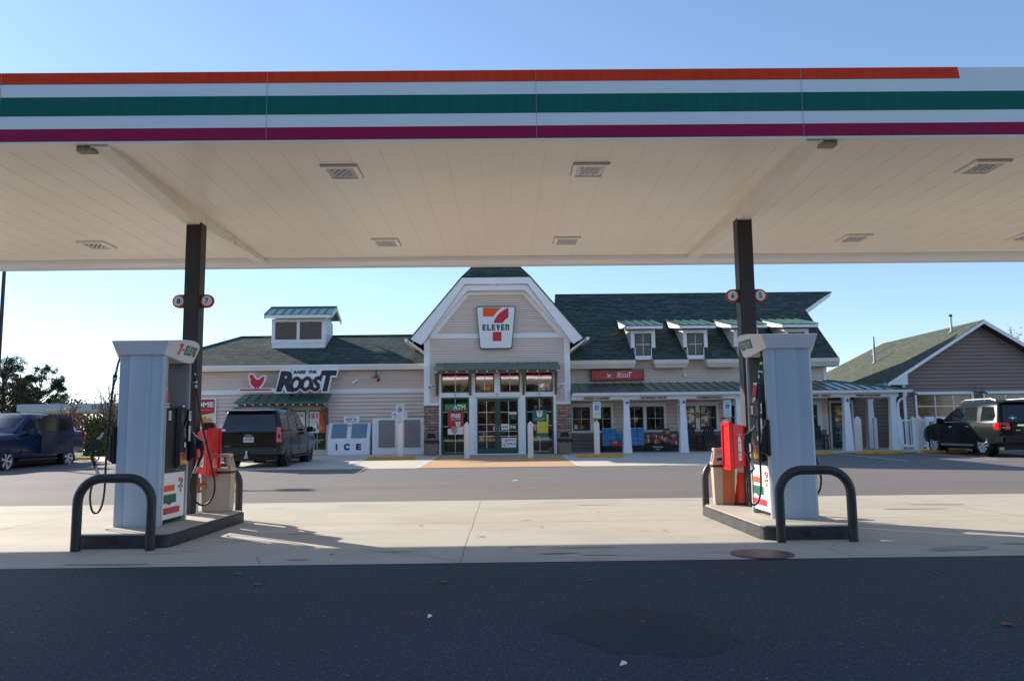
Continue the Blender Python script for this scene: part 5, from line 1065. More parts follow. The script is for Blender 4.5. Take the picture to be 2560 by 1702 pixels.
# ================================================================ things along the front
def bollard(x,y,label,h=1.36,sign=False):
    z=zg(y); t=thing('bollard',label,'bollard',(x,y,z),'white pointed bollards along the shop front')
    m=MB(); a=.10
    m.box(x-a,x+a,y-a,y+a,z-.02,z+h-.11); m.hexa([(x-a,y-a,z+h-.11),(x+a,y-a,z+h-.11),(x+a,y+a,z+h-.11),(x-a,y+a,z+h-.11)],[(x-.02,y-.02,z+h),(x+.02,y-.02,z+h),(x+.02,y+.02,z+h),(x-.02,y+.02,z+h)]); m.build('sleeve','postvinyl',t,bevel=.01)
    return t
bollard(-1.41,30.3,'white pointed bollard just left of the double doors'); bollard(.98,30.3,'white pointed bollard just right of the double doors')
bollard(-3.94,30.6,'white bollard under the parking sign by the taupe door freezer'); bollard(3.51,30.6,'white bollard under the parking sign by the first porch post')
bollard(8.44,30.6,'white bollard under the parking sign next to the right column'); bollard(13.5,30.6,'plain white bollard in front of the green side door',1.40); bollard(16.0,30.9,'white bollard by the nose of the black green wagon',1.40)
bollard(-10.72,30.6,'white bollard left of the tall dark wagon, behind the left red cabinet'); bollard(-17.2,32.2,'white bollard just behind the blue pickup bed')
def hcsign(x,y,label,parts=2):
    z=zg(y); t=thing('parking_sign',label,'parking sign',(x,y,z+1.3),'accessible parking signs')
    top=2.43; m=MB(); m.box(x-.018,x+.018,y-.012,y+.012,z+1.30,top-.03); m.build('post','steel',t)
    m=MB(); yy=y-.014; zb=top-.46
    m.prism(rr([(x-.15,zb),(x+.15,zb),(x+.15,top),(x-.15,top)],.02,3),'y',yy-.004,yy,0)
    m.text('RESERVED',(x,yy-.006,top-.055),.038,.25,bold=.02,m=1); m.text('PARKING',(x,yy-.006,top-.115),.038,.21,bold=.02,m=1)
    m.box(x-.075,x+.075,yy-.007,yy-.0045,top-.31,top-.155,2)
    q=lambda pts:m.shape([(a*.06+x,b*.06+top-.235) for a,b in pts],(0,yy-.009,0),1,m=3)
    q(arc(-.1,.85,.17,0,340,8)); q([(-.25,.6),(0,.6),(.05,-.05),(.55,-.05),(.85,-.75),(.68,-.82),(.4,-.22),(-.2,-.22)]); 
    ca=arc(-.05,-.35,.52,120,380,12); cb=arc(-.05,-.35,.38,120,380,12)
    for i in range(12): q([ca[i],ca[i+1],cb[i+1],cb[i]])
    m.box(x-.13,x+.13,yy-.006,yy-.0045,top-.355,top-.35,1)
    for i in range(2): m.text(('VAN','ACCESSIBLE')[i],(x,yy-.006,top-.38-.035*i),.022,(.09,.18)[i],m=1)
    m.build('sign_plate',['signgreen','lettergreen','blue','signwhite'],t)
    if parts>1:
        m=MB(); m.prism(rr([(x-.15,zb-.16),(x+.15,zb-.16),(x+.15,zb-.012),(x-.15,zb-.012)],.02,3),'y',yy-.004,yy,0); m.text('PENALTY',(x,yy-.006,zb-.06),.03,.17,m=1); m.text('$100-500',(x,yy-.006,zb-.11),.03,.17,m=1); m.build('penalty_plate',['signgreen','lettergreen'],t)
hcsign(-3.94,30.45,'accessible parking sign standing in front of the taupe door freezer'); hcsign(3.52,30.45,'accessible parking sign left of the first porch post'); hcsign(8.49,30.45,'accessible parking sign beside the right canopy column')
def wstop(x0,x1,y,label):
    z=zg(y); t=thing('wheel_stop',label,'wheel stop',((x0+x1)/2,y,z),'yellow wheel stops')
    m=MB(); m.hexa([(x0,y-.09,z+.004),(x1,y-.09,z+.004),(x1,y+.09,z+.004),(x0,y+.09,z+.004)],[(x0+.06,y-.055,z+.12),(x1-.06,y-.055,z+.12),(x1-.06,y+.055,z+.12),(x0+.06,y+.055,z+.12)]); m.build('block','yellow',t,bevel=.015)
    m=MB()
    for x in (x0+.35,x1-.35): m.cyl((x,y,z+.115),(x,y,z+.128),.02,n=8)
    m.build('pin','rust',t)
wstop(-5.12,-3.29,30.0,'yellow wheel stop in front of the parking sign by the ice freezers'); wstop(2.67,4.46,30.0,'yellow wheel stop in front of the first porch post'); wstop(13.1,14.9,30.0,'yellow wheel stop in front of the green side door')
wstop(10.5,12.3,30.0,'yellow wheel stop partly hidden by the right pump'); wstop(-9.2,-7.4,30.9,'yellow wheel stop under the tall dark wagon'); wstop(15.65,17.45,30.3,'yellow wheel stop under the black green wagon'); wstop(-18.3,-16.3,32.4,'yellow wheel stop behind the blue pickup')
# ice freezers
t=thing('ice_freezer','white slanted freezer lettered ICE with two blue grey doors','ice freezer',(-6.72,35,ZB))
x0,x1=-7.62,-5.82
mb=MB(); mb.prism([(34.85,.42),(35.52,.42),(35.52,1.79),(35.15,1.79),(34.85,1.12)],'x',x0,x1); b=mb.build('cabinet','white',t,bevel=.012)
sy=lambda z:34.85+.30*(z-1.12)/.67
for a,bb in ((-7.48,-6.82),(-6.62,-5.96)):
    m=MB(); n_=Vector((0,-.67,.30)).normalized(); 
    o=[(a,sy(1.14),1.14),(bb,sy(1.14),1.14),(bb,sy(1.755),1.755),(a,sy(1.755),1.755)]
    m.hexa([tuple(Vector(p)+n_*.003) for p in o],[tuple(Vector(p)+n_*.03) for p in o]); d_=m.build('freezer_door','ice_grey',t,bevel=.006)
    m=MB(); x=-6.85 if a<-7 else -6.59
    m.tube([(x,sy(1.38)-.03,1.38),(x,sy(1.38)-.07,1.42),(x,sy(1.52)-.07,1.52),(x,sy(1.54)-.03,1.54)],.012,8); m.build('handle','steel',d_)
m=MB(); m.text('I',(-7.24,34.843,.77),.27,.07,bold=.06,m=0); m.text('C',(-6.80,34.843,.77),.29,.25,bold=.06,m=0); m.text('E',(-6.29,34.843,.77),.27,.22,bold=.06,m=0); m.build('lettering','navy',t)
m=MB(); z=1.70; m.hexa([(-6.80,sy(1.5)-.01,1.5),(-6.64,sy(1.5)-.01,1.5),(-6.64,sy(1.5)-.004,1.5),(-6.80,sy(1.5)-.004,1.5)],[(-6.80,sy(1.76)-.01,1.76),(-6.64,sy(1.76)-.01,1.76),(-6.64,sy(1.76)-.004,1.76),(-6.80,sy(1.76)-.004,1.76)],0); m.box(-6.79,-6.65,sy(1.68)-.018,sy(1.68)-.012,1.66,1.70,1); m.build('sticker',['signwhite','ink'],t)
def icehead(x0,x1,z0,z1,t):
    m=MB(); m.box(x0,x1,35.14,35.3,z0,z1,0); m.build('head_sign','white',t,bevel=.006)
    m=MB(); c=(x0+x1)/2; m.text('VALLEY',(c-.11,35.13,z0+.165),.07,.30,bold=.04); m.text('ICE',(c+.15,35.13,z0+.165),.07,.13,bold=.04); m.text('540-477-4447',(c,35.13,z0+.065),.045,.40,bold=.01); m.text('SHENANDOAH',(c,35.13,z0+.245),.03,.26); m.build('lettering','navy',t)
icehead(-7.0,-6.33,1.795,2.095,t)
t=thing('ice_freezer','white upright freezer with two taupe doors beside the stone pier','ice freezer',(-4.6,35,ZB))
m=MB(); m.box(-5.70,-3.47,34.80,35.52,.42,1.975); m.build('cabinet','white',t,bevel=.012)
for a,bb,h in ((-5.42,-4.73,-4.76),(-4.32,-3.63,-4.29)):
    m=MB(); m.box(a,bb,34.765,34.797,.72,1.90); d_=m.build('freezer_door','ice_taupe',t,bevel=.012)
    m=MB(); m.tube([(h,34.765,1.22),(h,34.73,1.25),(h,34.73,1.36),(h,34.765,1.39)],.013,8); hx_=a if h>a+.5 else bb
    m.box(hx_-.03,hx_+.03,34.755,34.764,1.7,1.8); m.box(hx_-.03,hx_+.03,34.755,34.764,.8,.9); m.build('handle','steel',d_)
icehead(-4.92,-4.23,1.98,2.275,t)
# trash bins by the piers
def tbin(x,label):
    z=zg(32.5); y=32.6; t=thing('trash_can',label,'trash can',(x,y,z),'brown trash cans by the stone piers')
    m=MB(); a=.25; m.hexa([(x-.225,y-.225,z+.0),(x+.225,y-.225,z),(x+.225,y+.225,z),(x-.225,y+.225,z)],[(x-.27,y-.27,z+.62),(x+.27,y-.27,z+.62),(x+.27,y+.27,z+.62),(x-.27,y+.27,z+.62)]); m.build('bin_body','brown_plastic',t,bevel=.02)
    m=MB(); m.box(x-.285,x+.285,y-.285,y+.285,z+.55,z+.63)
    for i in range(9): xx=x-.28+i*.07; d_=.03+.04*((i*7)%3); m.hexa([(xx,y-.30,z+.55-d_),(xx+.06,y-.30,z+.56-d_*.6),(xx+.06,y-.27,z+.56),(xx,y-.27,z+.56)],[(xx,y-.30,z+.60),(xx+.06,y-.30,z+.60),(xx+.06,y-.27,z+.60),(xx,y-.27,z+.60)])
    m.build('bin_liner','bag',t,bevel=.006)
    m=MB(); m.box(x-.27,x+.27,y-.27,y+.27,z+.632,z+.70)
    for sx,sy_ in ((-1,-1),(1,-1),(1,1),(-1,1)):
        m.hexa([(x+sx*.25-.035,y+sy_*.25-.035,z+.70),(x+sx*.25+.035,y+sy_*.25-.035,z+.70),(x+sx*.25+.035,y+sy_*.25+.035,z+.70),(x+sx*.25-.035,y+sy_*.25+.035,z+.70)],[(x+sx*.15-.035,y+sy_*.15-.035,z+.92),(x+sx*.15+.035,y+sy_*.15-.035,z+.92),(x+sx*.15+.035,y+sy_*.15+.035,z+.92),(x+sx*.15-.035,y+sy_*.15+.035,z+.92)])
    m.hexa([(x-.18,y-.18,z+.921),(x+.18,y-.18,z+.921),(x+.18,y+.18,z+.921),(x-.18,y+.18,z+.921)],[(x-.12,y-.12,z+.97),(x+.12,y-.12,z+.97),(x+.12,y+.12,z+.97),(x-.12,y+.12,z+.97)]); m.build('hood','brown_plastic',t,bevel=.01)
    m=MB(); m.box(x-.17,x+.17,y-.17,y+.17,z+.705,z+.9); m.build('opening','black2',t)
tbin(-2.94,'brown trash can with black liner in front of the left stone pier'); tbin(2.42,'brown trash can with black liner in front of the right stone pier')
# water packs, firewood bags
k=0; r_=random.Random(4)
rack=MB(); rack.box(4.2,6.0,34.35,34.95,.42,.69); t=tag(rack.build('display_crate','black2'),'long low black crate under the stacked blue water packs','crate')
bar=[]
def pack(x,y,z,label,src=None):
    if src is None:
        t=thing('water_pack',label,'water pack',(x,y,z),'shrink wrapped water packs stacked on the porch')
        m=MB(); 
        m.box(x-.145,x+.145,y-.12,y+.12,z,z+.165); m.build('wrap','water_blue',t,bevel=.02)
        m=MB()
        for i in range(6):
            for j in range(2): m.lathe((x-.12+i*.048,y-.07+j*.14,z+.166),[(.02,0),(.009,.012),(.011,.03)],8)
        m.build('bottle_cap','signwhite',t)
        return t
    return dup(src,(x,y,z),label)
rows=['bottom','second','third','top']; src=None
for r0 in range(4):
    for c in range(6):
        if r0==3 and c in (2,): continue
        x=4.34+c*.30+rnd.uniform(-.015,.015); z=.695+r0*.185; y=34.5+rnd.uniform(-.02,.02)
        lab=f"blue water pack in the {rows[r0]} row, {['leftmost column','second column from the left','third column from the left','third column from the right','second column from the right','rightmost column'][c]}"
        q=pack(x,y,z,lab,src); src=src or q
t=thing('price_sign','small red price board leaning on the water packs','price sign',(4.85,34.3,.75)); m=MB(); m.box(4.58,5.02,34.32,34.335,.66,.92,0); m.text('2/$8',(4.70,34.315,.84),.08,.2,bold=.03,m=1); m.text('purified water',(4.72,34.315,.75),.03,.22,m=1); m.build('board',['panelred','signwhite'],t)
bagsrc=None
def sack(x,y,z,s,rot,label):
    global bagsrc
    if bagsrc is None:
        t=thing('firewood_bag',label,'firewood bag',(0,0,0),'mesh bags of firewood piled on the porch')
        m=MB(); r2=random.Random(9); 
        bm_=[]; N=10
        prof=[(.0,-.20),(.12,-.19),(.16,-.10),(.17,0),(.155,.10),(.10,.17),(.035,.20),(.05,.235)]
        vs=[];fs=[]
        for (rr_,h) in prof:
            for k_ in range(N):
                q=2*math.pi*k_/N; j=1+r2.uniform(-.14,.14); vs.append((rr_*1.15*math.cos(q)*j,rr_*.75*math.sin(q)*j,h))
        for i in range(len(prof)-1):
            for k_ in range(N): k2=(k_+1)%N; fs.append((i*N+k_,i*N+k2,(i+1)*N+k2,(i+1)*N+k_))
        m.add(vs,fs); m.build('sack','bagbrown',t)
        m=MB(); m.poly([(-.09,-.142,-.06),(.09,-.142,-.06),(.085,-.140,.05),(-.085,-.140,.05)],0); m.poly([(-.09,-.138,.055),(.09,-.138,.055),(.08,-.132,.09),(-.08,-.132,.09)],1); m.build('bag_label',['cone','signwhite'],t)
        bagsrc=t; o=t
    else: o=dup(bagsrc,(0,0,0),label)
    o.location=(x,y,z); o.rotation_euler=(rot[0],rot[1],rot[2]); o.scale=(s,s,s); return o
for i,(x,z,s,ry) in enumerate([(6.12,.88,.85,1.2),(6.15,1.08,.75,-1.4),(6.42,1.08,.8,1.5),(6.50,.85,.9,-1.3),(6.68,1.0,.9,1.2),(6.92,.92,.95,-.9),(6.95,1.22,.9,.4),(7.22,1.05,1.0,-.3),(7.25,.78,1.0,1.3),(7.5,.95,.9,.5)]):
    sack(x,34.45,z,s,(0.1,ry,rnd.uniform(-.3,.3)),['firewood bag lowest beside the water packs','small firewood bag on top beside the water packs','firewood bag on the crest left of the middle of the pile','pale firewood bag above the FIREWOOD board','firewood bag right of the FIREWOOD board crest','slumped firewood bag in the middle of the pile','tall firewood bag against the window sill','big upright firewood bag left of the second post','low firewood bag at the foot of the second post','firewood bag half behind the second post'][i])
t=thing('firewood_crate','long black crate with a board lettered Firewood in white','crate',(6.7,34.4,ZB)); m=MB(); m.box(6.02,7.6,34.3,34.7,.42,.72); m.build('crate_body','black2',t)
m=MB(); m.box(6.25,6.80,34.27,34.298,.45,.70,0); m.text('Firewood',(6.52,34.262,.63),.075,.40,bold=.02,m=1); m.text('$7.99',(6.52,34.262,.52),.06,.17,bold=.02,m=1); m.build('board',['black','signwhite'],t)
# rocking chairs
def rocker(x,y,label,src=None):
    if src is not None: return dup(src,(x,y,ZB),label)
    t=thing('rocking_chair',label,'rocking chair',(0,0,0),'dark rocking chairs on the porch')
    m=MB()
    for i in range(5): xx=-.23+i*.095; m.hexa([(xx,.20,.44),(xx+.08,.20,.44),(xx+.08,.225,.44),(xx,.225,.44)],[(xx,.36,1.04+.02*(2-abs(i-2))),(xx+.08,.36,1.04+.02*(2-abs(i-2))),(xx+.08,.385,1.04),(xx,.385,1.04)])
    m.hexa([(-.27,.235,.55),(.27,.235,.55),(.27,.26,.55),(-.27,.26,.55)],[(-.27,.25,.60),(.27,.25,.60),(.27,.275,.60),(-.27,.275,.60)]); m.build('backrest','chairblk',t)
    m=MB(); m.box(-.26,.26,-.25,.22,.385,.42); m.build('seat','chairblk',t)
    for s in (-1,1):
        m=MB(); m.box(s*.31-.05,s*.31+.05,-.30,.24,.62,.645); m.build('armrest','chairblk',t)
        
        for ya,yb in ((-.24,-.19),(.18,.23)): m=MB(); m.box(s*.30-.025,s*.30+.025,ya,yb,.07,.62); m.build('leg','chairblk',t)
        m=MB(); pts=[(s*.30,-.45+.1*i,.03+.0055*(i-4.5)**2) for i in range(11)]; m.tube(pts,.02,6); m.build('rocker_runner','chairblk',t)
    t.location=(x,y,ZB); return t
rc=rocker(8.0,34.4,'dark rocking chair just right of the second porch post'); rocker(8.83,34.4,'dark rocking chair in front of the third pair of porch windows',rc); rocker(13.45,34.35,'dark rocking chair right of the right pump, below the PORK BBQ board',rc); rocker(10.6,34.4,'dark rocking chair mostly hidden behind the right pump',rc)
# ================================================================ vehicles
def loft(mb,secs,m=0,caps=True):
    n=len(secs[0]); vs=[p for s in secs for p in s]; fs=[]
    for i in range(len(secs)-1):
        for k in range(n):
            k2=(k+1)%n; fs.append((i*n+k,i*n+k2,(i+1)*n+k2,(i+1)*n+k))
    if caps: fs+=[tuple(range(n-1,-1,-1)),tuple(range((len(secs)-1)*n,len(secs)*n))]
    mb.add(vs,fs,m)
def interp(tab,y):
    if y<=tab[0][0]: return tab[0][1:]
    for a,b in zip(tab,tab[1:]):
        if y<=b[0]:
            t=(y-a[0])/(b[0]-a[0]); return tuple(p+(q-p)*t for p,q in zip(a[1:],b[1:]))
    return tab[-1][1:]
def vehicle(S,label,cat,name,loc,rz,group='parked cars'):
    """local axes: +y nose, x width, z up; S holds the dimensions"""
    t=thing(name,label,cat,(0,0,0),group)
    tab=S['body']                       # y, zbottom, ztop, halfwidth
    ys=sorted(set([q[0] for q in tab]+[tab[0][0]+i*(tab[-1][0]-tab[0][0])/26 for i in range(27)]))
    secs=[]
    for y in ys:
        zb,zt,w=interp(tab,y); h=zt-zb
        half=[(0,zb),(w*.80,zb),(w*.955,zb+.05),(w*.985,zb+h*.25),(w,zb+h*.50),(w*.995,zb+h*.72),(w*.965,zt-.07),(w*.93,zt-.02),(w*.80,zt+.008),(w*.4,zt+.022),(0,zt+.025)]
        full=half+[(-a,b) for a,b in half[-2:0:-1]]
        secs.append([(a,y,b) for a,b in full])
    mb=MB(); loft(mb,secs); body=mb.build('body',S['paint'],None,smooth=True,angle=45)
    # wheel arches
    wr=S['wr']; cut=MB()
    for y in S['axles']:
        for s in (-1,1):
            lo,hi=sorted((s*(S['hw']-.30),s*(S['hw']+.2))); cut.cyl((lo,y,wr),(hi,y,wr),wr+.075,n=32)
    co_=cut.build('cut','black2',None); 
    md=body.modifiers.new('b','BOOLEAN'); md.object=co_; md.operation='DIFFERENCE'; md.solver='EXACT'
    dg=bpy.context.evaluated_depsgraph_get(); me=bpy.data.meshes.new_from_object(body.evaluated_get(dg)); 
    body.modifiers.clear(); old=body.data; body.data=me; bpy.data.meshes.remove(old); me.set_sharp_from_angle(angle=R(40))
    if len(me.materials)==0: me.materials.append(M[S['paint']])
    me.materials[0]=M[S['paint']]
    bpy.data.objects.remove(co_); body.parent=t; body['label']=S.get('bodylabel',''); 
    if not body['label']: del body['label']
    # wells
    mb=MB()
    for y in S['axles']:
        for s in (-1,1): lo,hi=sorted((s*(S['hw']-.32),s*(S['hw']-.31))); mb.cyl((lo,y,wr),(hi,y,wr),wr+.09,n=24)
    mb.box(-S['hw']+.25,S['hw']-.25,tab[0][0]+.2,tab[-1][0]-.2,.22,.45); mb.build('underbody','black2',t)
    # greenhouse by rings: y_front,y_rear,halfwidth,z
    G=[list(q) for q in S['green']]; gt=S.get('gtop',1); g0_,g1_=G[0],G[gt]
    for i in range(1,gt):
        f=(G[i][3]-g0_[3])/(g1_[3]-g0_[3])
        for j in (0,1,2): G[i][j]=g0_[j]+(g1_[j]-g0_[j])*f
    def ring(yf,yr,w,z,c=.12,cf=None):
        cf=c if cf is None else cf
        h=[(0,yr),(w-c,yr),(w-c*.3,yr+c*.3),(w,yr+c),(w,yf-cf),(w-cf*.3,yf-cf*.25),(w-cf,yf)]
        return [(a,b,z) for a,b in h]+[(-a,b,z) for a,b in [(0,yf)]+h[:0:-1]] if False else [(a,b,z) for a,b in h]+[(0,yf,z)]+[(-a,b,z) for a,b in h[:0:-1]]
    mb=MB(); loft(mb,[ring(*g_) for g_ in G]); mb.build('cabin',S['paint'],t,smooth=True,angle=50)
    g0,g1=G[0],G[S.get('gtop',1)]
    def gp(s,y,z,o=.008):   # point on the side glass plane
        f=(z-g0[3])/(g1[3]-g0[3]); return (s*(g0[2]+(g1[2]-g0[2])*f+o),y,z)
    for s in (-1,1):
        for wn in S['side']:
            m=MB(); m.add([gp(s,y,z,.008) for y,z in wn],[tuple(range(len(wn)))]); m.build('side_window','glass_car' if S.get('light') else 'glass2',t)
            if S.get('chrome'):
                m=MB(); lo_=min(z for y,z in wn); yy=[y for y,z in wn if z<lo_+.06]
                m.tube([gp(s,min(yy),lo_-.012,.012),gp(s,max(yy),lo_-.012,.012)],.012,6); m.build('window_trim','chrome',t)
    def end(yb,yt,wb,wt,zb,zt,nm,o):
        m=MB(); m.add([(-wb,yb+o,zb),(wb,yb+o,zb),(wt,yt+o,zt),(-wt,yt+o,zt)],[(0,1,2,3)]); m.build(nm,'glass2' if not S.get('light') else 'glass_car',t)
    if 'rear' in S: end(*S['rear'],'rear_window',-.010)
    if 'wind' in S: end(*S['wind'],'windscreen',.010)
    # wheels
    for y in S['axles']:
        for s in (-1,1):
            xo=S['hw']-.015; w_=.25
            m=MB(); m.lathe((0,y,wr),[(wr-.12,-.12),(wr-.03,-.125),(wr-.002,-.09),(wr,-.05),(wr,.05),(wr-.002,.09),(wr-.03,.125),(wr-.12,.12)],32,ax='x',cap=False); m.v=[(p[0]+s*(xo-.125),p[1],p[2]) for p in m.v]; wh=m.build('wheel','rubber',t,smooth=True,angle=40)
            rr_=wr-.10; m=MB(); xx=s*(xo-.03)
            m.lathe((0,y,wr),[(rr_+.01,-.02),(rr_+.012,.02),(rr_-.02,.022),(rr_-.03,-.05)] if s>0 else [(rr_-.03,.05),(rr_-.02,-.022),(rr_+.012,-.02),(rr_+.01,.02)],28,ax='x',cap=False); m.v=[(p[0]+xx,p[1],p[2]) for p in m.v]
            ns=S['spokes']
            for k_ in range(ns):
                a=2*math.pi*k_/ns+.2; da=S['sw']/ns
                def P(r,a_,x_): return (xx+s*x_,y+r*math.cos(a_),wr+r*math.sin(a_))
                m.hexa([P(.03,a-da*1.6,-.03),P(.03,a+da*1.6,-.03),P(rr_-.01,a+da,-.02),P(rr_-.01,a-da,-.02)],[P(.03,a-da*1.6,.005),P(.03,a+da*1.6,.005),P(rr_-.01,a+da,.012),P(rr_-.01,a-da,.012)])
            m.cyl((xx-s*.01,y,wr),(xx+s*.015,y,wr),.06,n=14); m.build('rim',S['rimmat'],wh,smooth=True,angle=30)
            m=MB(); m.cyl((xx-s*.06,y,wr),(xx-s*.055,y,wr),rr_,n=24); m.build('brake_disc','black2',wh)
    t.location=loc; t.rotation_euler=(0,0,rz)
    return t
def vpart(t,name,m,mb,**k):
    o=mb.build(name,m,None,**k); o.parent=t; return o
# --- tall charcoal wagon seen from behind
S=dict(paint='blackcar',hw=1.02,wr=.395,axles=(-1.50,1.45),rimmat='rimdark',spokes=6,sw=.9,
 body=[(-2.545,.50,1.10,.93),(-2.50,.44,1.13,.985),(-2.2,.36,1.16,1.01),(-1,.33,1.17,1.02),(1.2,.33,1.15,1.02),(1.45,.33,1.14,1.015),(2.2,.36,1.08,1.0),(2.5,.40,1.0,.93),(2.6,.46,.90,.85)],
 green=[(1.40,-2.52,.955,1.10,.10,.2),(1.0,-2.44,.90,1.35,.10,.2),(.55,-2.36,.845,1.62,.10,.2),(.30,-2.30,.80,1.78,.10,.2),(.15,-2.22,.72,1.86,.10,.2),(0,-2.1,.5,1.885,.10,.2)],gtop=3,
 side=[[(-2.22,1.19),(-1.35,1.18),(-1.30,1.66),(-2.08,1.68)],[(-1.25,1.18),(-.30,1.17),(-.25,1.67),(-1.20,1.68)],[(-.20,1.17),(.95,1.16),(.40,1.60),(-.15,1.67)]],
 rear=(-2.53,-2.36,.87,.74,1.12,1.70),wind=(1.36,.42,.82,.70,1.14,1.70))
tv=vehicle(S,'tall charcoal wagon with a number plate, parked nose in by the left wing','car','parked_wagon',(0,0,0),0)
m=MB()
for s in (-1,1): m.hexa([(s*.875,-2.60,.80),(s*1.005,-2.50,.80),(s*.99,-2.38,.80),(s*.87,-2.5,.80)],[(s*.865,-2.56,1.26),(s*.945,-2.45,1.26),(s*.93,-2.33,1.26),(s*.86,-2.46,1.26)])
for s in (-1,1):
    m=MB(); m.hexa([(s*.865,-2.605,.79),(s*1.012,-2.50,.79),(s*1.0,-2.34,.79),(s*.87,-2.5,.79)],[(s*.86,-2.545,1.27),(s*.955,-2.46,1.27),(s*.945,-2.36,1.27),(s*.86,-2.46,1.27)]); vpart(tv,'tail_lamp','tail',m,bevel=.015)
m=MB(); m.box(-.84,.84,-2.565,-2.50,.58,1.10); vpart(tv,'tailgate','blackcar',m,bevel=.02)
m=MB(); m.hexa([(-.96,-2.66,.42),(.96,-2.66,.42),(1.0,-2.3,.42),(-1.0,-2.3,.42)],[(-.97,-2.64,.63),(.97,-2.64,.63),(1.01,-2.3,.63),(-1.01,-2.3,.63)]); vpart(tv,'rear_bumper','blackcar',m,bevel=.04)
m=MB(); m.box(-.16,.16,-2.578,-2.566,.80,.96,0); m.text('UXF-2932',(0,-2.581,.885),.075,.26,bold=.02,m=1); m.text('VIRGINIA',(0,-2.581,.94),.02,.12,m=1); vpart(tv,'number_plate',['plate','navy'],m)
m=MB(); m.box(-.13,-.03,-2.575,-2.566,1.0,1.03); m.box(.03,.13,-2.575,-2.566,1.0,1.03); m.box(-.06,.06,-2.5755,-2.5665,.985,1.045); vpart(tv,'bow_tie_badge','chrome',m)
m=MB(); m.text('TAHOE',(-.68,-2.575,.68),.03,.2,bold=.02); vpart(tv,'model_badge','chrome',m)
m=MB(); m.box(-.42,.36,-2.47,-2.33,1.765,1.79); m.hexa([(-.80,-2.52,1.76),(.80,-2.52,1.76),(.74,-2.15,1.80),(-.74,-2.15,1.80)],[(-.76,-2.50,1.80),(.76,-2.50,1.80),(.70,-2.15,1.86),(-.70,-2.15,1.86)]); vpart(tv,'roof_spoiler','blackcar',m,bevel=.01)
m=MB(); m.box(-.25,.25,-2.528,-2.521,1.775,1.795); vpart(tv,'brake_light','tail',m)
m=MB(); m.box(-.86,-.74,-2.545,-2.54,1.16,1.22); vpart(tv,'window_sticker','signwhite',m)
for s in (-1,1):
    m=MB(); m.tube([(s*.70,-2.0,1.89),(s*.72,-1.9,1.925),(s*.72,-.2,1.925),(s*.70,0,1.88)],.018,8); vpart(tv,'roof_rail','rimdark',m)
    m=MB(); m.hexa([(s*1.0,.78,1.12),(s*1.24,.74,1.12),(s*1.24,.90,1.12),(s*1.0,.90,1.12)],[(s*1.0,.78,1.30),(s*1.22,.75,1.32),(s*1.22,.88,1.32),(s*1.0,.88,1.28)]); vpart(tv,'wing_mirror','blackcar',m,bevel=.02)
    for y in (-.35,.65): m=MB(); m.box(s*1.015-.012,s*1.015+.02,y-.22,y-.02,.98,1.01); vpart(tv,'door_handle','blackcar',m,bevel=.008)
    m=MB(); m.box(s*.98-.04,s*.98+.06,-1.0,.95,.30,.35); vpart(tv,'running_board','black',m,bevel=.015)
m=MB(); m.cyl((0,-2.6,.40),(0,-2.78,.40),.035,n=10); m.cyl((0,-2.76,.36),(0,-2.76,.54),.03,n=10); m.box(-.06,.06,-2.80,-2.72,.30,.38); vpart(tv,'tow_hitch','steel',m)
def seams(t,S,ys,x0):
    for s in (-1,1):
        for y in ys:
            m=MB(); m.box(min(s*(x0),s*(x0+.008)),max(s*(x0),s*(x0+.008)),y-.006,y+.006,.52,1.10); vpart(t,'panel_gap','carseam',m)
seams(tv,S,(-1.28,-.27,.98),1.015)
tv.location=(-8.06,28.0,zg(28)-.02); tv.rotation_euler=(R(-1.2)*0,0,R(.3))
# --- black green wagon on the right
S=dict(paint='greencar',hw=1.01,wr=.395,axles=(-1.52,1.58),rimmat='rim',spokes=10,sw=1.45,light=True,chrome=True,
 body=[(-2.545,.55,1.02,.90),(-2.49,.46,1.10,.96),(-2.2,.38,1.16,1.0),(-1,.34,1.18,1.01),(1.1,.34,1.17,1.01),(1.6,.36,1.15,1.0),(2.1,.38,1.09,.98),(2.45,.42,.98,.90),(2.6,.48,.84,.78)],
 green=[(1.35,-2.50,.955,1.12,.16,.2),(.85,-2.42,.90,1.40,.14,.2),(.35,-2.34,.84,1.66,.12,.2),(.12,-2.28,.79,1.79,.12,.2),(0,-2.2,.70,1.86,.12,.2),(-.1,-2.0,.5,1.89,.10,.2)],gtop=3,
 side=[[(-2.15,1.21),(-1.42,1.21),(-1.40,1.68),(-2.05,1.66),(-2.22,1.35)],[(-1.18,1.20),(-.32,1.20),(-.42,1.68),(-1.12,1.69)],[(-.20,1.20),(.95,1.19),(.52,1.52),(.15,1.67),(-.28,1.69)]],
 rear=(-2.51,-2.35,.84,.74,1.13,1.72),wind=(1.30,.32,.84,.72,1.15,1.70))
tg=vehicle(S,'black green wagon with bright ten spoke wheels parked nose in at the picket fence','car','parked_wagon',(0,0,0),0)
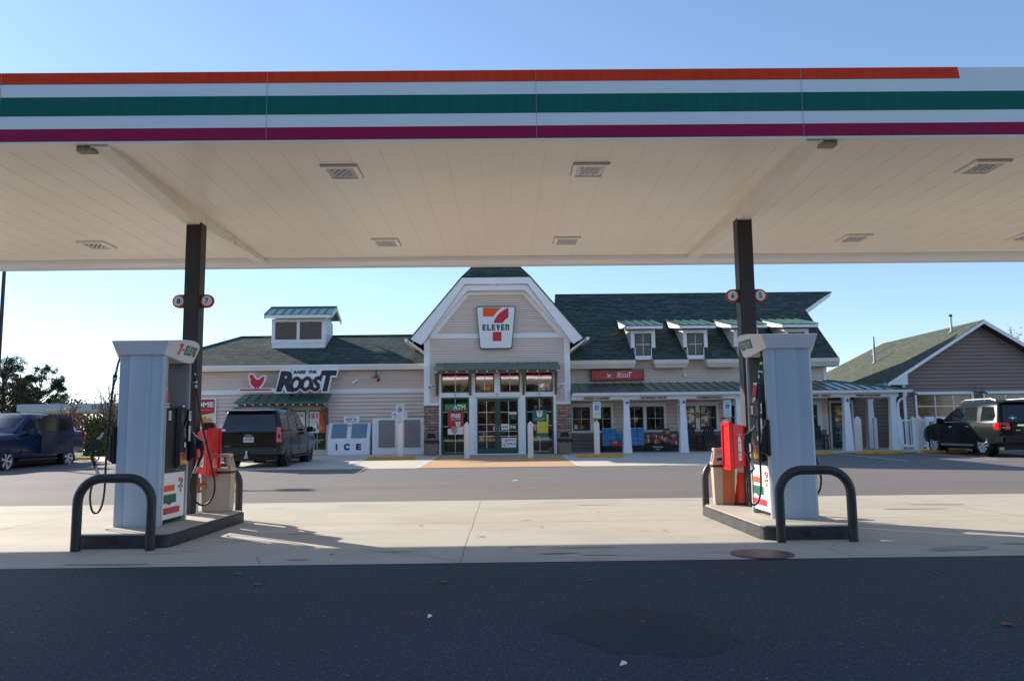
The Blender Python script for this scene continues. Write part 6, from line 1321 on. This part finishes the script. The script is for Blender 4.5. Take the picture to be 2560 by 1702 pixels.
for s in (-1,1):
    m=MB(); m.hexa([(s*.64,-2.60,.88),(s*.985,-2.50,.88),(s*1.0,-2.22,.90),(s*.66,-2.5,.88)],[(s*.64,-2.56,1.12),(s*.97,-2.47,1.12),(s*.985,-2.25,1.10),(s*.66,-2.46,1.12)],0); m.box(min(s*.68,s*.93),max(s*.68,s*.93),-2.605,-2.575,.94,.98,1); vpart(tg,'tail_lamp',['tail','lampg'],m,bevel=.012)
    m=MB(); m.tube([(s*.73,-2.05,1.87),(s*.75,-1.8,1.935),(s*.75,-.3,1.94),(s*.73,.0,1.87)],.024,8); vpart(tg,'roof_rail','steel',m)
    m=MB(); m.hexa([(s*1.0,.72,1.10),(s*1.26,.68,1.12),(s*1.26,.86,1.12),(s*1.0,.86,1.10)],[(s*1.0,.72,1.28),(s*1.24,.69,1.34),(s*1.24,.84,1.34),(s*1.0,.84,1.26)]); vpart(tg,'wing_mirror','greencar',m,bevel=.02)
    for y in (-.62,.45): m=MB(); m.box(min(s*1.0,s*1.045),max(s*1.0,s*1.045),y-.24,y-.02,.98,1.03); vpart(tg,'door_handle','chrome',m,bevel=.015)
    m=MB(); m.box(s*.985-.05,s*.985+.09,-1.05,1.05,.33,.40); vpart(tg,'running_board','steel',m,bevel=.02)
    m=MB(); m.box(min(s*1.005,s*1.02),max(s*1.005,s*1.02),-.9,.95,.58,.64); vpart(tg,'body_moulding','greencar',m,bevel=.006)
    m=MB(); m.hexa([(s*.78,2.42,.84),(s*.93,2.25,.84),(s*.93,2.2,.86),(s*.78,2.3,.86)],[(s*.76,2.38,.98),(s*.92,2.15,1.0),(s*.90,2.1,1.02),(s*.76,2.25,1.0)]); vpart(tg,'headlight','lampg',m)
m=MB(); m.box(-.62,.62,-2.575,-2.50,.56,1.10); vpart(tg,'tailgate','greencar',m,bevel=.02)
m=MB(); m.hexa([(-.94,-2.68,.44),(.94,-2.68,.44),(1.0,-2.25,.44),(-1.0,-2.25,.44)],[(-.95,-2.66,.70),(.95,-2.66,.70),(1.0,-2.25,.70),(-1.0,-2.25,.70)]); vpart(tg,'rear_bumper','greencar',m,bevel=.05)
m=MB(); m.box(-.42,.42,-2.60,-2.576,1.0,1.06); vpart(tg,'plate_garnish','chrome',m,bevel=.008)
m=MB(); m.box(-.20,.12,-2.59,-2.576,.83,.98,0); m.text('XCZ-6463',(-.04,-2.593,.90),.08,.27,bold=.02,m=1); vpart(tg,'number_plate',['plate','navy'],m)
m=MB(); m.lathe((-.02,-2.575,1.13),[(.075,0),(.085,.012),(.06,.014)],16,ax='y'); m.v=[(a,-2*2.575-b-.012,c) for a,b,c in m.v]; vpart(tg,'oval_badge','chrome',m)
m=MB(); m.text('4x4',(-.40,-2.58,.87),.05,.16,bold=.03); m.shape([(-.66,1.28),(-.55,1.26),(-.50,1.21),(-.45,1.26),(-.34,1.28),(-.45,1.29),(-.50,1.33),(-.55,1.29)],(0,-2.50,0),1); vpart(tg,'badge_and_decal','plate',m)
m=MB(); m.hexa([(-.78,-2.50,1.78),(.78,-2.50,1.78),(.72,-2.1,1.82),(-.72,-2.1,1.82)],[(-.74,-2.48,1.82),(.74,-2.48,1.82),(.68,-2.1,1.87),(-.68,-2.1,1.87)]); vpart(tg,'roof_spoiler','greencar',m,bevel=.01)
seams(tg,S,(-1.20,-.28,1.0),1.006)
tg.location=(17.33,28.95,zg(29.5)-.015); tg.rotation_euler=(0,0,R(.0))
# --- navy pickup facing the camera, left edge
S=dict(paint='navycar',hw=1.015,wr=.40,axles=(-1.85,1.84),rimmat='rim',spokes=6,sw=1.2,light=True,
 body=[(-2.92,.62,1.32,.94),(-2.85,.58,1.36,.99),(-1.2,.50,1.36,1.0),(-1.0,.42,1.36,1.01),(.9,.42,1.32,1.015),(1.3,.42,1.27,1.015),(2.4,.46,1.20,.99),(2.75,.46,1.12,.93),(2.85,.50,1.0,.88)],
 green=[(1.35,-1.02,.95,1.28,.06,.2),(.95,-.99,.90,1.52,.06,.2),(.55,-.95,.83,1.78,.06,.2),(.40,-.92,.80,1.88,.08,.2),(.25,-.85,.72,1.94,.1,.2),(.1,-.7,.5,1.965,.1,.2)],gtop=3,
 side=[[(-.88,1.37),(-.02,1.37),(.0,1.78),(-.78,1.78)],[(.08,1.37),(1.02,1.36),(.62,1.70),(.42,1.78),(.10,1.78)]],
 rear=(-1.03,-.93,.80,.70,1.42,1.80),wind=(1.30,.50,.84,.74,1.31,1.80))
tp_=vehicle(S,'navy blue crew cab pickup parked nose out at the left edge','pickup truck','pickup_truck',(0,0,0),0)
for s in (-1,1):
    m=MB(); m.hexa([(s*1.0,.72,1.20),(s*1.30,.70,1.22),(s*1.30,.92,1.22),(s*1.0,.90,1.20)],[(s*1.0,.72,1.36),(s*1.28,.72,1.46),(s*1.28,.88,1.46),(s*1.0,.88,1.34)]); vpart(tp_,'wing_mirror','black',m,bevel=.02)
    m=MB(); m.box(min(s*.80,s*1.0),max(s*.80,s*1.0),-2.95,-2.84,1.0,1.33); vpart(tp_,'tail_lamp','tail',m,bevel=.012)
    m=MB(); m.hexa([(s*.62,2.88,.86),(s*.95,2.72,.86),(s*.97,2.45,.88),(s*.64,2.7,.88)],[(s*.62,2.84,1.10),(s*.94,2.66,1.12),(s*.965,2.4,1.14),(s*.64,2.6,1.12)]); vpart(tp_,'headlight','lampg',m)
    for y in (-.70,.22): m=MB(); m.box(min(s*1.01,s*1.045),max(s*1.01,s*1.045),y-.10,y+.12,1.12,1.17); vpart(tp_,'door_handle','black',m,bevel=.01)
    m=MB(); m.box(s*.98-.04,s*.98+.06,-1.1,1.3,.36,.43); vpart(tp_,'running_board','black',m,bevel=.015)
    m=MB(); m.box(min(s*1.01,s*1.022),max(s*1.01,s*1.022),-.95,1.2,.60,.66); vpart(tp_,'body_moulding','navycar',m)
    m=MB(); m.box(min(s*1.012,s*1.018),max(s*1.012,s*1.018),1.28,1.5,1.10,1.13); vpart(tp_,'fender_badge','chrome',m)
m=MB(); m.hexa([(-.95,2.78,.48),(.95,2.78,.48),(.9,3.0,.48),(-.9,3.0,.48)],[(-.95,2.78,.74),(.95,2.78,.74),(.9,2.98,.74),(-.9,2.98,.74)]); vpart(tp_,'front_bumper','chrome',m,bevel=.03)
m=MB(); m.box(-.60,.60,2.80,2.90,.78,1.10); vpart(tp_,'grille','chrome',m,bevel=.02)
m=MB(); m.box(-.92,.92,-3.02,-2.92,.55,.78); vpart(tp_,'rear_bumper','chrome',m,bevel=.02)
m=MB(); m.box(-.80,.80,-2.75,-1.15,1.385,1.392); vpart(tp_,'bed_cover','black2',m)
seams(tp_,S,(-.98,.06,1.12),1.010)
# rear door swung open on the camera side
dx0,dy0=-1.03,.04; an=R(52); du=Vector((-math.sin(an),-math.cos(an),0)); dn=Vector((-du.y,du.x,0))
def DP(l,z,n=0): v=Vector((dx0,dy0,0))+du*l+dn*n; return (v.x,v.y,z)
m=MB(); m.hexa([DP(0,.56,0),DP(1.0,.56,0),DP(1.0,.56,.07),DP(0,.56,.07)],[DP(0,1.36,0),DP(1.0,1.36,0),DP(1.0,1.36,.06),DP(0,1.36,.06)])
for a,b,c,d_,z0,z1 in ((0,.07,0,.07,1.361,1.88),(.92,1.0,.80,.90,1.361,1.88)): m.hexa([DP(a,z0,0),DP(b,z0,0),DP(b,z0,.04),DP(a,z0,.04)],[DP(c,z1,0),DP(d_,z1,0),DP(d_,z1,.03),DP(c,z1,.03)])
m.hexa([DP(0.07,1.81,0),DP(.82,1.81,0),DP(.82,1.81,.035),DP(.07,1.81,.035)],[DP(.07,1.89,0),DP(.81,1.89,0),DP(.81,1.89,.03),DP(.07,1.89,.03)])
od=vpart(tp_,'rear_door','navycar',m,bevel=.012); od['label']='rear door swung wide open'
m=MB(); m.add([DP(.07,1.361,.02),DP(.92,1.361,.02),DP(.82,1.81,.02),DP(.07,1.81,.02)],[(0,1,2,3)]); o_=m.build('pane','glass_car'); o_.parent=od
m=MB(); m.hexa([DP(.82,1.12,-.03),DP(.96,1.12,-.03),DP(.96,1.12,-.001),DP(.82,1.12,-.001)],[DP(.82,1.16,-.03),DP(.96,1.16,-.03),DP(.96,1.16,-.001),DP(.82,1.16,-.001)]); o_=m.build('handle','black'); o_.parent=od
m=MB(); m.hexa([DP(.03,.62,-.012),DP(.97,.62,-.012),DP(.97,.62,-.001),DP(.03,.62,-.001)],[DP(.03,.68,-.012),DP(.97,.68,-.012),DP(.97,.68,-.001),DP(.03,.68,-.001)]); o_=m.build('moulding','navycar'); o_.parent=od
tp_.location=(-17.03,28.05,zg(28)-.12); tp_.rotation_euler=(0,0,math.pi)
# ================================================================ far left: canopy, lamp post, hedge
fc=thing('drive_through_canopy','small far white canopy lettered ENTRANCE ONLY beyond the blue pickup','canopy',(-27,52,2.4))
m=MB(); m.box(-31.4,-16,52,56,2.98,3.46,0); m.build('canopy_fascia',mat('blue_white_fascia',(.50,.53,.58),.5,var=.05),fc)
m=MB(); m.box(-31.2,-16.1,52.1,55.9,2.90,2.975); m.build('canopy_soffit','cream',fc)
m=MB(); m.text('ENTRANCE ONLY',(-28.96,51.99,3.10),.12,1.05,bold=.02); m.build('lettering','signwhite',fc)
m=MB(); m.text('D',(-26.45,51.99,3.24),.28,bold=.03,m=1); m.text('E',(-25.95,51.99,3.24),.28,bold=.03,m=1); m.build('coloured_lettering',['sred','sgreen'],fc)
m=MB(); m.box(-29.0,-28.75,53.5,53.9,.4,2.9); m.build('canopy_post','terracotta',fc)
lp=thing('lamp_post','tall dark lighting pole at the extreme left edge','lamp post',(-19.2,29.5,.3))
m=MB(); m.cyl((-18.57,29.5,.3),(-18.57,29.5,8.1),.085,.06,n=12); m.lathe((-18.57,29.5,.2),[(.22,0),(.22,.5),(.18,.55)],16); m.build('pole','black',lp,smooth=True)
m=MB(); m.box(-19.5,-17.4,29.46,29.54,8.05,8.13); m.build('arm','black',lp)
for s in (-1,1): m=MB(); m.box(-18.57+s*.65-.3,-18.57+s*.65+.3,29.3,29.7,7.95,8.07) if False else m.box(-18.57+s*1.1-.35,-18.57+s*1.1+.35,29.3,29.7,7.96,8.12); m.build('lamp_head','black',lp,bevel=.02)
def leafcloud(mb,fn,n,s0,s1,m=0,r=None,mats=1):
    for _ in range(n):
        p=fn(r); s=r.uniform(s0,s1); a=Vector((r.gauss(0,1),r.gauss(0,1),r.gauss(0,1))).normalized(); b=a.orthogonal().normalized(); b.rotate(Matrix.Rotation(r.uniform(0,6.28),3,a)); c=a.cross(b)
        p=Vector(p); mb.add([tuple(p+b*s),tuple(p+c*s*.6),tuple(p-b*s),tuple(p-c*s*.6)],[(0,1,2,3)],m if isinstance(m,int) else m(r))
hd=thing('hedge','clipped green hedge with glossy sunlit top behind the left pump','hedge',(-19.5,38,.4))
r_=random.Random(11); m=MB(); m.box(-19.75,-13.5,38.3,39.5,.42,2.0); m.build('hedge_core','hedge',hd)
m=MB()
def hp(r):
    k=r.random()
    if k<.5: return (r.uniform(-19.85,-13.6),38.25+r.gauss(0,.06),r.uniform(.42,2.1))
    if k<.9: return (r.uniform(-19.85,-13.6),r.uniform(38.2,39.5),2.05+abs(r.gauss(0,.09)))
    return (-19.82+r.gauss(0,.05),r.uniform(38.2,39.5),r.uniform(.42,2.1))
leafcloud(m,hp,9000,.035,.075,r=r_); m.build('leaves','hedge',hd)
# ================================================================ trees
def bare(name,label,x,y,z0,h,seed,spread=.5,lean=0,leafy=None,nleaf=0,r0=None,depth=5,group='bare autumn trees on the left'):
    r=random.Random(seed); t=thing(name,label,'tree',(x,y,z0),group); m=MB(); tips=[]
    rmin=y*.00022
    def br(p,d,L,rad,lv):
        pts=[p]; q=p; dd=d.copy()
        for i in range(3):
            dd=(dd+Vector((r.gauss(0,.10),r.gauss(0,.10),r.gauss(.05,.06)))).normalized(); q=q+dd*(L/3); pts.append(q)
        m.tube([tuple(v) for v in pts],[max(rmin,rad*(1-.14*i)) for i in range(4)],5 if lv<2 else 3,0,cap=False)
        if lv>=depth: tips.append(q); return
        n=r.choice((2,3,3)) if lv else 4
        for i in range(n):
            f=r.uniform(.35,1) if i else 1; st_=pts[min(3,int(f*3))]; a=Vector((r.gauss(0,spread),r.gauss(0,spread),r.uniform(.3,.9)))
            nd=(dd*1.0+a).normalized(); br(st_,nd,L*r.uniform(.58,.80),rad*.58,lv+1)
        if lv>=2: tips.append(q)
    br(Vector((x,y,z0)),Vector((lean,0,1)).normalized(),h*.34,r0 or h*.020,0)
    m.build('trunk','twig',t)
    if leafy:
        m=MB(); 
        for p in r.sample(tips,min(len(tips),nleaf)): leafcloud(m,lambda r_:(p.x+r_.gauss(0,.15),p.y+r_.gauss(0,.15),p.z+r_.gauss(0,.15)),2,.04,.09,r=r)
        m.build('leaves',leafy,t)
    return t
def pinetree(label,x,y,z0,h,seed,clumps,mt='pine',w=1.0,trunk_r=.2,per=120,second=None):
    r=random.Random(seed); t=thing('pine_tree',label,'tree',(x,y,z0),'pines on the far left'); m=MB()
    pts=[(x+.15*math.sin(i*1.3+seed)*i/6,y,z0+h*i/8) for i in range(9)]; m.tube(pts,[trunk_r*(1-.1*i) for i in range(9)],8)
    lm=MB()
    for (cx,cz,rad) in clumps:
        c=Vector((x+cx*w,y+r.uniform(-1.6,1.6),z0+cz)); b=Vector((x,y,z0+max(cz-abs(cx)*.75-.6,h*.18)))
        mid=(b+c)/2+Vector((0,0,-.15)); m.tube([tuple(b),tuple(mid),tuple(c)],[.07,.05,.02],5)
        for _ in range(5): e=c+Vector((r.gauss(0,rad*.6),r.gauss(0,rad*.6),r.gauss(0,rad*.35))); m.tube([tuple(mid+(c-mid)*r.random()),tuple(e)],[.025,.01],3,cap=False)
        sub=[c+Vector((r.gauss(0,rad*.55),r.gauss(0,rad*.55),r.gauss(0,rad*.34))) for _ in range(9)]
        for q in sub: leafcloud(lm,lambda rr__:(q.x+rr__.gauss(0,rad*.20),q.y+rr__.gauss(0,rad*.2),q.z+rr__.gauss(0,rad*.15)),per//9,.035,.095,r=r,m=(lambda r1:1 if second and r1.random()<second else 0))
    m.build('trunk','bark',t); lm.build('crown',[mt,'pine2'],t); return t
r_=random.Random(21)
def clump_set(n,h,w,z0f,seed,top=1.0):
    r=random.Random(seed); out=[]
    for i in range(n):
        f=(i+.5)/n; z=h*(z0f+(top-z0f)*f); ww=w*math.sin(math.pi*min(1,(.22+.72*f)))**.8; out.append((r.uniform(-ww,ww),z+r.uniform(-.4,.4),.75+r.random()*.55))
    return out
PX=lambda px,Y:(px-1260)/2000*Y
def cs(n,h,w,z0f,seed,rr0=.45,rr1=.35): return [(a,b,rr0+rr1*random.Random(seed+i).random()) for i,(a,b,c) in enumerate(clump_set(n,h,w,z0f,seed))]
pinetree('big dark pine with brownish boughs at the far left edge',PX(18,72),72,.4,8.3,3,cs(46,8.1,1.6,.16,3),second=.22,per=300,trunk_r=.22)
pinetree('brown tinged pine right of the big dark pine',PX(60,70),70,.4,6.4,8,cs(22,6.3,1.0,.36,8,.35,.3),second=.5,per=300)
pinetree('round topped lone pine above the far white canopy',PX(106,74),74,.4,7.0,5,cs(34,6.9,1.75,.42,5,.40,.32),per=520,second=.05,trunk_r=.15)
bare('bare_tree','slender bare tree right of the lone pine',PX(167,68),68,.4,5.2,31,depth=5)
bare('bare_tree','bare tree with a few orange leaves above the far canopy',PX(200,66),66,.4,5.1,33,leafy='autumn',nleaf=160)
bare('bare_tree','low spreading bare tree with red leaf tips in front of the far canopy',PX(228,44),44,.4,3.7,35,leafy='redleaf',nleaf=60,spread=.6,lean=-.2)
bare('bare_tree','tall bare tree beside the left pump',PX(262,45),45,.4,5.0,39,depth=5,lean=.03,leafy='redleaf',nleaf=25)
bare('bare_tree','faint tall bare tree behind the brown tinged pine',PX(68,90),90,.4,9.4,41,depth=5)
bare('bare_tree','thicket of bare stems under the far canopy',PX(215,50),50,.4,2.8,43,spread=.8,depth=5)
bare('red_leaved_tree','thin tree with red and orange leaves behind the brown gable',PX(2510,60),60,.4,8.6,51,leafy='redleaf',nleaf=420,group='trees behind the brown gable')
bare('red_leaved_tree','second thin reddish tree at the right edge behind the brown gable',PX(2575,58),58,.4,7.9,53,leafy='redleaf',nleaf=300,group='trees behind the brown gable')
pinetree('small dark pine tip showing behind the porch roof',PX(2095,75),75,.4,6.0,61,[(0,5.3,.5),(.3,5.0,.5),(-.3,4.7,.5)],per=120)
bare('shrub','pale scrubby bush beside the far canopy post',PX(90,50),50,.4,2.6,45,spread=.9,depth=4)
# distant wood, left background
def wood(name,x0,x1,y0,y1,h0,h1,n,seed,mats,lab,s=(.10,.28),dens=1.1):
    r=random.Random(seed); m=MB()
    cs=[(r.uniform(x0,x1),r.uniform(y0,y1)) for _ in range(int((x1-x0)*dens))]
    for (cx,cy) in cs:
        h=r.uniform(h0,h1); mi=r.randrange(len(mats)); rad=r.uniform(1.0,2.2)
        for _ in range(n): 
            a=r.gauss(0,.5); p=(cx+r.gauss(0,rad*.55),cy+r.gauss(0,rad*.5),.4+h*(r.random()**.75)); leafcloud(m,lambda q:p,1,s[0],s[1],m=mi,r=r)
    return tag(m.build(name,mats),lab,kind='stuff')
wood('distant_woodland',-78,-34,86,98,3.4,5.3,260,2,['autumn','olive','twig','olive','twig'],'low band of autumn woods behind the far canopy',dens=1.8)
wood('roadside_scrub',-60,-24,60,66,1.0,2.9,120,6,['olive','twig','twig','autumn'],'tangle of scrub under and beside the far canopy')
wood('woodland_across_road',-60,65,-64,-48,7,12,420,4,['olive','autumn','twig','pine','autumn'],'wood across the road, behind the camera',s=(.3,.7),dens=1.4)
